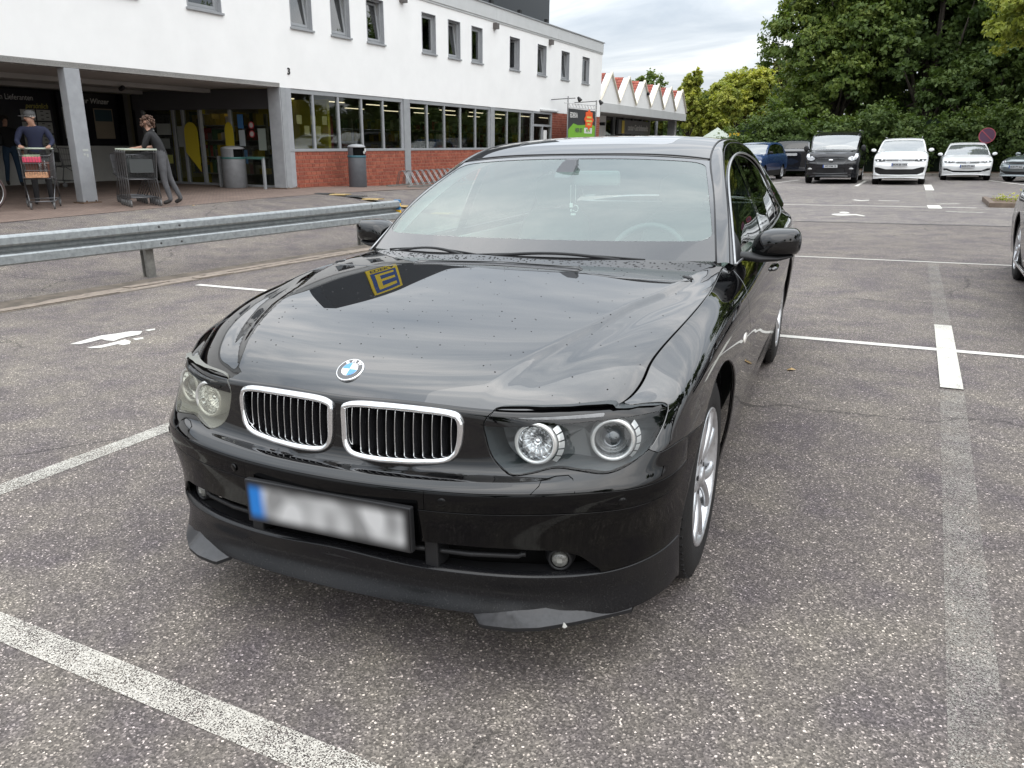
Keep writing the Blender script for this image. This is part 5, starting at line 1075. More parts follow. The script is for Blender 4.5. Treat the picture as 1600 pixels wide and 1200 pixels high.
# interior seen through the glass
b = MB(); b.box(-13.6, -.3, 6.2, Y1-.35, -.2, -.02); b.box(-13.6, -.33, -11.7, Y1-.35, 2.75, 2.85); b.box(-9.1, -9, 6.2, Y1-.4, -.02, 2.75); b.build('shop_hall', [mat('shop_floor', (.28, .26, .20), .35)], bld)
R3 = random.Random(11)
M_GOODS = [mat('goods%d' % i, c, .6) for i, c in enumerate(((.25, .20, .05), (.22, .05, .04), (.30, .28, .24), (.05, .10, .05), (.10, .09, .08), (.30, .22, .03)))]
for i in range(9):
    y = 7.0+i*2.2; sh = MB(); x0 = -R3.uniform(1.2, 2.4)
    sh.box(x0-2.6, x0, y, y+.06, 0, 1.9)
    for z in (.3, .75, 1.2, 1.6): sh.box(x0-2.6, x0, y-.35, y, z-.03, z)
    S3 = sh.build('shelf_unit', mat('shelf_grey', (.20, .20, .18), .6), bld)
    g_ = MB()
    for z in (.3, .75, 1.2, 1.6):
        xx = x0-2.55
        while xx < x0-.1: w = R3.uniform(.08, .22); g_.mi = R3.randrange(6); g_.box(xx, xx+w*.9, y-.32, y-.05, z, z+R3.uniform(.15, .36)); xx += w
    g_.build('goods', M_GOODS, S3, kind='stuff')
b = MB(); b.box(-1.5, -1.2, 8.0, 9.2, 0, 1.9); b.build('red_cabinet', mat('cabinet_red', (.17, .015, .02), .4), bld)
M_LAMP = mat('strip_light', (.9, .9, .8), .5, emit=(1, .86, .62), es=1.5)
for i in range(9):
    for x in (-1.6, -4.2): b = MB(); yy = 6.9+i*2.3; b.box(x-.03, x+.03, yy, yy+1.1, 2.32, 2.345); b.build('ceiling_tube', M_LAMP, bld)
for k in range(7): b = MB(); yy = 6.3+.28*(k % 3)+(.75 if k > 2 else 0); b.box(-.085, -.082, yy, yy+.2, 1.62-(k % 2)*.26, 1.84-(k % 2)*.26); b.build('window_poster', mat('poster_pale', (.50, .45, .24), .8), bld) if k < 5 else None
# recessed entrance
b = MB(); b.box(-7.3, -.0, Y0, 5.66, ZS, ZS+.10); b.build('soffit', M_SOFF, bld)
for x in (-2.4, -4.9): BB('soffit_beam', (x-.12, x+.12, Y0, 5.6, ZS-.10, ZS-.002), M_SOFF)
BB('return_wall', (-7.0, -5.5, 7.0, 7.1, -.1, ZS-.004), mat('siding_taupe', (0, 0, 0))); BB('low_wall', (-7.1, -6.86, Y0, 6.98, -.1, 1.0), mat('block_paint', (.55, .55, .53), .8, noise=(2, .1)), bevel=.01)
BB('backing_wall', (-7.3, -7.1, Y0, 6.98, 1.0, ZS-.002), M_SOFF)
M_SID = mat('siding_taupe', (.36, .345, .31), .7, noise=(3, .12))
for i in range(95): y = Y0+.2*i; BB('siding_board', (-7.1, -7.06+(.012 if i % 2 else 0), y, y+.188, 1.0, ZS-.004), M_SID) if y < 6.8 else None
M_POST = mat('poster_black', (.016, .016, .022), .35)
def plate_text(t, size, m_, x, y, z, par, **k): return text_mesh(t, size, m_, 'lettering', Matrix.Translation((x, y, z))@Matrix(((0, 0, 1, 0), (1, 0, 0, 0), (0, 1, 0, 0), (0, 0, 0, 1))), par, **k)
M_TXT = mat('text_white', (.62, .62, .6), .6); M_PAPER = mat('paper_grey', (.42, .43, .41), .8); M_YT = mat('text_yellow', (.55, .50, .12), .6)
pa = BB('lieferanten_board', (-7.03, -6.96, 1.3, 4.42, 1.03, 2.42), M_POST); pa.name = 'supplier_board'
plate_text('von unsern Lieferanten', .20, M_TXT, -6.955, 3.12, 2.22, pa, sx=.85); plate_text('persönlich', .19, M_YT, -6.955, 3.98, 2.02, pa, shear=.3, sx=.8)
for r_ in range(3):
    for c_ in range(2): b = MB(); y = 3.50+c_*.44; z = 1.93-r_*.32; b.box(-6.958, -6.95, y, y+.40, z-.28, z); q = b.build('info_sheet', M_PAPER, pa); b = MB(); [b.box(-6.949, -6.947, y+.05+.15*(k % 2)+.06, y+.13+.15*(k % 2)+.06, z-.25+.05*k, z-.225+.05*k) for k in range(5)]; b.build('printed_lines', mat('print_dark', (.08, .08, .08), .8), q)
b = MB(); b.prism([(2.2+.48*math.cos(a)*(1+.08*math.sin(5*a)), 1.50+.42*math.sin(a)*(1+.06*math.cos(4*a))) for a in np.linspace(0, 6.283, 30)[:-1]], -6.957, -6.953, Matrix(((0, 0, 1, 0), (1, 0, 0, 0), (0, 1, 0, 0), (0, 0, 0, 1)))); b.build('map_outline', mat('map_grey', (.36, .38, .32), .8), pa)
pb = BB('advert_board', (-7.03, -6.96, 4.60, 6.44, 1.03, 2.42), M_POST); plate_text('Unser Winzer', .20, M_TXT, -6.955, 5.62, 2.22, pb, bold=True, shear=.2)
b = MB(); b.box(-6.958, -6.95, 5.66, 6.28, 1.20, 2.03); q = b.build('poster_sheet', mat('poster_sand', (.33, .28, .21), .7), pb); b = MB(); b.box(-6.949, -6.946, 5.69, 6.25, 1.68, 2.0); b.build('poster_header', mat('poster_teal', (.04, .08, .10), .6), q)
b = MB(); b.box(-6.958, -6.95, 4.70, 4.95, 1.20, 2.03); b.build('poster_sheet', M_PAPER, pb)
BB('notice_frame', (-7.03, -6.98, 6.50, 6.68, 1.15, 1.6), M_POST)
# side wall of glass with the sliding doors, facing along the arcade (plane y = 6)
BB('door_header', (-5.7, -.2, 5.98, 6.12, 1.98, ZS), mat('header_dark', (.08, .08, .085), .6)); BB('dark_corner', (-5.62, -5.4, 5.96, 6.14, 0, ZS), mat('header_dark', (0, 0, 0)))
ent = empty('entrance', parent=bld)
for x in (-5.38, -4.2, -3.83, -3.2, -2.1, -.66): b = MB(); b.box(x-.04, x+.04, 5.99, 6.09, 0, 1.975); b.build('door_post', M_FRM, ent, bevel=.004)
for x0, x1 in ((-5.34, -4.24), (-4.16, -3.87), (-3.79, -3.24), (-2.06, -.70)): b = MB(); b.box(x0, x1, 6.035, 6.045, .06, 1.975); b.build('pane', M_SHOPG, ent)
b = MB(); b.box(-5.36, -.66, 5.99, 6.09, 0, .06); b.build('threshold', M_FRM, ent)
M_YW = mat('wall_yellow', (.45, .40, .04), .7); M_YB = mat('banner_yellow', (.55, .44, .03), .6)
BB('yellow_wall', (-5.3, -4.0, 6.9, 7.0, 0, 2.3), M_YW); BB('yellow_wall', (-2.3, -.35, 7.9, 8.0, .9, 2.3), M_YW); BB('yellow_wall', (-3.3, -2.6, 8.4, 8.5, 1.6, 2.3), M_YW); BB('inner_counter', (-2.0, -.4, 7.0, 7.6, 0, .82), mat('counter_dark', (.03, .035, .035), .5))
for x0, x1 in ((-3.78, -3.28), (-2.28, -1.98)):
    b = MB(); w = x1-x0; pts = [(x0+w*.5+w*.48*math.cos(a), 1.42+.22*math.sin(a)) for a in np.linspace(0, math.pi, 9)]+[(x0, 1.0), (x0+.10*w, .85), (x1-.05, .35), (x1, .3)]
    pts = [(x1, .35)]+[(x0+w*.5+w*.5*math.cos(a), 1.40+.26*math.sin(a)) for a in np.linspace(0, math.pi, 11)]+[(x0, .86)]; b.prism(pts, 5.965, 5.975, Matrix(((1, 0, 0, 0), (0, 0, 1, 0), (0, 1, 0, 0), (0, 0, 0, 1)))); b.build('door_banner', M_YB, ent)
for x0, x1, z0, z1, c in ((-4.9, -4.35, 1.32, 1.62, (.33, .35, .33)), (-4.85, -4.45, .95, 1.22, (.25, .27, .26)), (-4.1, -3.9, 1.0, 1.55, (.30, .32, .3)), (-4.7, -4.4, .55, .78, (.40, .42, .12)), (-1.85, -1.66, 1.5, 1.85, (.05, .16, .35)), (-1.84, -1.64, 1.05, 1.46, (.40, .44, .46)), (-1.85, -1.60, .6, .95, (.06, .13, .22)), (-1.95, -1.82, .88, 1.0, (.35, .36, .12)), (-1.18, -.92, .95, 1.5, (.26, .30, .27))):
    b = MB(); b.box(x0, x1, 6.025, 6.033, z0, z1); b.build('door_poster', mat('sheet%.2f%.2f%.2f' % c, c, .7), ent)
for k, zz in enumerate((1.58, 1.36)):
    b = MB(); b.lathe([(.09, 0), (.09, .006), (.001, .006)], 20, Matrix.Translation((-1.38, 6.025, zz))@Matrix.Rotation(math.radians(90), 4, 'X')); q = b.build('ban_sticker', mat('sticker_red', (.45, .05, .06), .6), ent); b = MB(); b.lathe([(.062, 0), (.062, .008), (.001, .008)], 20, Matrix.Translation((-1.38, 6.022, zz))@Matrix.Rotation(math.radians(90), 4, 'X')); b.build('sticker_disc', M_PAPER, q)
atm = MB(); atm.box(-3.0, -2.42, 6.7, 7.2, .05, 1.0); atm.box(-2.95, -2.45, 6.85, 7.2, 1.0, 1.62); atm.build('kiosk', mat('kiosk_grey', (.32, .33, .35), .5), ent, bevel=.01)
b = MB(); b.box(-2.85, -2.55, 6.80, 6.85, 1.08, 1.35); b.build('kiosk_screen', M_POST, ent)
for x, y in ((-2.1, 5.55), (-.55, 5.62)): pass
BB('handrail', (-1.0, -.45, 5.35, 5.42, .74, .80), mat('rail_teal', (.06, .15, .13), .5)); BB('handrail_post', (-.50, -.45, 5.35, 5.42, 0, .78), M_FRM); BB('handrail_post', (-2.02, -1.96, 5.35, 5.42, 0, .80), M_FRM)
b = MB(); b.box(-3.0, -2.2, 6.6, 6.75, 2.20, 2.26); b.build('ceiling_tube', M_LAMP, bld)
b = MB(); b.smooth = True; b.lathe([(.05, 0), (.05, .12), (.03, .14)], 12, Matrix.Translation((-2.3, 2.9, 2.30))@Matrix.Rotation(1.2, 4, 'Y')); b.build('security_camera', M_TRIM, bld)
# columns
def column(x0, x1, y0, y1_, z1=ZS, name='support_column'):
    c = empty(name, parent=bld); b = MB(); b.box(x0, x1, y0, y1_, .03, z1-.003); b.build('column_shaft', M_COLM, c, bevel=.012)
    b = MB(); b.box(x0-.05, x1+.05, y0-.04, y1_+.04, 0, .03); b.build('base_plate', mat('rusty_steel', (.13, .085, .06), .8, noise=(20, .4)), c)
    for xx in (x0-.02, x1+.02):
        for yy in (y0+.06, y1_-.06): b = MB(); b.lathe([(.014, .03), (.014, .06), (.001, .062)], 6, Matrix.Translation((xx, yy, 0))); b.build('anchor_bolt', mat('rusty_steel', (0, 0, 0)), c)
    return c
column(-.20, -.0, -.12, .20); column(-.40, .0, 5.64, 6.06)
column(-.36, 0, -7.2, -6.85)
b = MB(); b.box(.001, .003, .02, .14, .98, 1.02); b.box(.001, .003, .03, .07, .90, .94); b.box(.001, .003, .09, .13, .87, .93); b.build('sticker_remnant', M_PAPER, bld)
# dark sign box on the roof with a square emblem
sgn = empty('roof_sign', label='long dark grey sign box on the flat roof, yellow and blue emblem on its face', cat='sign', matrix=BM@Matrix.Translation((-.9, 0, 0)))
def SB(name, b_, m_, bevel=0): b = MB(); b.box(*b_); return b.build(name, m_, sgn, bevel=bevel)
M_SIGN = mat('sign_anthracite', (.030, .034, .040), .4)
SB('sign_box', (-.5, 0, 6.2, 24.6, 6.22, 8.85), M_SIGN, .02)
for y in (7.5, 10.5, 12.5, 15.5, 18.5, 21.5, 24.2): SB('sign_leg', (-.4, -.3, y, y+.1, 5.4, 6.28), M_FRM)
M_EY = mat('emblem_yellow', (.75, .55, .02), .4); M_EB = mat('emblem_blue', (.012, .06, .25), .4)
MYZ = Matrix(((0, 0, 1, 0), (1, 0, 0, 0), (0, 1, 0, 0), (0, 0, 0, 1)))
em = MB(); em.box(.001, .03, 8.5, 10.2, 6.34, 8.62); em = em.build('emblem_frame', M_EY, sgn); b = MB(); b.box(.031, .04, 8.64, 10.06, 6.88, 8.50); b.build('emblem_field', M_EB, em)
b = MB(); [b.box(.041, .05, 9.1, 9.9, z, z+.2) for z in (7.05, 7.58, 8.1)]; b.box(.041, .05, 8.85, 9.1, 7.05, 8.3); b.build('emblem_letter', M_EY, em)
text_mesh('EDEKA', .40, M_SIGN, 'lettering', Matrix.Translation((.034, 9.35, 6.62))@MYZ, em, bold=True, ext=.004, sx=1.1)
text_mesh('center', .8, M_TXT, 'lettering', Matrix.Translation((.01, 21.3, 7.55))@MYZ, sgn, ext=.01)
for y in (18.0, 20.5, 23.2): b = MB(); b.tube([(.05, y, 6.15), (.45, y, 6.2)], .02, 6); b.box(.40, .52, y-.09, y+.09, 6.15, 6.27); b.build('sign_spotlight', M_TRIM, sgn)
b = MB(); b.tube([(-.4, 28.0, 5.35), (-.4, 28.0, 5.95), (-.05, 28, 5.97)], .02, 6); b.build('roof_spotlight', M_TRIM, bld)
# ---------------------------------------------------------------- saw-tooth roofed neighbour
saw = empty('drinks_market', label='low white shop annexe with six pointed gables and red tiled roofs', cat='building', matrix=BM)
def AB(name, b_, m_, bevel=0, par=None): b = MB(); b.box(*b_); return b.build(name, m_, par or saw, bevel=bevel)
AB('canopy_fascia', (-.3, .02, 29.36, 47.3, 2.73, 3.18), M_FASC); AB('canopy_soffit', (-8, -.3, 29.36, 47.3, 2.75, 2.85), M_SOFF)
M_TILE = [mat('roof_tile%d' % i, c, .7, noise=(9, .2)) for i, c in enumerate(((.27, .055, .032), (.33, .075, .042), (.21, .045, .03)))]
for i in range(6):
    yc = 30.76+2.98*i; h = 1.49; gb = MB(); gb.prism([(yc-h, 3.183), (yc+h, 3.183), (yc+h, 3.32), (yc, 4.64), (yc-h, 3.32)], -.30, 0, Matrix(((0, 0, 1, 0), (1, 0, 0, 0), (0, 1, 0, 0), (0, 0, 0, 1)))); G_ = gb.build('gable_wall', M_WALL, saw)
    for sg in (-1, 1):
        b = MB(); b.prism([(yc+sg*1.53, 3.27), (yc+sg*1.47, 3.36), (yc, 4.735), (yc, 4.62)] if sg > 0 else [(yc, 4.62), (yc, 4.735), (yc-1.47, 3.36), (yc-1.53, 3.27)], -.02, .10, Matrix(((0, 0, 1, 0), (1, 0, 0, 0), (0, 1, 0, 0), (0, 0, 0, 1)))); b.build('verge_board', mat('verge_cream', (.62, .58, .48), .7), G_)
        t = MB(); R4 = random.Random(i*3+sg); L_ = math.hypot(1.49, 1.33); nr = 9
        for r_ in range(nr):
            for c_ in range(26):
                x1 = -.30-c_*.26; f0, f1 = r_/nr, (r_+1.08)/nr; t.mi = R4.choice((0, 0, 1, 2)); up_ = R4.uniform(0, .012)
                ya, yb_ = yc+sg*1.49*f0, yc+sg*1.49*f1; za, zb = 4.66-1.33*f0, 4.66-1.33*f1+.02
                t.add([(x1, ya, za+.02+up_), (x1-.25, ya, za+.02+up_), (x1-.25, yb_, zb+.03+up_), (x1, yb_, zb+.03+up_), (x1-.12, (ya+yb_)/2, (za+zb)/2+.075)], [(0, 1, 4), (1, 2, 4), (2, 3, 4), (3, 0, 4)])
        t.build('roof_tile', M_TILE, saw, kind='stuff')
        b = MB(); b.add([(-.3, yc, 4.64), (-8, yc, 4.64), (-8, yc+sg*1.49, 3.31), (-.3, yc+sg*1.49, 3.31)], [(0, 1, 2, 3)]); b.build('roof_deck', M_TILE[2], saw)
b = MB(); b.lathe([(.10, 0), (.10, .12), (.001, .13)], 12, Matrix.Translation((.02, 37.4, 4.02))@Matrix.Rotation(math.radians(90), 4, 'Y')); b.build('gable_lamp', M_TRIM, saw)
AB('annexe_wall', (-2.4, -2.2, 29.4, 36.6, -.4, 2.75), M_WALL); AB('annexe_wall', (-2.5, -2.3, 36.6, 48.5, -.4, .3), M_FRM)
AB('annexe_door', (-2.19, -2.14, 32.2, 33.8, -.3, 1.75), mat('door_blue_grey', (.35, .40, .45), .5)); AB('door_notice', (-2.13, -2.12, 32.5, 33.5, .6, 1.2), mat('notice_blue', (.06, .16, .30), .6))
for k in range(7): AB('shop_mullion', (-2.5, -2.3, 36.6+k*1.95, 36.7+k*1.95, .3, 2.75), M_FRM); AB('pane', (-2.42, -2.40, 36.7+k*1.95, 38.5+k*1.95, .3, 2.75), glassy('annexe_glass', (.12, .13, .12), refl=.08))
AB('shop_dark', (-5, -4.9, 36.6, 50, -.3, 2.75), M_INT); AB('shop_transom', (-2.45, -2.26, 36.6, 48.4, 1.60, 1.68), M_FRM)
sb = AB('shop_sign', (-2.26, -2.12, 38.8, 45.8, 1.75, 2.62), mat('sign_slate', (.10, .105, .115), .5)); AB('sign_emblem', (-2.11, -2.09, 39.4, 39.9, 1.80, 2.56), M_EY, par=sb)
text_mesh('center-Getränkemarkt', .50, M_TXT, 'lettering', Matrix.Translation((-2.10, 42.9, 2.16))@MYZ, sb, bold=True, ext=.01)
AB('canopy_column', (-1.0, -.5, 46.3, 46.8, -.3, 2.75), M_FRM)
for y in (30.2, 34.4): b = MB(); b.tube([(-2.2, y, 2.2), (-1.7, y, 2.3)], .02, 6); b.box(-1.78, -1.5, y-.10, y+.1, 2.16, 2.34); b.build('wall_spotlight', M_TRIM, saw)
# ---------------------------------------------------------------- advertising frame on the wall end
ad = empty('advert_banner', label='green and black advertising banner with an orange star in a steel frame', cat='banner', matrix=BM)
def DB(name, b_, m_, par=None): b = MB(); b.box(*b_); return b.build(name, m_, par or ad)
for y in (22.40, 25.95): b = MB(); b.tube([(1.0, y, -.4), (1.0, y, 3.10)], .03, 8); b.build('frame_post', mat('steel_dark', (.16, .16, .16), .5, metal=.5), ad)
b = MB(); b.tube([(1.0, 22.0, 2.82), (1.0, 25.95, 2.86)], .02, 6); b.tube([(1.0, 22.4, 2.66), (1.0, 25.95, 2.68)], .02, 6); [b.tube([(1.0, 22.5+i*.38, 2.84), (1.0, 22.7+i*.38, 2.67)], .012, 5) for i in range(9)]; b.build('frame_lattice', mat('steel_light', (.55, .55, .55), .5), ad)
cl = DB('banner_cloth', (.985, 1.0, 22.5, 25.85, -.1, 2.62), mat('banner_black', (.03, .032, .035), .6))
b = MB(); b.prism([(22.5, -.1), (25.85, -.1), (25.85, 1.95), (25.2, 2.06), (24.5, 1.98), (23.6, 1.95), (23.1, 2.02), (22.5, 1.75)], 1.002, 1.006, MYZ); b.build('banner_green', mat('banner_green', (.16, .38, .03), .6), cl)
def BT(t, s_, m_, y, z, **k): text_mesh(t, s_, m_, 'lettering', Matrix.Translation((1.012, y, z))@MYZ, cl, ext=.002, **k)
b = MB(); b.box(1.006, 1.01, 24.45, 25.45, 1.62, 1.86); b.build('word_panel', M_TXT, cl)
BT('EDEKA', .30, M_TXT, 23.1, 2.35, bold=True); BT('HIER IST', .25, mat('print_dark', (0, 0, 0)), 23.75, 1.73, bold=True); BT('MEHR', .22, mat('banner_green', (0, 0, 0)), 24.95, 1.74, bold=True); BT('EINKAUFEN', .50, mat('print_dark', (0, 0, 0)), 24.45, 1.15, bold=True, sx=.95)
b = MB(); b.prism([(25.0+(.62 if k % 2 == 0 else .48)*math.cos(k*math.pi/8), 2.22+(.46 if k % 2 == 0 else .36)*math.sin(k*math.pi/8)) for k in range(16)], 1.008, 1.02, MYZ); b.build('orange_star', mat('star_orange', (.75, .10, .02), .5), cl)
for z, w in ((2.32, .6), (2.16, .75), (2.02, .4)): b = MB(); b.box(1.021, 1.024, 25.0-w/2, 25.0+w/2, z-.04, z+.04); b.build('star_text_line', mat('text_yellow', (0, 0, 0)), cl)
b = MB(); [b.box(1.007, 1.011, 22.65+i*.3, 22.80+i*.3, .1, .9-.2*(i % 2)) for i in range(6)]; b.build('banner_figures', M_TXT, cl)
for y in (23.1, 25.9): b = MB(); b.smooth = True; b.tube([(0, y-.2, 3.0), (.9, y+.4, 3.08)], .018, 6); b.lathe([(.05, 0), (.10, .18), (.10, .2)], 12, Matrix.Translation((1.0, y+.45, 3.12))@Matrix.Rotation(2.5, 4, 'Y')); b.build('spotlight', M_TRIM, ad)
# ================================================================== THINGS IN FRONT OF THE SHOP
def at_b(x, y, z=0., rz=0.): return BM@Matrix.Translation((x, y, z-.16*float(sst((y-6.5)/6))))@Matrix.Rotation(rz, 4, 'Z')
M_WIRE = mat('cart_wire', (.15, .15, .155), .38, metal=.8); M_CPL = mat('cart_plastic', (.045, .05, .05), .5); M_HAN = mat('cart_handle', (.40, .44, .36), .4)
def make_cart(label, group, matrix, cat='shopping cart', dark=True):
    """shopping trolley: handle at x=0, nose towards +x"""
    c = empty('shopping_cart', label=label, cat=cat, group=group, matrix=matrix)
    fr = MB(); fr.smooth = True
    for s in (-1, 1):
        fr.tube([(-.02, s*.27, 1.02), (.02, s*.27, .95), (.10, s*.25, .50), (.02, s*.27, .16)], .013, 6); fr.tube([(.02, s*.27, .16), (.82, s*.19, .14)], .013, 6); fr.tube([(.10, s*.25, .50), (.80, s*.21, .56)], .011, 6); fr.tube([(.30, s*.24, .50), (.80, s*.19, .15)], .010, 6)
    fr.tube([(.82, -.19, .14), (.82, .19, .14)], .012, 6); fr.tube([(.10, -.25, .50), (.10, .25, .50)], .011, 6); fr.tube([(.25, -.25, .16), (.25, .25, .16)], .010, 6)
    fr.build('cart_frame', M_WIRE, c)
    bk = MB(); X0, X1 = .03, .86
    def pt(u, v, s=None, w=None):  # u along 0..1, v height 0..1
        x = X0+.05*(1-v)+(X1-X0-.05*(1-v)-.07*(1-v))*u; hw = (.275-.055*u)-.03*(1-v); z = .52+.03*u+(.46-.03*u-.06*u)*v; return (x, (w if w is not None else s)*hw, z)
    for s in (-1, 1):
        for i in range(15): bk.tube([pt(i/14, 0, s), pt(i/14, 1, s)], .0032, 4, caps=False)
        for v in (0, .33, .66): bk.tube([pt(0, v, s), pt(1, v, s)], .0038, 4, caps=False)
        bk.tube([pt(0, 1, s), pt(1, 1, s)], .007, 5)
    for i in range(11):
        w = -1+2*i/10; bk.tube([pt(1, 0, w=w), pt(1, 1, w=w)], .0032, 4, caps=False); bk.tube([pt(0, 0, w=w), pt(1, 0, w=w)], .0032, 4, caps=False)
    for v in (.33, .66, 1): bk.tube([pt(1, v, -1), pt(1, v, 1)], .005, 4, caps=False)
    bk.build('basket', M_WIRE, c)
    fl = MB()
    for i in range(9): w = -.9+1.8*i/8; fl.tube([pt(0, 0, w=w), pt(0.02, .95, w=w)], .0032, 4, caps=False)
    fl.box(.045, .06, -.20, .20, .62, .86); fl.build('child_flap', M_CPL, c)
    h = MB(); h.smooth = True; h.tube([(-.03, -.28, 1.03), (-.03, .28, 1.03)], .017, 8); h.build('cart_handle', M_HAN, c)
    for (x, y) in ((.06, .26), (.06, -.26), (.80, .18), (.80, -.18)):
        w = MB(); w.smooth = True; w.lathe([(.03, -.012), (.058, -.014), (.062, 0), (.058, .014), (.03, .012)], 16, Matrix.Translation((x, y, .062))@Matrix.Rotation(math.radians(90), 4, 'X')); cw = w.build('castor', mat('castor_grey', (.12, .12, .12), .5), c); f = MB(); f.box(x-.012, x+.012, y-.022, y+.022, .062, .14); f.build('castor_fork', M_WIRE, cw)
    return c
c1 = make_cart('loaded wire shopping cart pushed by the man in the cap', None, at_b(-.10, -.85, 0, math.radians(-36)))
def item(name, label, cat, b_, m_, M, bevel=.008, **k):
    b = MB(); b.box(*b_); o = b.build(name, m_, None, bevel=bevel, label=label, cat=cat, **k); o.matrix_world = M; return o
CM1 = at_b(-.10, -.85, 0, math.radians(-36))
item('drinks_crate', 'brown bottle crate inside the loaded shopping cart', 'crate', (.12, .58, -.18, .19, .545, .80), mat('crate_brown', (.10, .035, .02), .5), CM1)
fr_ = item('fruit_punnet', 'pink and green fruit pack on top of the crate in the cart', 'food pack', (.36, .70, -.20, .08, .805, .90), mat('pack_pink', (.60, .06, .12), .5), CM1); b = MB(); b.box(.37, .69, -.19, .07, .901, .93); b.build('pack_lid', mat('pack_green', (.30, .36, .22), .5, noise=(14, .6)), fr_)
for k, y in enumerate((.05, .13)):
    b = MB(); b.smooth = True; b.lathe([(.035, 0), (.037, .16), (.030, .20), (.013, .25), (.013, .28), (.001, .281)], 14, Matrix.Translation((.66, y, .56))); o = b.build('water_bottle', glassy('bottle_plastic', (.72, .76, .78), refl=.06), None, label=('clear water bottle in the cart, ' + ('right beside the basket side' if k else 'between crate and other bottle')), cat='bottle'); o.matrix_world = CM1
o = item('snack_bag', 'orange printed bag low in the front of the loaded cart', 'food pack', (.60, .80, -.19, .16, .545, .64), mat('bag_orange', (.42, .22, .12), .6, noise=(25, .5)), CM1)
lab = ['empty shopping cart at the handle end of the nested row the worker pushes', 'second shopping cart of the nested row beside the grey column', 'third shopping cart in the middle of the nested row', 'fourth shopping cart of the nested row, behind the third', 'last shopping cart of the nested row, deepest under the arcade']
for i in range(5): make_cart(lab[i], 'carts nested in a row beside the column', at_b(1.62-.165*i, -.02+.085*i, 0, math.radians(153)))
make_cart('single empty shopping cart parked against the low wall behind the column', None, at_b(-5.3, 3.1, 0, math.radians(75)))
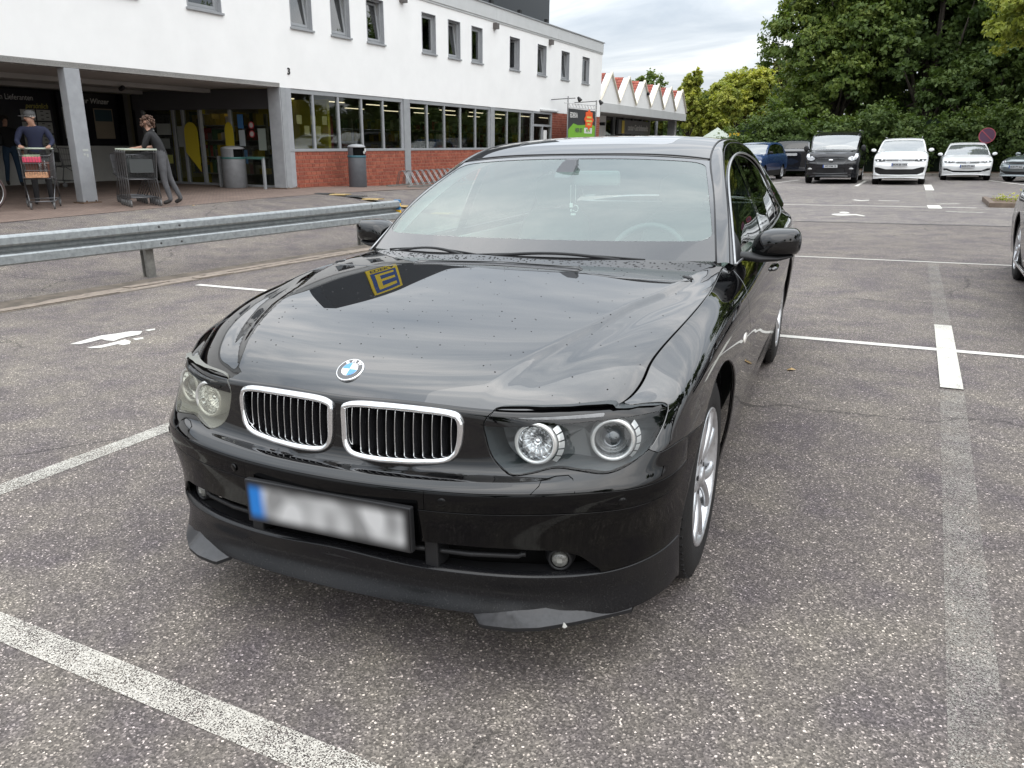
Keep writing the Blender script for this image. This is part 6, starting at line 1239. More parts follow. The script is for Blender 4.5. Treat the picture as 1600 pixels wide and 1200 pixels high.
# ---------------------------------------------------------------- people
def person(label, J, R, regions, M, hair=None, extras=None):
    """one continuous skinned body; J joints, R radii, regions: material per joint name prefix"""
    names = list(J); idx = {n: i for i, n in enumerate(names)}
    E = [('pelvis', 'belly'), ('belly', 'chest'), ('chest', 'neck'), ('neck', 'jaw'), ('jaw', 'head'), ('head', 'crown')]
    for s in 'LR':
        E += [('pelvis', 'hip'+s), ('hip'+s, 'knee'+s), ('knee'+s, 'ankle'+s), ('ankle'+s, 'toe'+s), ('chest', 'shoulder'+s), ('shoulder'+s, 'elbow'+s), ('elbow'+s, 'wrist'+s), ('wrist'+s, 'palm'+s)]
        for k in range(4):
            E += [('palm'+s, 'fa%d%s' % (k, s)), ('fa%d%s' % (k, s), 'fb%d%s' % (k, s))]
        E += [('wrist'+s, 'ta'+s), ('ta'+s, 'tb'+s)]
    E += [('head', 'nose')]
    for s in 'LR':      # fingers curl from the palm
        p, w = Vector(J['palm'+s]), Vector(J['wrist'+s]); d = (p-w).normalized(); sd = d.cross(Vector((0, 0, 1))); sd = sd.normalized() if sd.length > .1 else Vector((0, 1, 0)); dn = Vector((0, 0, -1)) if abs(d.z) < .8 else Vector((1, 0, 0))
        for k in range(4):
            o = sd*(.030-.020*k); L = (.036, .042, .040, .031)[k]; J['fa%d%s' % (k, s)] = tuple(p+o+d*L); J['fb%d%s' % (k, s)] = tuple(p+o+d*(L+.012)+dn*.032); R['fa%d%s' % (k, s)] = R['fb%d%s' % (k, s)] = .0088
        J['ta'+s] = tuple(w+sd*.035+d*.035); J['tb'+s] = tuple(w+sd*.045+d*.06+dn*.02); R['ta'+s] = R['tb'+s] = .010
    h = Vector(J['head']); f = Vector(J['face_dir']); del J['face_dir']; J['nose'] = tuple(h+f*.118-Vector((0, 0, .012))); R['nose'] = .014
    names = list(J); idx = {n: i for i, n in enumerate(names)}
    me = bpy.data.meshes.new('body'); me.from_pydata([J[n] for n in names], [(idx[a], idx[b]) for a, b in E], []); o = bpy.data.objects.new('body', me); COL.objects.link(o)
    sk = o.modifiers.new('skin', 'SKIN'); sk.use_smooth_shade = True; sk.branch_smoothing = .6
    for i, n in enumerate(names):
        r = R.get(n, .05); me.skin_vertices[0].data[i].radius = r if isinstance(r, tuple) else (r, r); me.skin_vertices[0].data[i].use_root = (n == 'pelvis')
    ss = o.modifiers.new('sub', 'SUBSURF'); ss.levels = ss.render_levels = 2
    dg = bpy.context.evaluated_depsgraph_get(); nm = bpy.data.meshes.new_from_object(o.evaluated_get(dg)); bpy.data.objects.remove(o); nm.name = 'person'
    nm.materials.clear(); keys = list(dict.fromkeys(regions.values())); [nm.materials.append(k) for k in keys]
    segs = [(Vector(J[a]), Vector(J[b]), regions[next(p for p in regions if b.startswith(p) or p == '*')]) for a, b in E]
    for pl in nm.polygons:
        c = pl.center; best = None
        for a, b_, m_ in segs:
            ab = b_-a; t = max(0, min(1, (c-a).dot(ab)/max(ab.length_squared, 1e-9))); d = (c-a-ab*t).length
            if best is None or d < best[0]: best = (d, m_)
        pl.material_index = keys.index(best[1]); pl.use_smooth = True
    root = link('person', nm, None, label=label, cat='person'); root.matrix_world = M
    sdv = f.cross(Vector((0, 0, 1))).normalized(); upv = sdv.cross(f)
    for sg in (-1, 1):
        b = MB(); b.smooth = True; b.lathe([(.001, -.012), (.020, -.006), (.022, .004), (.001, .010)], 8, Matrix.Translation(h+sdv*sg*.088-f*.01)@sdv.to_track_quat('Z', 'Y').to_matrix().to_4x4()@Matrix.Diagonal((1.4, .8, 1, 1))); b.build('ear', M_SKIN, root)
        b = MB(); b.smooth = True; b.lathe([(.011, -.003), (.009, .004), (.001, .007)], 8, Matrix.Translation(h+f*.088+sdv*sg*.032+upv*.012)@f.to_track_quat('Z', 'Y').to_matrix().to_4x4()); b.build('eye', mat('eye_dark', (.03, .02, .015), .3), root)
    b = MB(); b.box(-.004, .003, -.022, .022, -.004, .004, Matrix.Translation(h+f*.088-upv*.047)@frame_mat((0, 0, 0), f, sdv)); b.build('mouth', mat('lip_red', (.25, .08, .07), .5), root)
    return root
M_SKIN = mat('skin', (.42, .24, .17), .5); M_NAVY = mat('navy_sweater', (.014, .018, .045), .85, noise=(30, .2)); M_DKT = mat('dark_trousers', (.02, .02, .022), .85); M_SHOE = mat('shoe_dark', (.03, .028, .027), .6); M_BTEE = mat('black_tee', (.006, .006, .007), .8); M_GTR = mat('grey_trousers', (.075, .075, .08), .85, noise=(12, .25)); M_JEAN = mat('blue_jeans', (.025, .055, .10), .85); M_CAP = mat('cap_grey', (.07, .07, .07), .8); M_HAIR = mat('brown_hair', (.085, .045, .028), .7, noise=(40, .4))
def base_joints(H=1.75):
    k = H/1.75
    J = dict(pelvis=(0, 0, .95), belly=(0, 0, 1.10), chest=(0, 0, 1.33), neck=(0, 0, 1.48), jaw=(.015, 0, 1.56), head=(.01, 0, 1.635), crown=(0, 0, 1.705))
    for s, g_ in (('L', 1), ('R', -1)): J.update({'hip'+s: (0, g_*.10, .90), 'knee'+s: (.02, g_*.115, .49), 'ankle'+s: (-.01, g_*.12, .09), 'toe'+s: (.15, g_*.14, .045), 'shoulder'+s: (0, g_*.19, 1.41), 'elbow'+s: (.02, g_*.25, 1.13), 'wrist'+s: (.16, g_*.25, .92), 'palm'+s: (.22, g_*.25, .89)})
    return J
BR = dict(pelvis=(.15, .12), belly=(.15, .125), chest=(.17, .125), neck=.056, jaw=.068, head=.098, crown=.07)
for s in 'LR': BR.update({'hip'+s: .095, 'knee'+s: .062, 'ankle'+s: .045, 'toe'+s: .038, 'shoulder'+s: .072, 'elbow'+s: .048, 'wrist'+s: .031, 'palm'+s: (.036, .022)})
# man behind the loaded cart: leans on the handle, head turned to his right
J = base_joints(); J.update(chest=(.09, 0, 1.31), neck=(.13, 0, 1.43), jaw=(.15, -.01, 1.49), head=(.15, -.02, 1.57), crown=(.14, -.015, 1.64), face_dir=(.55, -.83, 0), shoulderL=(.09, .20, 1.38), shoulderR=(.09, -.20, 1.38), elbowL=(.14, .29, 1.15), elbowR=(.14, -.29, 1.15), wristL=(.36, .23, 1.07), wristR=(.36, -.23, 1.07), palmL=(.425, .215, 1.065), palmR=(.425, -.215, 1.065))
man = person('man in grey cap and navy sweater leaning on a loaded cart', J, dict(BR), {'toe': M_SHOE, 'ankle': M_DKT, 'knee': M_DKT, 'hip': M_DKT, 'belly': M_NAVY, 'chest': M_NAVY, 'neck': M_NAVY, 'shoulder': M_NAVY, 'elbow': M_NAVY, 'wrist': M_NAVY, '*': M_SKIN}, at_b(-.46, -.59, 0, math.radians(-36)))
b = MB(); b.smooth = True; HM = Matrix.Translation((.145, -.018, 1.60))@Matrix.Rotation(math.radians(-56), 4, 'Z'); b.lathe([(.100, -.01), (.102, .03), (.092, .07), (.055, .095), (.001, .103)], 18, HM); b.prism([(.06, -.08), (.19, -.05), (.205, 0), (.19, .05), (.06, .08)], -.012, .002, HM); b.build('cap', M_CAP, man)
b = MB(); b.smooth = True; b.lathe([(.10, -.02), (.102, .0), (.10, .012)], 16, HM, cap=False); b.build('grey_hair', mat('hair_grey', (.22, .21, .20), .8), man)
# worker pushing the nested carts, bent forward, seen from behind
J = base_joints(1.68); J.update(pelvis=(0, 0, .90), belly=(.02, 0, 1.04), chest=(.08, 0, 1.26), neck=(.14, 0, 1.39), jaw=(.18, .0, 1.44), head=(.205, 0, 1.51), crown=(.21, 0, 1.58), face_dir=(.95, 0, -.3), shoulderL=(.13, .19, 1.31), shoulderR=(.13, -.19, 1.31), elbowL=(.22, .26, 1.06), elbowR=(.20, -.27, 1.06), wristL=(.40, .18, 1.05), wristR=(.40, -.20, 1.05), palmL=(.46, .16, 1.05), palmR=(.46, -.20, 1.05), hipL=(-.02, .10, .88), kneeL=(-.03, .11, .48), ankleL=(-.12, .12, .10), toeL=(.03, .13, .045), hipR=(0, -.10, .88), kneeR=(-.07, -.11, .50), ankleR=(-.24, -.12, .11), toeR=(-.11, -.13, .045))
wk = person('worker with tousled brown hair, black tee shirt and grey trousers pushing nested carts', J, dict(BR), {'toe': M_SHOE, 'ankle': M_GTR, 'knee': M_GTR, 'hip': M_GTR, 'belly': M_BTEE, 'chest': M_BTEE, 'neck': M_BTEE, 'shoulder': M_BTEE, 'elbow': M_BTEE, '*': M_SKIN}, at_b(1.55, .50, 0, math.radians(212)))
b = MB(); R5 = random.Random(2); b.smooth = True
for i in range(60):
    a, e_ = R5.uniform(0, 6.28), R5.uniform(-.6, 1.4); d = Vector((math.cos(a)*math.cos(e_)*.9-.15, math.sin(a)*math.cos(e_), math.sin(e_))); p = Vector((.195, 0, 1.525))+d*.10
    b.tube([p, p+d*.03+Vector((R5.uniform(-.02, .02), R5.uniform(-.02, .02), -.01)), p+d*.025+Vector((R5.uniform(-.03, .03), R5.uniform(-.03, .03), -.05))], [.024, .020, .006], 6)
b.build('hair', M_HAIR, wk)
b = MB(); b.box(.085, .10, -.03, .03, 1.36, 1.38); b.build('collar_tag', M_PAPER, wk)
# man far back in the arcade
J = base_joints(1.72); J['face_dir'] = (1, 0, 0); J.update(kneeL=(.12, .10, .50), ankleL=(.20, .10, .09), toeL=(.36, .11, .05), ankleR=(-.25, -.11, .12), kneeR=(-.02, -.11, .50), toeR=(-.12, -.12, .05), wristL=(.10, .27, .88), palmL=(.13, .27, .82), wristR=(.02, -.28, .86), palmR=(.04, -.28, .80))
pm = person('person in black jacket and blue jeans walking deep in the shaded arcade', J, dict(BR), {'toe': M_SHOE, 'ankle': M_JEAN, 'knee': M_JEAN, 'hip': M_JEAN, 'belly': M_BTEE, 'chest': M_BTEE, 'neck': M_BTEE, 'shoulder': M_BTEE, 'elbow': M_BTEE, 'wrist': M_BTEE, '*': M_SKIN}, at_b(-6.3, 2.62, 0, math.radians(-20)))
b = MB(); b.smooth = True; b.lathe([(.100, -.03), (.108, .03), (.095, .075), (.05, .10), (.001, .106)], 16, Matrix.Translation((-.012, 0, 1.64))); b.build('hair', mat('hair_dark', (.02, .016, .013), .7), pm)
# ---------------------------------------------------------------- litter bins, rack, bicycle
def litter_bin(label, M, r=.255, h=.98, col=(.13, .14, .15), band=(.03, .10, .13)):
    c = empty('litter_bin', label=label, cat='litter bin', group='cylindrical litter bins by the shop', matrix=M); body = mat('bin_grey%.2f' % col[0], col, .45, noise=(8, .1))
    b = MB(); b.smooth = True; b.lathe([(r*.94, 0), (r, .02), (r, h*.70), (r*.97, h*.72)], 28); b.build('bin_body', body, c)
    b = MB(); b.smooth = True; b.lathe([(r*1.03, h*.70), (r*1.05, h*.71), (r*1.05, h*.735), (r*1.02, h*.745)], 28, cap=False); b.build('bin_band', mat('band%.2f' % band[1], band, .5), c)
    b = MB(); b.smooth = True; b.lathe([(r*.97, h*.93), (r*1.0, h*.945), (r*.9, h*.975), (r*.55, h*1.0), (.001, h*1.012)], 28); b.build('bin_lid', mat('lid_grey', (.30, .31, .32), .4), c)
    b = MB(); n = 28; R0 = r*.98
    for i in range(n):
        a0, a1 = 2*math.pi*i/n, 2*math.pi*(i+1)/n; am = (a0+a1)/2
        if abs(math.atan2(math.sin(am-.5), math.cos(am-.5))) < .85: continue
        b.add([(R0*math.cos(a0), R0*math.sin(a0), h*.74), (R0*math.cos(a1), R0*math.sin(a1), h*.74), (R0*math.cos(a1), R0*math.sin(a1), h*.935), (R0*math.cos(a0), R0*math.sin(a0), h*.935)], [(0, 1, 2, 3)])
    b.build('bin_hood', body, c); b = MB(); b.lathe([(r*.80, h*.72), (r*.80, h*.94)], 20); b.build('bin_inside', M_DARK, c)
    return c
b1 = litter_bin('grey litter bin with pale stickers and teal band, standing against the brick plinth', at_b(.62, 7.85, 0, -.9), .245, 1.14, (.085, .09, .10))
for k in range(6):
    a = .9+.28*k; b = MB(); b.lathe([(.055 if k % 2 else .04, 0), (.055 if k % 2 else .04, .004), (.001, .004)], 10, Matrix.Translation((.247*math.cos(a), .247*math.sin(a), .93+.07*math.sin(k*2)))@Matrix.Rotation(a, 4, 'Z')@Matrix.Rotation(math.radians(90), 4, 'Y')); b.build('sticker', [M_PAPER, M_TXT, mat('sticker_red', (0, 0, 0))][k % 3], b1)
b2 = litter_bin('light grey litter bin under the arcade beside the teal handrail', at_b(-1.55, 5.45, 0, -.3), .30, 1.05, (.20, .205, .215), (.05, .15, .14))
rack = empty('bicycle_rack', label='low galvanised bicycle rack of slanted hoops against the brick plinth', cat='bike rack', matrix=at_b(.55, 9.6, 0))
for i in range(11):
    b = MB(); y = i*.33
    b.tube([(.85, y-.22, .05), (.45, y, .42), (.35, y+.06, .46), (.20, y+.10, .42), (.10, y+.10, .05)], .011, 6); b.tube([(.85, y-.14, .05), (.45, y+.08, .42), (.35, y+.14, .46), (.20, y+.18, .42), (.10, y+.18, .05)], .011, 6); b.build('rack_hoop', M_ZINC, rack)
b = MB(); b.box(.08, .14, -.4, 3.7, .02, .06); b.box(.80, .86, -.4, 3.7, .02, .06); b.build('rack_rail', M_ZPOST, rack)
bike = empty('bicycle', label='bicycle with dark frame at the left edge, only its front wheel in view', cat='bicycle', matrix=at_b(.30, -2.17, .345, math.radians(72)))
def ring(R, r, M, n=40, k=8): b = MB(); b.tube([M@Vector((R*math.cos(2*math.pi*i/n), 0, R*math.sin(2*math.pi*i/n))) for i in range(n)], r, k, closed=True); return b
for x in (0, -1.05):
    wl = empty('bike_wheel', parent=bike); T = Matrix.Translation((x, 0, 0)); ring(.330, .020, T).build('bike_tyre', mat('tyre_brown', (.05, .03, .025), .7), wl); ring(.306, .010, T).build('bike_rim', M_SATIN, wl)
    b = MB(); [b.tube([T@Vector((0, .02*(-1)**i, 0)), T@Vector((.30*math.cos(math.pi*i/9), 0, .30*math.sin(math.pi*i/9)))], .0012, 4) for i in range(18)]; b.smooth = True; b.build('bike_spokes', M_SATIN, wl)
b = MB(); b.tube([(0, .05, 0), (-.12, .03, .45), (-.16, 0, .62)], .014, 6); b.tube([(0, -.05, 0), (-.12, -.03, .45)], .014, 6); b.tube([(-.14, 0, .50), (-.62, 0, -.02)], .018, 6); b.tube([(-.15, 0, .58), (-.72, 0, .50)], .016, 6); b.tube([(-.62, 0, -.02), (-.75, 0, .62)], .015, 6); b.tube([(-.62, 0, -.02), (-1.05, .06, 0)], .011, 6); b.tube([(-.72, 0, .5), (-1.05, .06, 0)], .010, 6); b.build('bike_frame', mat('bike_red', (.12, .02, .02), .35), bike)
b = MB(); b.tube([(-.10, -.28, .72), (-.16, -.1, .70), (-.16, .1, .70), (-.10, .28, .72)], .013, 6); b.build('handlebar', M_TRIM, bike); b = MB(); b.box(-.86, -.64, -.06, .06, .62, .68); b.build('saddle', M_TRIM, bike, bevel=.02)
# ================================================================== OTHER VEHICLES
def warp(p, s):
    p = np.array(p, float); x, y, z = p[..., 0].copy(), p[..., 1].copy(), p[..., 2].copy()
    zz = np.where(z < 1., np.interp(z, [0, .2, .78, 1.0], s['zlow']), s['zlow'][-1]+(z-1.)*(s['roof']-s['zlow'][-1])/.492)
    yy = np.interp(y, [-.92, -.56, .66, 1.33, 2.0, 2.9, 3.6, 4.2], s['ymap']); k = np.clip((z-1.)/.45, 0, 1)
    xx = x*(s['w']/.935)*(1+s['flare']*k*k*(3-2*k)); return np.stack([xx, yy, zz], -1)
ARC = lambda V, s: np.where(ax(V) > .5, np.minimum(np.hypot(V[:, 1]-0, V[:, 2]-s['tr'])-s['tr']-.045, np.hypot(V[:, 1]-s['wb'], V[:, 2]-s['tr'])-s['tr']-.045), 1.)
def make_car(name, label, cat, s, M, pm_, group=None):
    c = empty(name, label=label, cat=cat, group=group, matrix=M)
    G = warp(SG[::2, ::2], s); V, F = tri_grid(G, SU[::2], SFR[::2])
    if (V[:, 3]*V[:, 0]).sum() < 0: V[:, 3:6] *= -1; F = F[:, ::-1]
    def cut(nm, cons, m_, off=0., par=None, depth=.01, **k):
        A, B_ = V, F
        for q in cons: A, B_ = clip(A, B_, q(A))
        return panel(nm, A, B_, m_, par or c, depth, off, **k)
    fr_ = lambda Q: -.25-Q[:, 1]
    lamp = lambda Q: np.where(Q[:, 1] < -.05, sdf_poly(s['lamp'], ax(Q), Q[:, 2]), -1.)
    gril = lambda Q: np.where(Q[:, 1] < -.3, sdf_poly(s['grille'], ax(Q), Q[:, 2]), -1.)
    intk = lambda Q: np.where(Q[:, 1] < -.3, sdf_poly(s['intake'], ax(Q), Q[:, 2]), -1.)
    cut('body', [lambda Q: ARC(Q, s), lambda Q: -lamp(Q), lambda Q: -gril(Q), lambda Q: -intk(Q), lambda Q: Q[:, 2]-s['clad']], pm_)
    if s['clad'] > .01: cut('lower_cladding', [lambda Q: ARC(Q, s), lambda Q: -intk(Q), lambda Q: s['clad']-Q[:, 2]], s.get('cladm', M_TRIM))
    g_ = cut('grille', [gril], mat('grille_dark', (.02, .021, .023), .35, coat=.5), -.002); cut('intake', [intk], M_TRIM, -.02)
    cut('inner_skin', [lambda Q: ARC(Q, s)], M_DARK, -.03)
    for sd_s in (-1, 1):
        L_ = cut('headlamp', [lambda Q: sd_s*Q[:, 0], lamp], mat('lamp_bright', (.55, .57, .60), .08, metal=.3, coat=1) if not s.get('darklamp') else mat('lamp_dark', (.05, .055, .06), .08, coat=1), -.004)
        P = np.array(s['lamp']); cxy = P.mean(0)
        for dx in (-.06, .06):
            if L_ is None: continue
            q = cxy+[dx, 0]; sel = np.argmin((ax(V)-q[0])**2+(V[:, 2]-q[1])**2+9*(V[:, 1] > 0)+9*(V[:, 0]*sd_s < 0)); p = V[sel, :3]
            b = MB(); b.smooth = True; b.lathe([(.036, -.02), (.036, .004), (.02, .012), (.001, .014)], 14, Matrix.Translation(p)@Vector((sd_s*.3, -1, 0)).to_track_quat('Z', 'Y').to_matrix().to_4x4()); b.build('lamp_unit', mat('lamp_unit_white', (.75, .76, .78), .15, coat=1), L_)
    H_ = warp(Hf[::3, ::3], s); grid_mesh('bonnet', H_, pm_, c)
    grid_mesh('windscreen', warp(WS[::2, ::2], s), s.get('screen', glassy('far_windscreen', (.30, .36, .36), refl=.20, haze=(.5, .55, .55), hazefac=.22)), c)
    grid_mesh('roof', warp(RF[::2, ::2], s), pm_, c); grid_mesh('rear_window', warp(cross_sheet(res_(c0b, 12), res_(c3b, 12)), s), s.get('rearg', M_SIDE), c); grid_mesh('tailgate', warp(cross_sheet(res_(c0t, 10), res_(c3t, 10), 2, 3), s), pm_, c)
    for sg in (-1, 1):
        Gp = crom(np.array(L5), [0, .33, .66, 1, 1.5, 2, 2.5, 2.999])[:, ::4]*[sg, 1, 1]; grid_mesh('roof_pillar', warp(Gp, s), pm_, c, flip=(sg < 0))
        if s.get('rails'): b = MB(); q = warp(np.array([(sg*.60, y, 1.47+.012*(0 < i < 6)) for i, y in enumerate(np.linspace(1.55, 2.9, 7))]), s)+[0, 0, .035]; b.tube(q, .018, 6); b.build('roof_rail', M_SATIN, c)
        Gs = np.zeros((8, 40, 3))
        for j, y in enumerate(np.linspace(.76, 3.46, 40)):
            T = np.array([np.interp(y, L5[3][:, 1], L5[3][:, 0]), y, np.interp(y, L5[3][:, 1], L5[3][:, 2])]); B_ = np.array([BL(y), y, BZ(y)])
            for i in range(8): Gs[i, j] = (B_*(1-i/7)+T*(i/7))*[sg, 1, 1]
        grid_mesh('side_window', warp(Gs, s)-[sg*.006, 0, 0], M_SIDE, c, flip=(sg > 0))
        m0 = empty('door_mirror', parent=c); my = s['mirror']; xm = s['w']; b = MB(); b.smooth = True
        k = s.get('msize', 1.); b.lathe([(.02, -.05), (.062, -.045), (.080, 0), (.076, .05), (.07, .055)], 18, Matrix.Translation((sg*(xm+.058), my[0], my[1]-.02))@Matrix.Diagonal((1.15, 1, .78*k, 1))@Matrix.Rotation(math.radians(-90), 4, 'X')); b.build('mirror_shell', s.get('mirm', pm_), m0)
        b = MB(); b.tube([(sg*(xm-.06), my[0]+.03, my[1]-.06), (sg*(xm+.10), my[0]+.01, my[1]-.045)], .022, 6); b.build('mirror_arm', M_TRIM, m0)
        for yy in (0, s['wb']):
            w = copy_tree(W0, c); w.matrix_local = Matrix.Translation((sg*(s['w']-.035), yy, s['tr']))@(Matrix() if sg > 0 else Matrix.Rotation(math.pi, 4, 'Z'))@Matrix.Rotation(.4+yy, 4, 'X')@Matrix.Diagonal((1, s['tr']/.351, s['tr']/.351, 1))
    b = MB(); b.box(-.26, .26, s['py'][0]-.012, s['py'][0]+.02, s['py'][1]-.055, s['py'][1]+.055); pl_ = b.build('number_plate', mat('far_plate', (.42, .43, .44), .4), c)
    b = MB(); b.box(-.262, -.22, s['py'][0]-.014, s['py'][0]-.012, s['py'][1]-.055, s['py'][1]+.055); b.build('plate_band', mat('plate_blue', (.02, .06, .25), .4), pl_)
    text_mesh(s['ptxt'], .085, M_TRIM, 'lettering', Matrix(((1, 0, 0, .02), (0, 0, -1, s['py'][0]-.015), (0, 1, 0, s['py'][1]), (0, 0, 0, 1))), pl_, bold=True, ext=.0005)
    for bb in ((-s['w']+.28, s['w']-.28, s['ymap'][0]+.35, s['ymap'][-1]-.1, .22, .6),): b = MB(); b.box(*bb); b.build('underbody', M_DARK, c)
    for q in s.get('bars', []): b = MB(); b.tube([(x, y, z) for x, y, z in q[0]], q[1], 6); b.build('trim_bar', q[2], c)
    return c
P_BLK = paint('far_black_paint', (.012, .012, .014), rough=.4, ior=1.5); P_WHT = paint('far_white_paint', (.74, .75, .75), rough=.35, ior=1.5); P_BLUE = paint('far_blue_paint', (.025, .05, .12), rough=.35, ior=1.5); P_SIL = paint('far_silver_paint', (.16, .19, .20), rough=.35, metal=.6); P_GRY = paint('far_grey_paint', (.06, .06, .065), rough=.3, metal=.5)
def lotM(a, b_, rz=0.): p = lw(a, b_); return Matrix.Translation((p[0], p[1], 0))@Matrix.Rotation(-T_+rz, 4, 'Z')
SALOON = dict(zlow=[0, .20, .76, .98], roof=1.47, ymap=[-.86, -.52, .60, 1.2, 2.0, 2.9, 3.4, 3.9], w=.915, flare=0., tr=.33, wb=2.79, clad=.001, lamp=[(.42, .70), (.44, .735), (.60, .755), (.80, .765), (.84, .735), (.80, .69), (.60, .675)], grille=[(0, .655), (.40, .665), (.43, .73), (.0, .735)], intake=[(0, .29), (.45, .29), (.60, .36), (.82, .40), (.82, .47), (.70, .475), (.52, .40), (.0, .385)], darklamp=1, mirror=(.62, 1.03), py=(-.885, .56), ptxt='BOR PT 361')
CHR = M_CHROME
p1_ = dict(SALOON); p1_['bars'] = [([(-.42, -.80, .735), (0, -.865, .735), (.42, -.80, .735)], .004, CHR), ([(-.42, -.81, .700), (0, -.87, .700), (.42, -.81, .700)], .004, CHR), ([(-.74, -.69, .40), (-.45, -.84, .31), (0, -.88, .30), (.45, -.84, .31), (.74, -.69, .40)], .010, CHR)]
c_pas = make_car('parked_car', 'white low saloon parked nose out in front of the round no-stopping sign', 'car', p1_, lotM(3.10, 35.0), P_WHT, 'cars parked nose out along the hedge')
p2_ = dict(SALOON, zlow=[0, .22, .95, 1.17], roof=1.66, ymap=[-.88, -.52, .52, 1.05, 1.9, 3.1, 3.4, 3.6], w=.92, flare=.06, tr=.355, wb=2.68, lamp=[(.46, .83), (.48, .90), (.64, .915), (.84, .92), (.86, .885), (.82, .83), (.62, .815)], grille=[(0, .83), (.46, .83), (.48, .90), (0, .905)], intake=[(0, .36), (.60, .36), (.80, .44), (.84, .62), (.72, .63), (.45, .56), (0, .56)], darklamp=1, mirror=(.58, 1.24), py=(-.905, .72), ptxt='BOR JB 1003', rails=1)
p2_['bars'] = [([(-.46, -.79, .885), (0, -.875, .885), (.46, -.79, .885)], .005, CHR), ([(-.46, -.80, .845), (0, -.88, .845), (.46, -.80, .845)], .005, CHR), ([(-.86, -.52, .37), (-.66, -.78, .35), (0, -.90, .345), (.66, -.78, .35), (.86, -.52, .37)], .022, P_WHT)]
c_tig = make_car('parked_car', 'white sport utility car with roof rails parked nose out between black van and white saloon', 'car', p2_, lotM(.76, 30.9), P_WHT, 'cars parked nose out along the hedge')
for c_, yz in ((c_pas, (-.885, .705)), (c_tig, (-.892, .865))):
    LM = Matrix(((1, 0, 0, 0), (0, 0, -1, yz[0]), (0, 1, 0, yz[1]), (0, 0, 0, 1))); b = MB(); b.smooth = True; b.tube([LM@Vector((.055*math.cos(a), .055*math.sin(a), 0)) for a in np.linspace(0, 6.283, 25)[:-1]], .006, 6, closed=True); b.tube([LM@Vector(p) for p in ((-.03, .045, 0), (0, .0, 0), (.03, .045, 0))], .005, 5); b.tube([LM@Vector(p) for p in ((-.047, .015, 0), (-.02, -.045, 0), (0, -.005, 0), (.02, -.045, 0), (.047, .015, 0))], .005, 5); b.build('badge', M_CHROME, c_)
p3_ = dict(SALOON, zlow=[0, .24, 1.02, 1.27], roof=1.96, ymap=[-.92, -.62, .02, .62, 1.7, 3.2, 3.7, 4.0], w=.985, flare=.24, tr=.345, wb=2.93, lamp=[(.56, .92), (.62, .98), (.80, 1.12), (.93, 1.13), (.94, 1.02), (.88, .90), (.72, .86)], grille=[(0, .72), (.46, .73), (.60, .90), (.50, .945), (0, .95)], intake=[(0, .34), (.50, .34), (.52, .60), (0, .60)], darklamp=0, mirror=(.10, 1.33), msize=2.0, py=(-.965, .66), ptxt='BO OM 12', mirm=M_TRIM, rails=1)
p3_['bars'] = [([(-.50, -.86, .935), (0, -.94, .945), (.50, -.86, .935)], .008, M_GREY), ([(-.62, -.82, .40), (0, -.955, .38), (.62, -.82, .40)], .016, M_GREY)]
c_van = make_car('parked_van', 'black passenger van with steep bonnet and large mirrors parked nose out by the hedge', 'van', p3_, lotM(-1.64, 31.6), P_BLK, 'cars parked nose out along the hedge')
b = MB(); b.smooth = True; b.lathe([(1, -.01), (1, .006), (.9, .012), (.001, .014)], 24, Matrix.Translation((0, -.935, .885))@Matrix.Rotation(math.radians(90), 4, 'X')@Matrix.Diagonal((.085, .034, 1, 1))); b.build('badge', M_CHROME, c_van)
for s in (-1, 1): b = MB(); b.smooth = True; b.lathe([(.055, -.02), (.05, .005), (.001, .01)], 16, Matrix.Translation((s*.74, -.80, .56))@Matrix.Rotation(math.radians(90), 4, 'X')@Matrix.Diagonal((1.6, .8, 1, 1))); b.build('fog_lamp', mat('fog_grey', (.35, .35, .35), .2, coat=1), c_van)
p4c = dict(SALOON, zlow=[0, .2, .90, 1.12], roof=1.62, ymap=[-.84, -.55, .35, 1.0, 1.9, 3.0, 3.3, 3.5], w=.87, flare=.05, tr=.315, wb=2.70, clad=.44, lamp=[(.48, .72), (.52, .80), (.70, .85), (.82, .86), (.84, .78), (.76, .70)], darklamp=0, grille=[(0, .70), (.40, .70), (.42, .78), (0, .79)], mirror=(.45, 1.18), py=(-.87, .50), ptxt='BOR M 14', mirm=M_TRIM)
make_car('parked_car', 'small blue people carrier, half hidden behind the black saloon roof', 'car', p4c, lotM(-5.25, 32.9, math.radians(-7)), P_BLUE)
p5c = dict(SALOON, zlow=[0, .25, 1.0, 1.22], roof=1.72, ymap=[-.9, -.5, .6, 1.2, 2.1, 3.3, 3.6, 3.75], w=.94, flare=.10, tr=.36, wb=2.85, mirror=(.7, 1.3), py=(3.80, 1.03), ptxt='BOR K 83')
dk = make_car('parked_car', 'dark car seen from behind between the blue people carrier and the black van', 'car', p5c, lotM(-4.15, 42.2, math.pi), paint('far_navy_paint', (.015, .018, .026), rough=.4))
b = MB(); b.box(-.86, .86, 3.55, 3.74, .42, 1.2); b.build('tailgate_panel', P_BLK, dk, bevel=.05)
b = MB(); b.box(-.26, .26, 3.745, 3.76, .98, 1.09); b.build('number_plate', mat('far_plate', (0, 0, 0)), dk)
make_car('parked_car', 'silver car at the right edge beyond the planted island', 'car', dict(SALOON), lotM(5.15, 33.4, math.radians(-38)), P_SIL)
make_car('parked_car', 'black car cut off by the right edge in front of the silver car', 'car', dict(SALOON), lotM(5.9, 30.8, math.radians(-38)), P_BLK)
gc = make_car('parked_car', 'dark grey car in the next bay, cut off by the right edge', 'car', dict(SALOON, tr=.34), lotM(3.335, 4.80), P_GRY)
b = MB(); b.tube([(-.925, .45, .245), (-.925, 2.35, .245)], .016, 8); b.build('sill_trim', M_CHROME, gc)
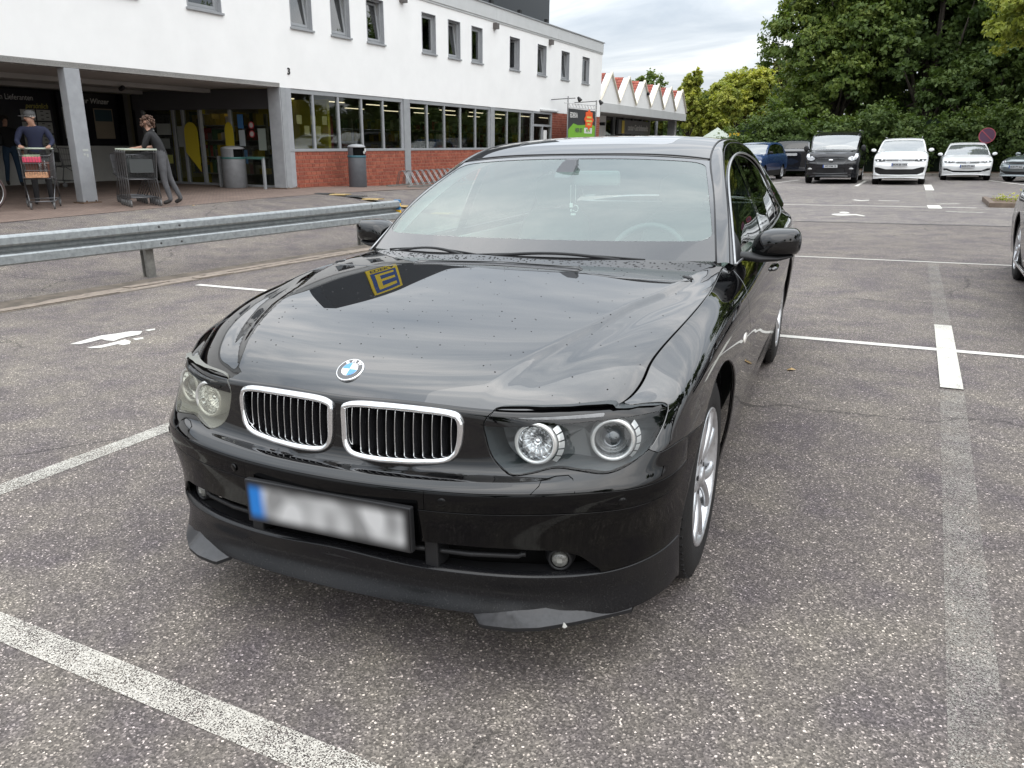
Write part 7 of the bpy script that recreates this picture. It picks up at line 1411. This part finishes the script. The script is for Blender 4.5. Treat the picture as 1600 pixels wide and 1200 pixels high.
# ================================================================== TREES, HEDGE AND THE FAR SIDE OF THE LOT
def leaf_mat(name, c0, c1, c2=None):
    m = bpy.data.materials.new(name); m.use_nodes = True; t = m.node_tree; p = t.nodes['Principled BSDF']; N = t.nodes.new; L = t.links.new
    p.inputs['Roughness'].default_value = .55; p.inputs['Specular IOR Level'].default_value = .3
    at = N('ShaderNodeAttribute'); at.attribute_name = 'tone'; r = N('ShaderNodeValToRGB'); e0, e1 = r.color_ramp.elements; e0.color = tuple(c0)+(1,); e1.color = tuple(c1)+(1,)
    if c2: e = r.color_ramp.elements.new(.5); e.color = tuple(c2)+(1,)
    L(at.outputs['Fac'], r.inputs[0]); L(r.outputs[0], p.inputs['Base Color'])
    tl = N('ShaderNodeBsdfTranslucent'); vm = N('ShaderNodeVectorMath'); vm.operation = 'MULTIPLY'; vm.inputs[1].default_value = (1.3, 1.4, .5); L(r.outputs[0], vm.inputs[0]); L(vm.outputs[0], tl.inputs[0])
    mx_ = N('ShaderNodeMixShader'); mx_.inputs[0].default_value = .3; L(p.outputs[0], mx_.inputs[1]); L(tl.outputs[0], mx_.inputs[2]); L(mx_.outputs[0], t.nodes['Material Output'].inputs[0]); return m
L_DARK = leaf_mat('leaf_dark', (.036, .064, .018), (.15, .20, .055), (.078, .122, .032)); L_MID = leaf_mat('leaf_mid', (.044, .078, .02), (.23, .265, .065), (.11, .16, .036)); L_YEL = leaf_mat('leaf_yellow', (.12, .16, .03), (.52, .50, .10), (.29, .32, .06)); L_DULL = leaf_mat('leaf_dull', (.05, .055, .02), (.16, .14, .045), (.09, .095, .03)); L_CON = leaf_mat('leaf_conifer', (.010, .022, .012), (.035, .055, .022))
M_BARK = mat('bark', (.06, .05, .04), .9, noise=(8, .4), bump=(30, .6))
def foliage(name, blobs, n, size, m_, parent, seed=1, tone_top=.25, flat_=0.):
    """leaf-sized faces gathered in clumps through the crown; blobs = (centre, radii)"""
    rg = np.random.default_rng(seed); blobs = [(np.array(c, float), np.array(r, float)) for c, r in blobs]
    wt = np.array([r[0]*r[1]+r[1]*r[2]+r[0]*r[2] for c, r in blobs]); wt /= wt.sum(); P = []; TN = []; NM = []
    for (c, r), w in zip(blobs, wt):
        k = int(n*w); nc = max(6, int(k/34)); d = rg.normal(size=(nc, 3)); d /= np.linalg.norm(d, axis=1, keepdims=True); d[:, 2] = np.where(d[:, 2] < -.5, -d[:, 2]*.6, d[:, 2])
        rad = rg.uniform(.55, 1.08, nc)**.6; cc = c+d*r*rad[:, None]; cr = rg.uniform(.10, .24, nc)*r.mean(); ct = rg.uniform(0, .55, nc); i = rg.integers(0, nc, k); o = rg.normal(size=(k, 3))*.55
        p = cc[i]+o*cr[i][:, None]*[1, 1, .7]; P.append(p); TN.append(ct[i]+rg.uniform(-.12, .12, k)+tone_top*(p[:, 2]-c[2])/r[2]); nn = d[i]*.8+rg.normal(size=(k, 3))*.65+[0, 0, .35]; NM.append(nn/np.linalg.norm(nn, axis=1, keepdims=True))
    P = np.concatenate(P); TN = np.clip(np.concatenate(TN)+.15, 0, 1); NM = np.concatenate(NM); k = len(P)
    a = np.cross(NM, rg.normal(size=(k, 3))); a /= np.maximum(np.linalg.norm(a, axis=1, keepdims=True), 1e-6); b_ = np.cross(NM, a); s = (size*rg.uniform(.55, 1.35, k))[:, None]
    V = np.stack([P-a*s, P-b_*s*.55+NM*s*.12, P+a*s, P+b_*s*.55-NM*s*.10], 1).reshape(-1, 3); Fc = np.arange(4*k).reshape(k, 4)
    me = bpy.data.meshes.new(name); me.vertices.add(4*k); me.vertices.foreach_set('co', V.ravel()); me.loops.add(4*k); me.loops.foreach_set('vertex_index', Fc.ravel().astype(np.int32)); me.polygons.add(k); me.polygons.foreach_set('loop_start', np.arange(0, 4*k, 4, dtype=np.int32)); me.polygons.foreach_set('loop_total', np.full(k, 4, dtype=np.int32)); me.update(calc_edges=True)
    at = me.attributes.new('tone', 'FLOAT', 'POINT'); at.data.foreach_set('value', np.repeat(TN, 4).astype(np.float32)); return link(name, me, parent, m_)
def tree(label, pos, h, crown, n, leaf, lm, seed, group=None, trunk_r=.18, name='tree', low=.12):
    """crown = (rx, ry, z0, z1) with a lobed outline"""
    x, y = pos; z = float(nz(x, y)); t = empty(name, (x, y, z), label, 'tree', group); rg = random.Random(seed); rx, ry, z0, z1 = crown; cz_ = (z0+z1)/2; hz_ = (z1-z0)/2
    b = MB(); b.smooth = True; top = (rg.uniform(-.3, .3), rg.uniform(-.3, .3), z0+hz_*1.2); b.tube([(0, 0, -.1), (.05, 0, z0*.5+.2), (top[0]*.4, top[1]*.4, z0+.3*hz_), top], [trunk_r*1.25, trunk_r, trunk_r*.7, trunk_r*.15], 8)
    bl = []
    for i in range(17):
        a = i*2.4+rg.uniform(-.3, .3); e = rg.uniform(-.75, .95); k = rg.uniform(.45, .78); c = (rx*k*math.cos(a)*math.cos(e), ry*k*math.sin(a)*math.cos(e), cz_+hz_*.72*math.sin(e)+rg.uniform(-.1, .1)*hz_); rr_ = rg.uniform(.26, .44); bl.append((c, (rx*rr_, ry*rr_, hz_*rr_*1.05)))
        b.tube([(top[0]*.3, top[1]*.3, z0+hz_*rg.uniform(-.1, .7)), (c[0]*.5, c[1]*.5, (c[2]+z0+.2*hz_)/2), (c[0], c[1], c[2])], [trunk_r*.42, trunk_r*.25, trunk_r*.06], 5)
    bl.append(((0, 0, cz_), (rx*.55, ry*.55, hz_*.75))); b.build('trunk', M_BARK, t)
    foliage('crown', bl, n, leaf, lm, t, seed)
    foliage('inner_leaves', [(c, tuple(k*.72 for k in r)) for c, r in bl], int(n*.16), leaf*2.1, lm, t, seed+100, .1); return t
def W2(a, b_): p = lw(a, b_); return (p[0], p[1])
# big trees behind the parked cars
big = 'big trees behind the hedge'
tree('big dark tree whose ragged left edge meets the sky, behind the black van', W2(-3.3, 47.5), 13, (3.9, 4, .2, 12.4), 56000, .125, L_MID, 3, big, .35)
tree('tallest dark tree in the middle of the mass behind the white cars', W2(1.6, 48), 15, (4.4, 4.5, .2, 15), 60000, .125, L_DARK, 4, big, .4)
tree('dark tree filling the top right behind the no-stopping sign', W2(6.4, 47), 14, (4.2, 4.5, .2, 14.5), 52000, .125, L_DARK, 5, big, .4)
tree('yellow-green tree hanging in at the top right corner', W2(6.1, 37.5), 10, (3.1, 2.6, 3.0, 10.5), 38000, .09, L_YEL, 6, None, .16)
tree('dark tree beyond the right edge', W2(11.5, 43), 14, (5, 5, .5, 13), 20000, .15, L_MID, 7, big, .35)
tree('dark tree standing lower between the two tallest ones', W2(-.8, 51), 11, (4.0, 4, .2, 11), 26000, .13, L_DARK, 9, big, .3)
tree('tall dark tree rising furthest back in the mass', W2(3, 56), 16, (8, 4, .5, 16), 36000, .17, L_DARK, 8, big, .4)
tree('bushy dark tree low behind the no-stopping sign', W2(4.2, 45.5), 8, (3.4, 2.6, .2, 8), 26000, .11, L_DARK, 19, big, .3)
# bushes in front of them
hedge = empty('hedge', (0, 0, 0), 'dense dark green hedge running behind the parked cars', 'hedge')
bl = []; rg = random.Random(9)
for i in range(24): a = -7.2+i*.85; p = lw(a+rg.uniform(-.3, .3), 42.2+rg.uniform(-.6, .8)+.02*a); bl.append(((p[0], p[1], rg.uniform(1.1, 1.9)), (rg.uniform(1.0, 1.5), 1.1, rg.uniform(1.3, 2.3))))
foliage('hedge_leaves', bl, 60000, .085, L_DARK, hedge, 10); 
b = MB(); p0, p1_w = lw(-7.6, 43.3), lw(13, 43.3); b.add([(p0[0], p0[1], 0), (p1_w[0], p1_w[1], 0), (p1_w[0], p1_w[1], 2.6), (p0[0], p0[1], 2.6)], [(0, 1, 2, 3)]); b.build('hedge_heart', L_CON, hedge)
# kerb and soil at the hedge foot
for i in range(13):
    b = MB(); q0, q1 = lw(-4+i*2., 39.6), lw(-4+i*2.-.0+1.985, 39.6); d = LYv*.16; vs = [q0, q1, q1+d, q0+d]; b.add([(v[0], v[1], 0) for v in vs]+[(v[0], v[1], .12) for v in vs], [(4, 5, 6, 7), (0, 1, 5, 4), (1, 2, 6, 5), (2, 3, 7, 6), (3, 0, 4, 7)]); b.build('kerb_stone', mat('kerb_grey', (.19, .175, .155), .85, noise=(5, .2)), None, kind='structure')
b = MB(); q = [lw(-4, 39.76), lw(22, 39.76), lw(22, 44), lw(-4, 44)]; b.add([(v[0], v[1], .10) for v in q], [(0, 1, 2, 3)]); b.build('soil', mat('soil_brown', (.10, .065, .04), .95, noise=(2, .4)), None, kind='structure')
# young yellow trees and conifers between annexe and hedge
yg = 'young yellow-green trees beyond the lot'
tree('broad yellow-green maple in the centre background', W2(-11.4, 62), 8, (2.9, 2.7, 1.6, 7.6), 30000, .12, L_YEL, 11, yg, .16)
tree('slender yellow-green tree beside the last gable', W2(-15.4, 62), 7.5, (1.5, 1.5, 1.2, 7.1), 14000, .12, L_YEL, 12, yg, .13)
tree('low yellow-green tree under the canopy end', W2(-15.2, 68), 6.5, (3.2, 2.8, .8, 5.2), 14000, .14, L_YEL, 13, yg, .13)
tree('dull olive tree behind the broad maple', W2(-10.9, 72), 9.5, (2.6, 2.6, 1.0, 9.2), 20000, .14, L_DULL, 14, None, .2)
tree('narrow dark conifer between maple and big trees', W2(-8.4, 62), 5.5, (1.3, 1.3, .2, 5.2), 12000, .10, L_CON, 15, None, .12, 'conifer')
tree('rounded dark green tree rising over the red roofs', W2(-24.5, 80), 8, (4.6, 3, 1.5, 8.2), 12000, .16, L_MID, 16, None, .2)
tree('green tree behind the canopy, left of the slender one', W2(-18.5, 80), 7.5, (4.5, 3, .6, 6.4), 10000, .16, L_MID, 17, None, .2)
tree('dark tree closing the gap behind the dull olive tree', W2(-8.6, 72), 7.5, (3.0, 3, .4, 7.0), 12000, .16, L_DARK, 18, None, .2)
for i, (a, c, w, hgt) in enumerate(((-26, 150, 26, 8), (0, 160, 30, 9), (-60, 150, 30, 9), (30, 150, 26, 10))):
    p = lw(a, c); t = empty('woodland', (p[0], p[1], 0)); setup(t, kind='stuff'); foliage('woodland_leaves', [((w*(k/6-.5)*2*.8, 0, hgt*.5+rg.uniform(-1, 1)), (w*.24, 4, hgt*.5+rg.uniform(-.8, 1.2))) for k in range(7)], 9000, .55, L_DARK, t, 20+i)
# dry field and verge beyond the lot
b = MB(); q = [lw(-30, 84), lw(16, 84), lw(16, 140), lw(-30, 140)]; b.add([(q[0][0], q[0][1], .01), (q[1][0], q[1][1], .01), (q[2][0], q[2][1], 1.2), (q[3][0], q[3][1], 1.2)], [(0, 1, 2, 3)]); b.build('dry_field', mat('field_straw', (.36, .26, .13), .95, noise=(.5, .2)), None, kind='structure')
b = MB(); q = [lw(-30, 56), lw(-3, 56), lw(-3, 84), lw(-30, 84)]; b.add([(v[0], v[1], .012) for v in q], [(0, 1, 2, 3)]); b.build('grass_verge', mat('verge_grass', (.09, .11, .035), .95, noise=(1.5, .4)), None, kind='structure')
# red container, yellow notice and blue bin under the maple
def thing_box(name, label, cat, pos, bb, m_, bevel=.02, rz=0.): b = MB(); b.box(*bb); o = b.build(name, m_, None, bevel=bevel, label=label, cat=cat); o.matrix_world = Matrix.Translation((pos[0], pos[1], 0))@Matrix.Rotation(-T_+rz, 4, 'Z'); return o
rc_ = empty('sales_kiosk', (*W2(-11.8, 56.5), 0), 'red sales stall with a pale pointed top under the yellow maple', 'stall'); b = MB(); b.box(-1.2, 1.2, -.8, .8, 0, 2.0); b.build('stall_wall', mat('stall_red', (.40, .035, .02), .6, noise=(3, .3)), rc_); b = MB(); b.lathe([(1.5, 2.0), (.05, 2.75), (.001, 2.8)], 4, Matrix.Rotation(.785, 4, 'Z')@Matrix.Diagonal((1, .8, 1, 1))); b.build('stall_roof', mat('stall_canvas', (.42, .46, .40), .8), rc_)
for k in range(4): b = MB(); b.box(-1.0+.55*k, -.65+.55*k, -.83, -.80, .7, 1.6); b.build('stall_panel', mat('stall_panel_brown', (.16, .04, .03), .6), rc_)
ys = empty('yellow_sign', (*W2(-9.75, 52.5), 0), 'small yellow sign with a black emblem on a post beneath the maple', 'sign'); b = MB(); b.tube([(0, 0, 0), (0, 0, 1.7)], .04, 6); b.build('sign_post', M_TRIM, ys); b = MB(); b.box(-.36, .36, -.06, -.02, 1.55, 2.3); q = b.build('sign_face', mat('sign_yellow', (.75, .48, .02), .5), ys); b = MB(); b.lathe([(.2, 0), (.2, .02), (.001, .02)], 6, Matrix.Translation((0, -.065, 1.93))@Matrix.Rotation(math.radians(90), 4, 'X')); b.build('sign_emblem', M_TRIM, q)
bb_ = empty('recycling_bin', (*W2(-9.1, 51), 0), 'blue recycling bin with pale lid beyond the people carrier', 'bin'); b = MB(); b.box(-.55, .55, -.5, .5, .1, 1.5); b.build('bin_body', mat('bin_blue', (.02, .07, .20), .5), bb_, bevel=.05); b = MB(); b.box(-.6, .6, -.55, .55, 1.5, 1.85); b.build('bin_lid', mat('bin_lid_pale', (.18, .30, .38), .5), bb_, bevel=.1)
# no-stopping sign
nsp = W2(3.82, 37.5); ns = empty('no_stopping_sign', (nsp[0], nsp[1], 0), 'round purple faced no-stopping sign with red rim above the white saloon', 'traffic sign', rz=-T_-.25)
b = MB(); b.tube([(0, .03, 0), (0, .03, 1.95)], .032, 8); b.build('sign_post', M_ZPOST, ns)
RXm = Matrix.Rotation(math.radians(90), 4, 'X')
b = MB(); b.lathe([(.32, -.01), (.32, .01), (.001, .01)], 36, Matrix.Translation((0, -.01, 1.73))@RXm); sf = b.build('sign_plate', mat('sign_purple', (.07, .022, .055), .5), ns); b = MB(); b.lathe([(.32, .0), (.32, .016), (.285, .016), (.285, .0)], 36, Matrix.Translation((0, -.01, 1.73))@RXm, cap=False); b.build('sign_rim', mat('rim_red', (.26, .045, .06), .5), sf)
b = MB(); b.box(-.29, .29, -.030, -.024, 1.73-.02, 1.73+.02, Matrix.Translation((0, 0, 1.73))@Matrix.Rotation(math.radians(45), 4, 'Y')@Matrix.Translation((0, 0, -1.73))); b.build('sign_bar', mat('rim_red', (0, 0, 0)), sf)
# planted traffic island at the right
isl = empty('planted_island', (*W2(2.95, 18.9), 0), 'low kerbed traffic island with dry leaves and sparse grass', 'traffic island', rz=-T_)
for i in range(5): b = MB(); b.box(i*.8, i*.8+.79, 0, .12, -.02, .11); b.build('kerb_stone', mat('kerb_brown', (.14, .105, .08), .85, noise=(6, .3)), isl, bevel=.012)
for i in range(3): b = MB(); b.box(0, .12, .125+i*.8, .125+i*.8+.79, -.02, .11); b.build('kerb_stone', mat('kerb_brown', (0, 0, 0)), isl, bevel=.012)
b = MB(); b.box(.12, 4, .12, 2.5, -.02, .08); b.build('island_soil', mat('soil_brown', (0, 0, 0)), isl)
lf = foliage('island_leaves', [((2, 1.2, .10), (1.8, 1.1, .06))], 2600, .03, L_YEL, isl, 31); lf['kind'] = 'stuff'
# fallen leaf by the rear wheel, one on the road
for i, (x, y, lab_) in enumerate(((1.01, 2.78, 'curled yellow leaf lying against the rear wheel of the black saloon'), (-12.9+2.6, 9.2, 'pale leaf lying on the lane behind the guard rail'))):
    b = MB(); z = float(nz(x, y)); b.add([(-.028, -.012, .003), (0, -.025, .012), (.033, 0, .008), (0, .028, .013), (-.022, .012, .004), (0, 0, .018)], [(0, 1, 5), (1, 2, 5), (2, 3, 5), (3, 4, 5), (4, 0, 5)]); o = b.build('fallen_leaf', mat('leaf_fallen', (.42, .28, .12), .7), None, label=lab_, cat='leaf'); o.location = (x, y, z)
# trees along the near side of the lot, mirrored in the paintwork and glass
rg2 = 'trees along the near edge of the lot'
for i, (x, y, h_) in enumerate(((17, 4, 9), (19, 13, 10), (18, 23, 9), (16, -30, 9), (3, -36, 9), (-10, -34, 9), (26, -16, 9))):
    tree('roadside tree outside the view, '+['straight right of the black saloon', 'right of the second parking row', 'right of the far parking row', 'behind the photographer to the right', 'straight behind the photographer', 'behind the photographer to the left', 'far right behind the photographer'][i], (x, y), h_, (4.2, 4.2, 1.6, h_+1), 5200, .26, L_MID if i % 2 else L_DARK, 40+i, rg2, .22)
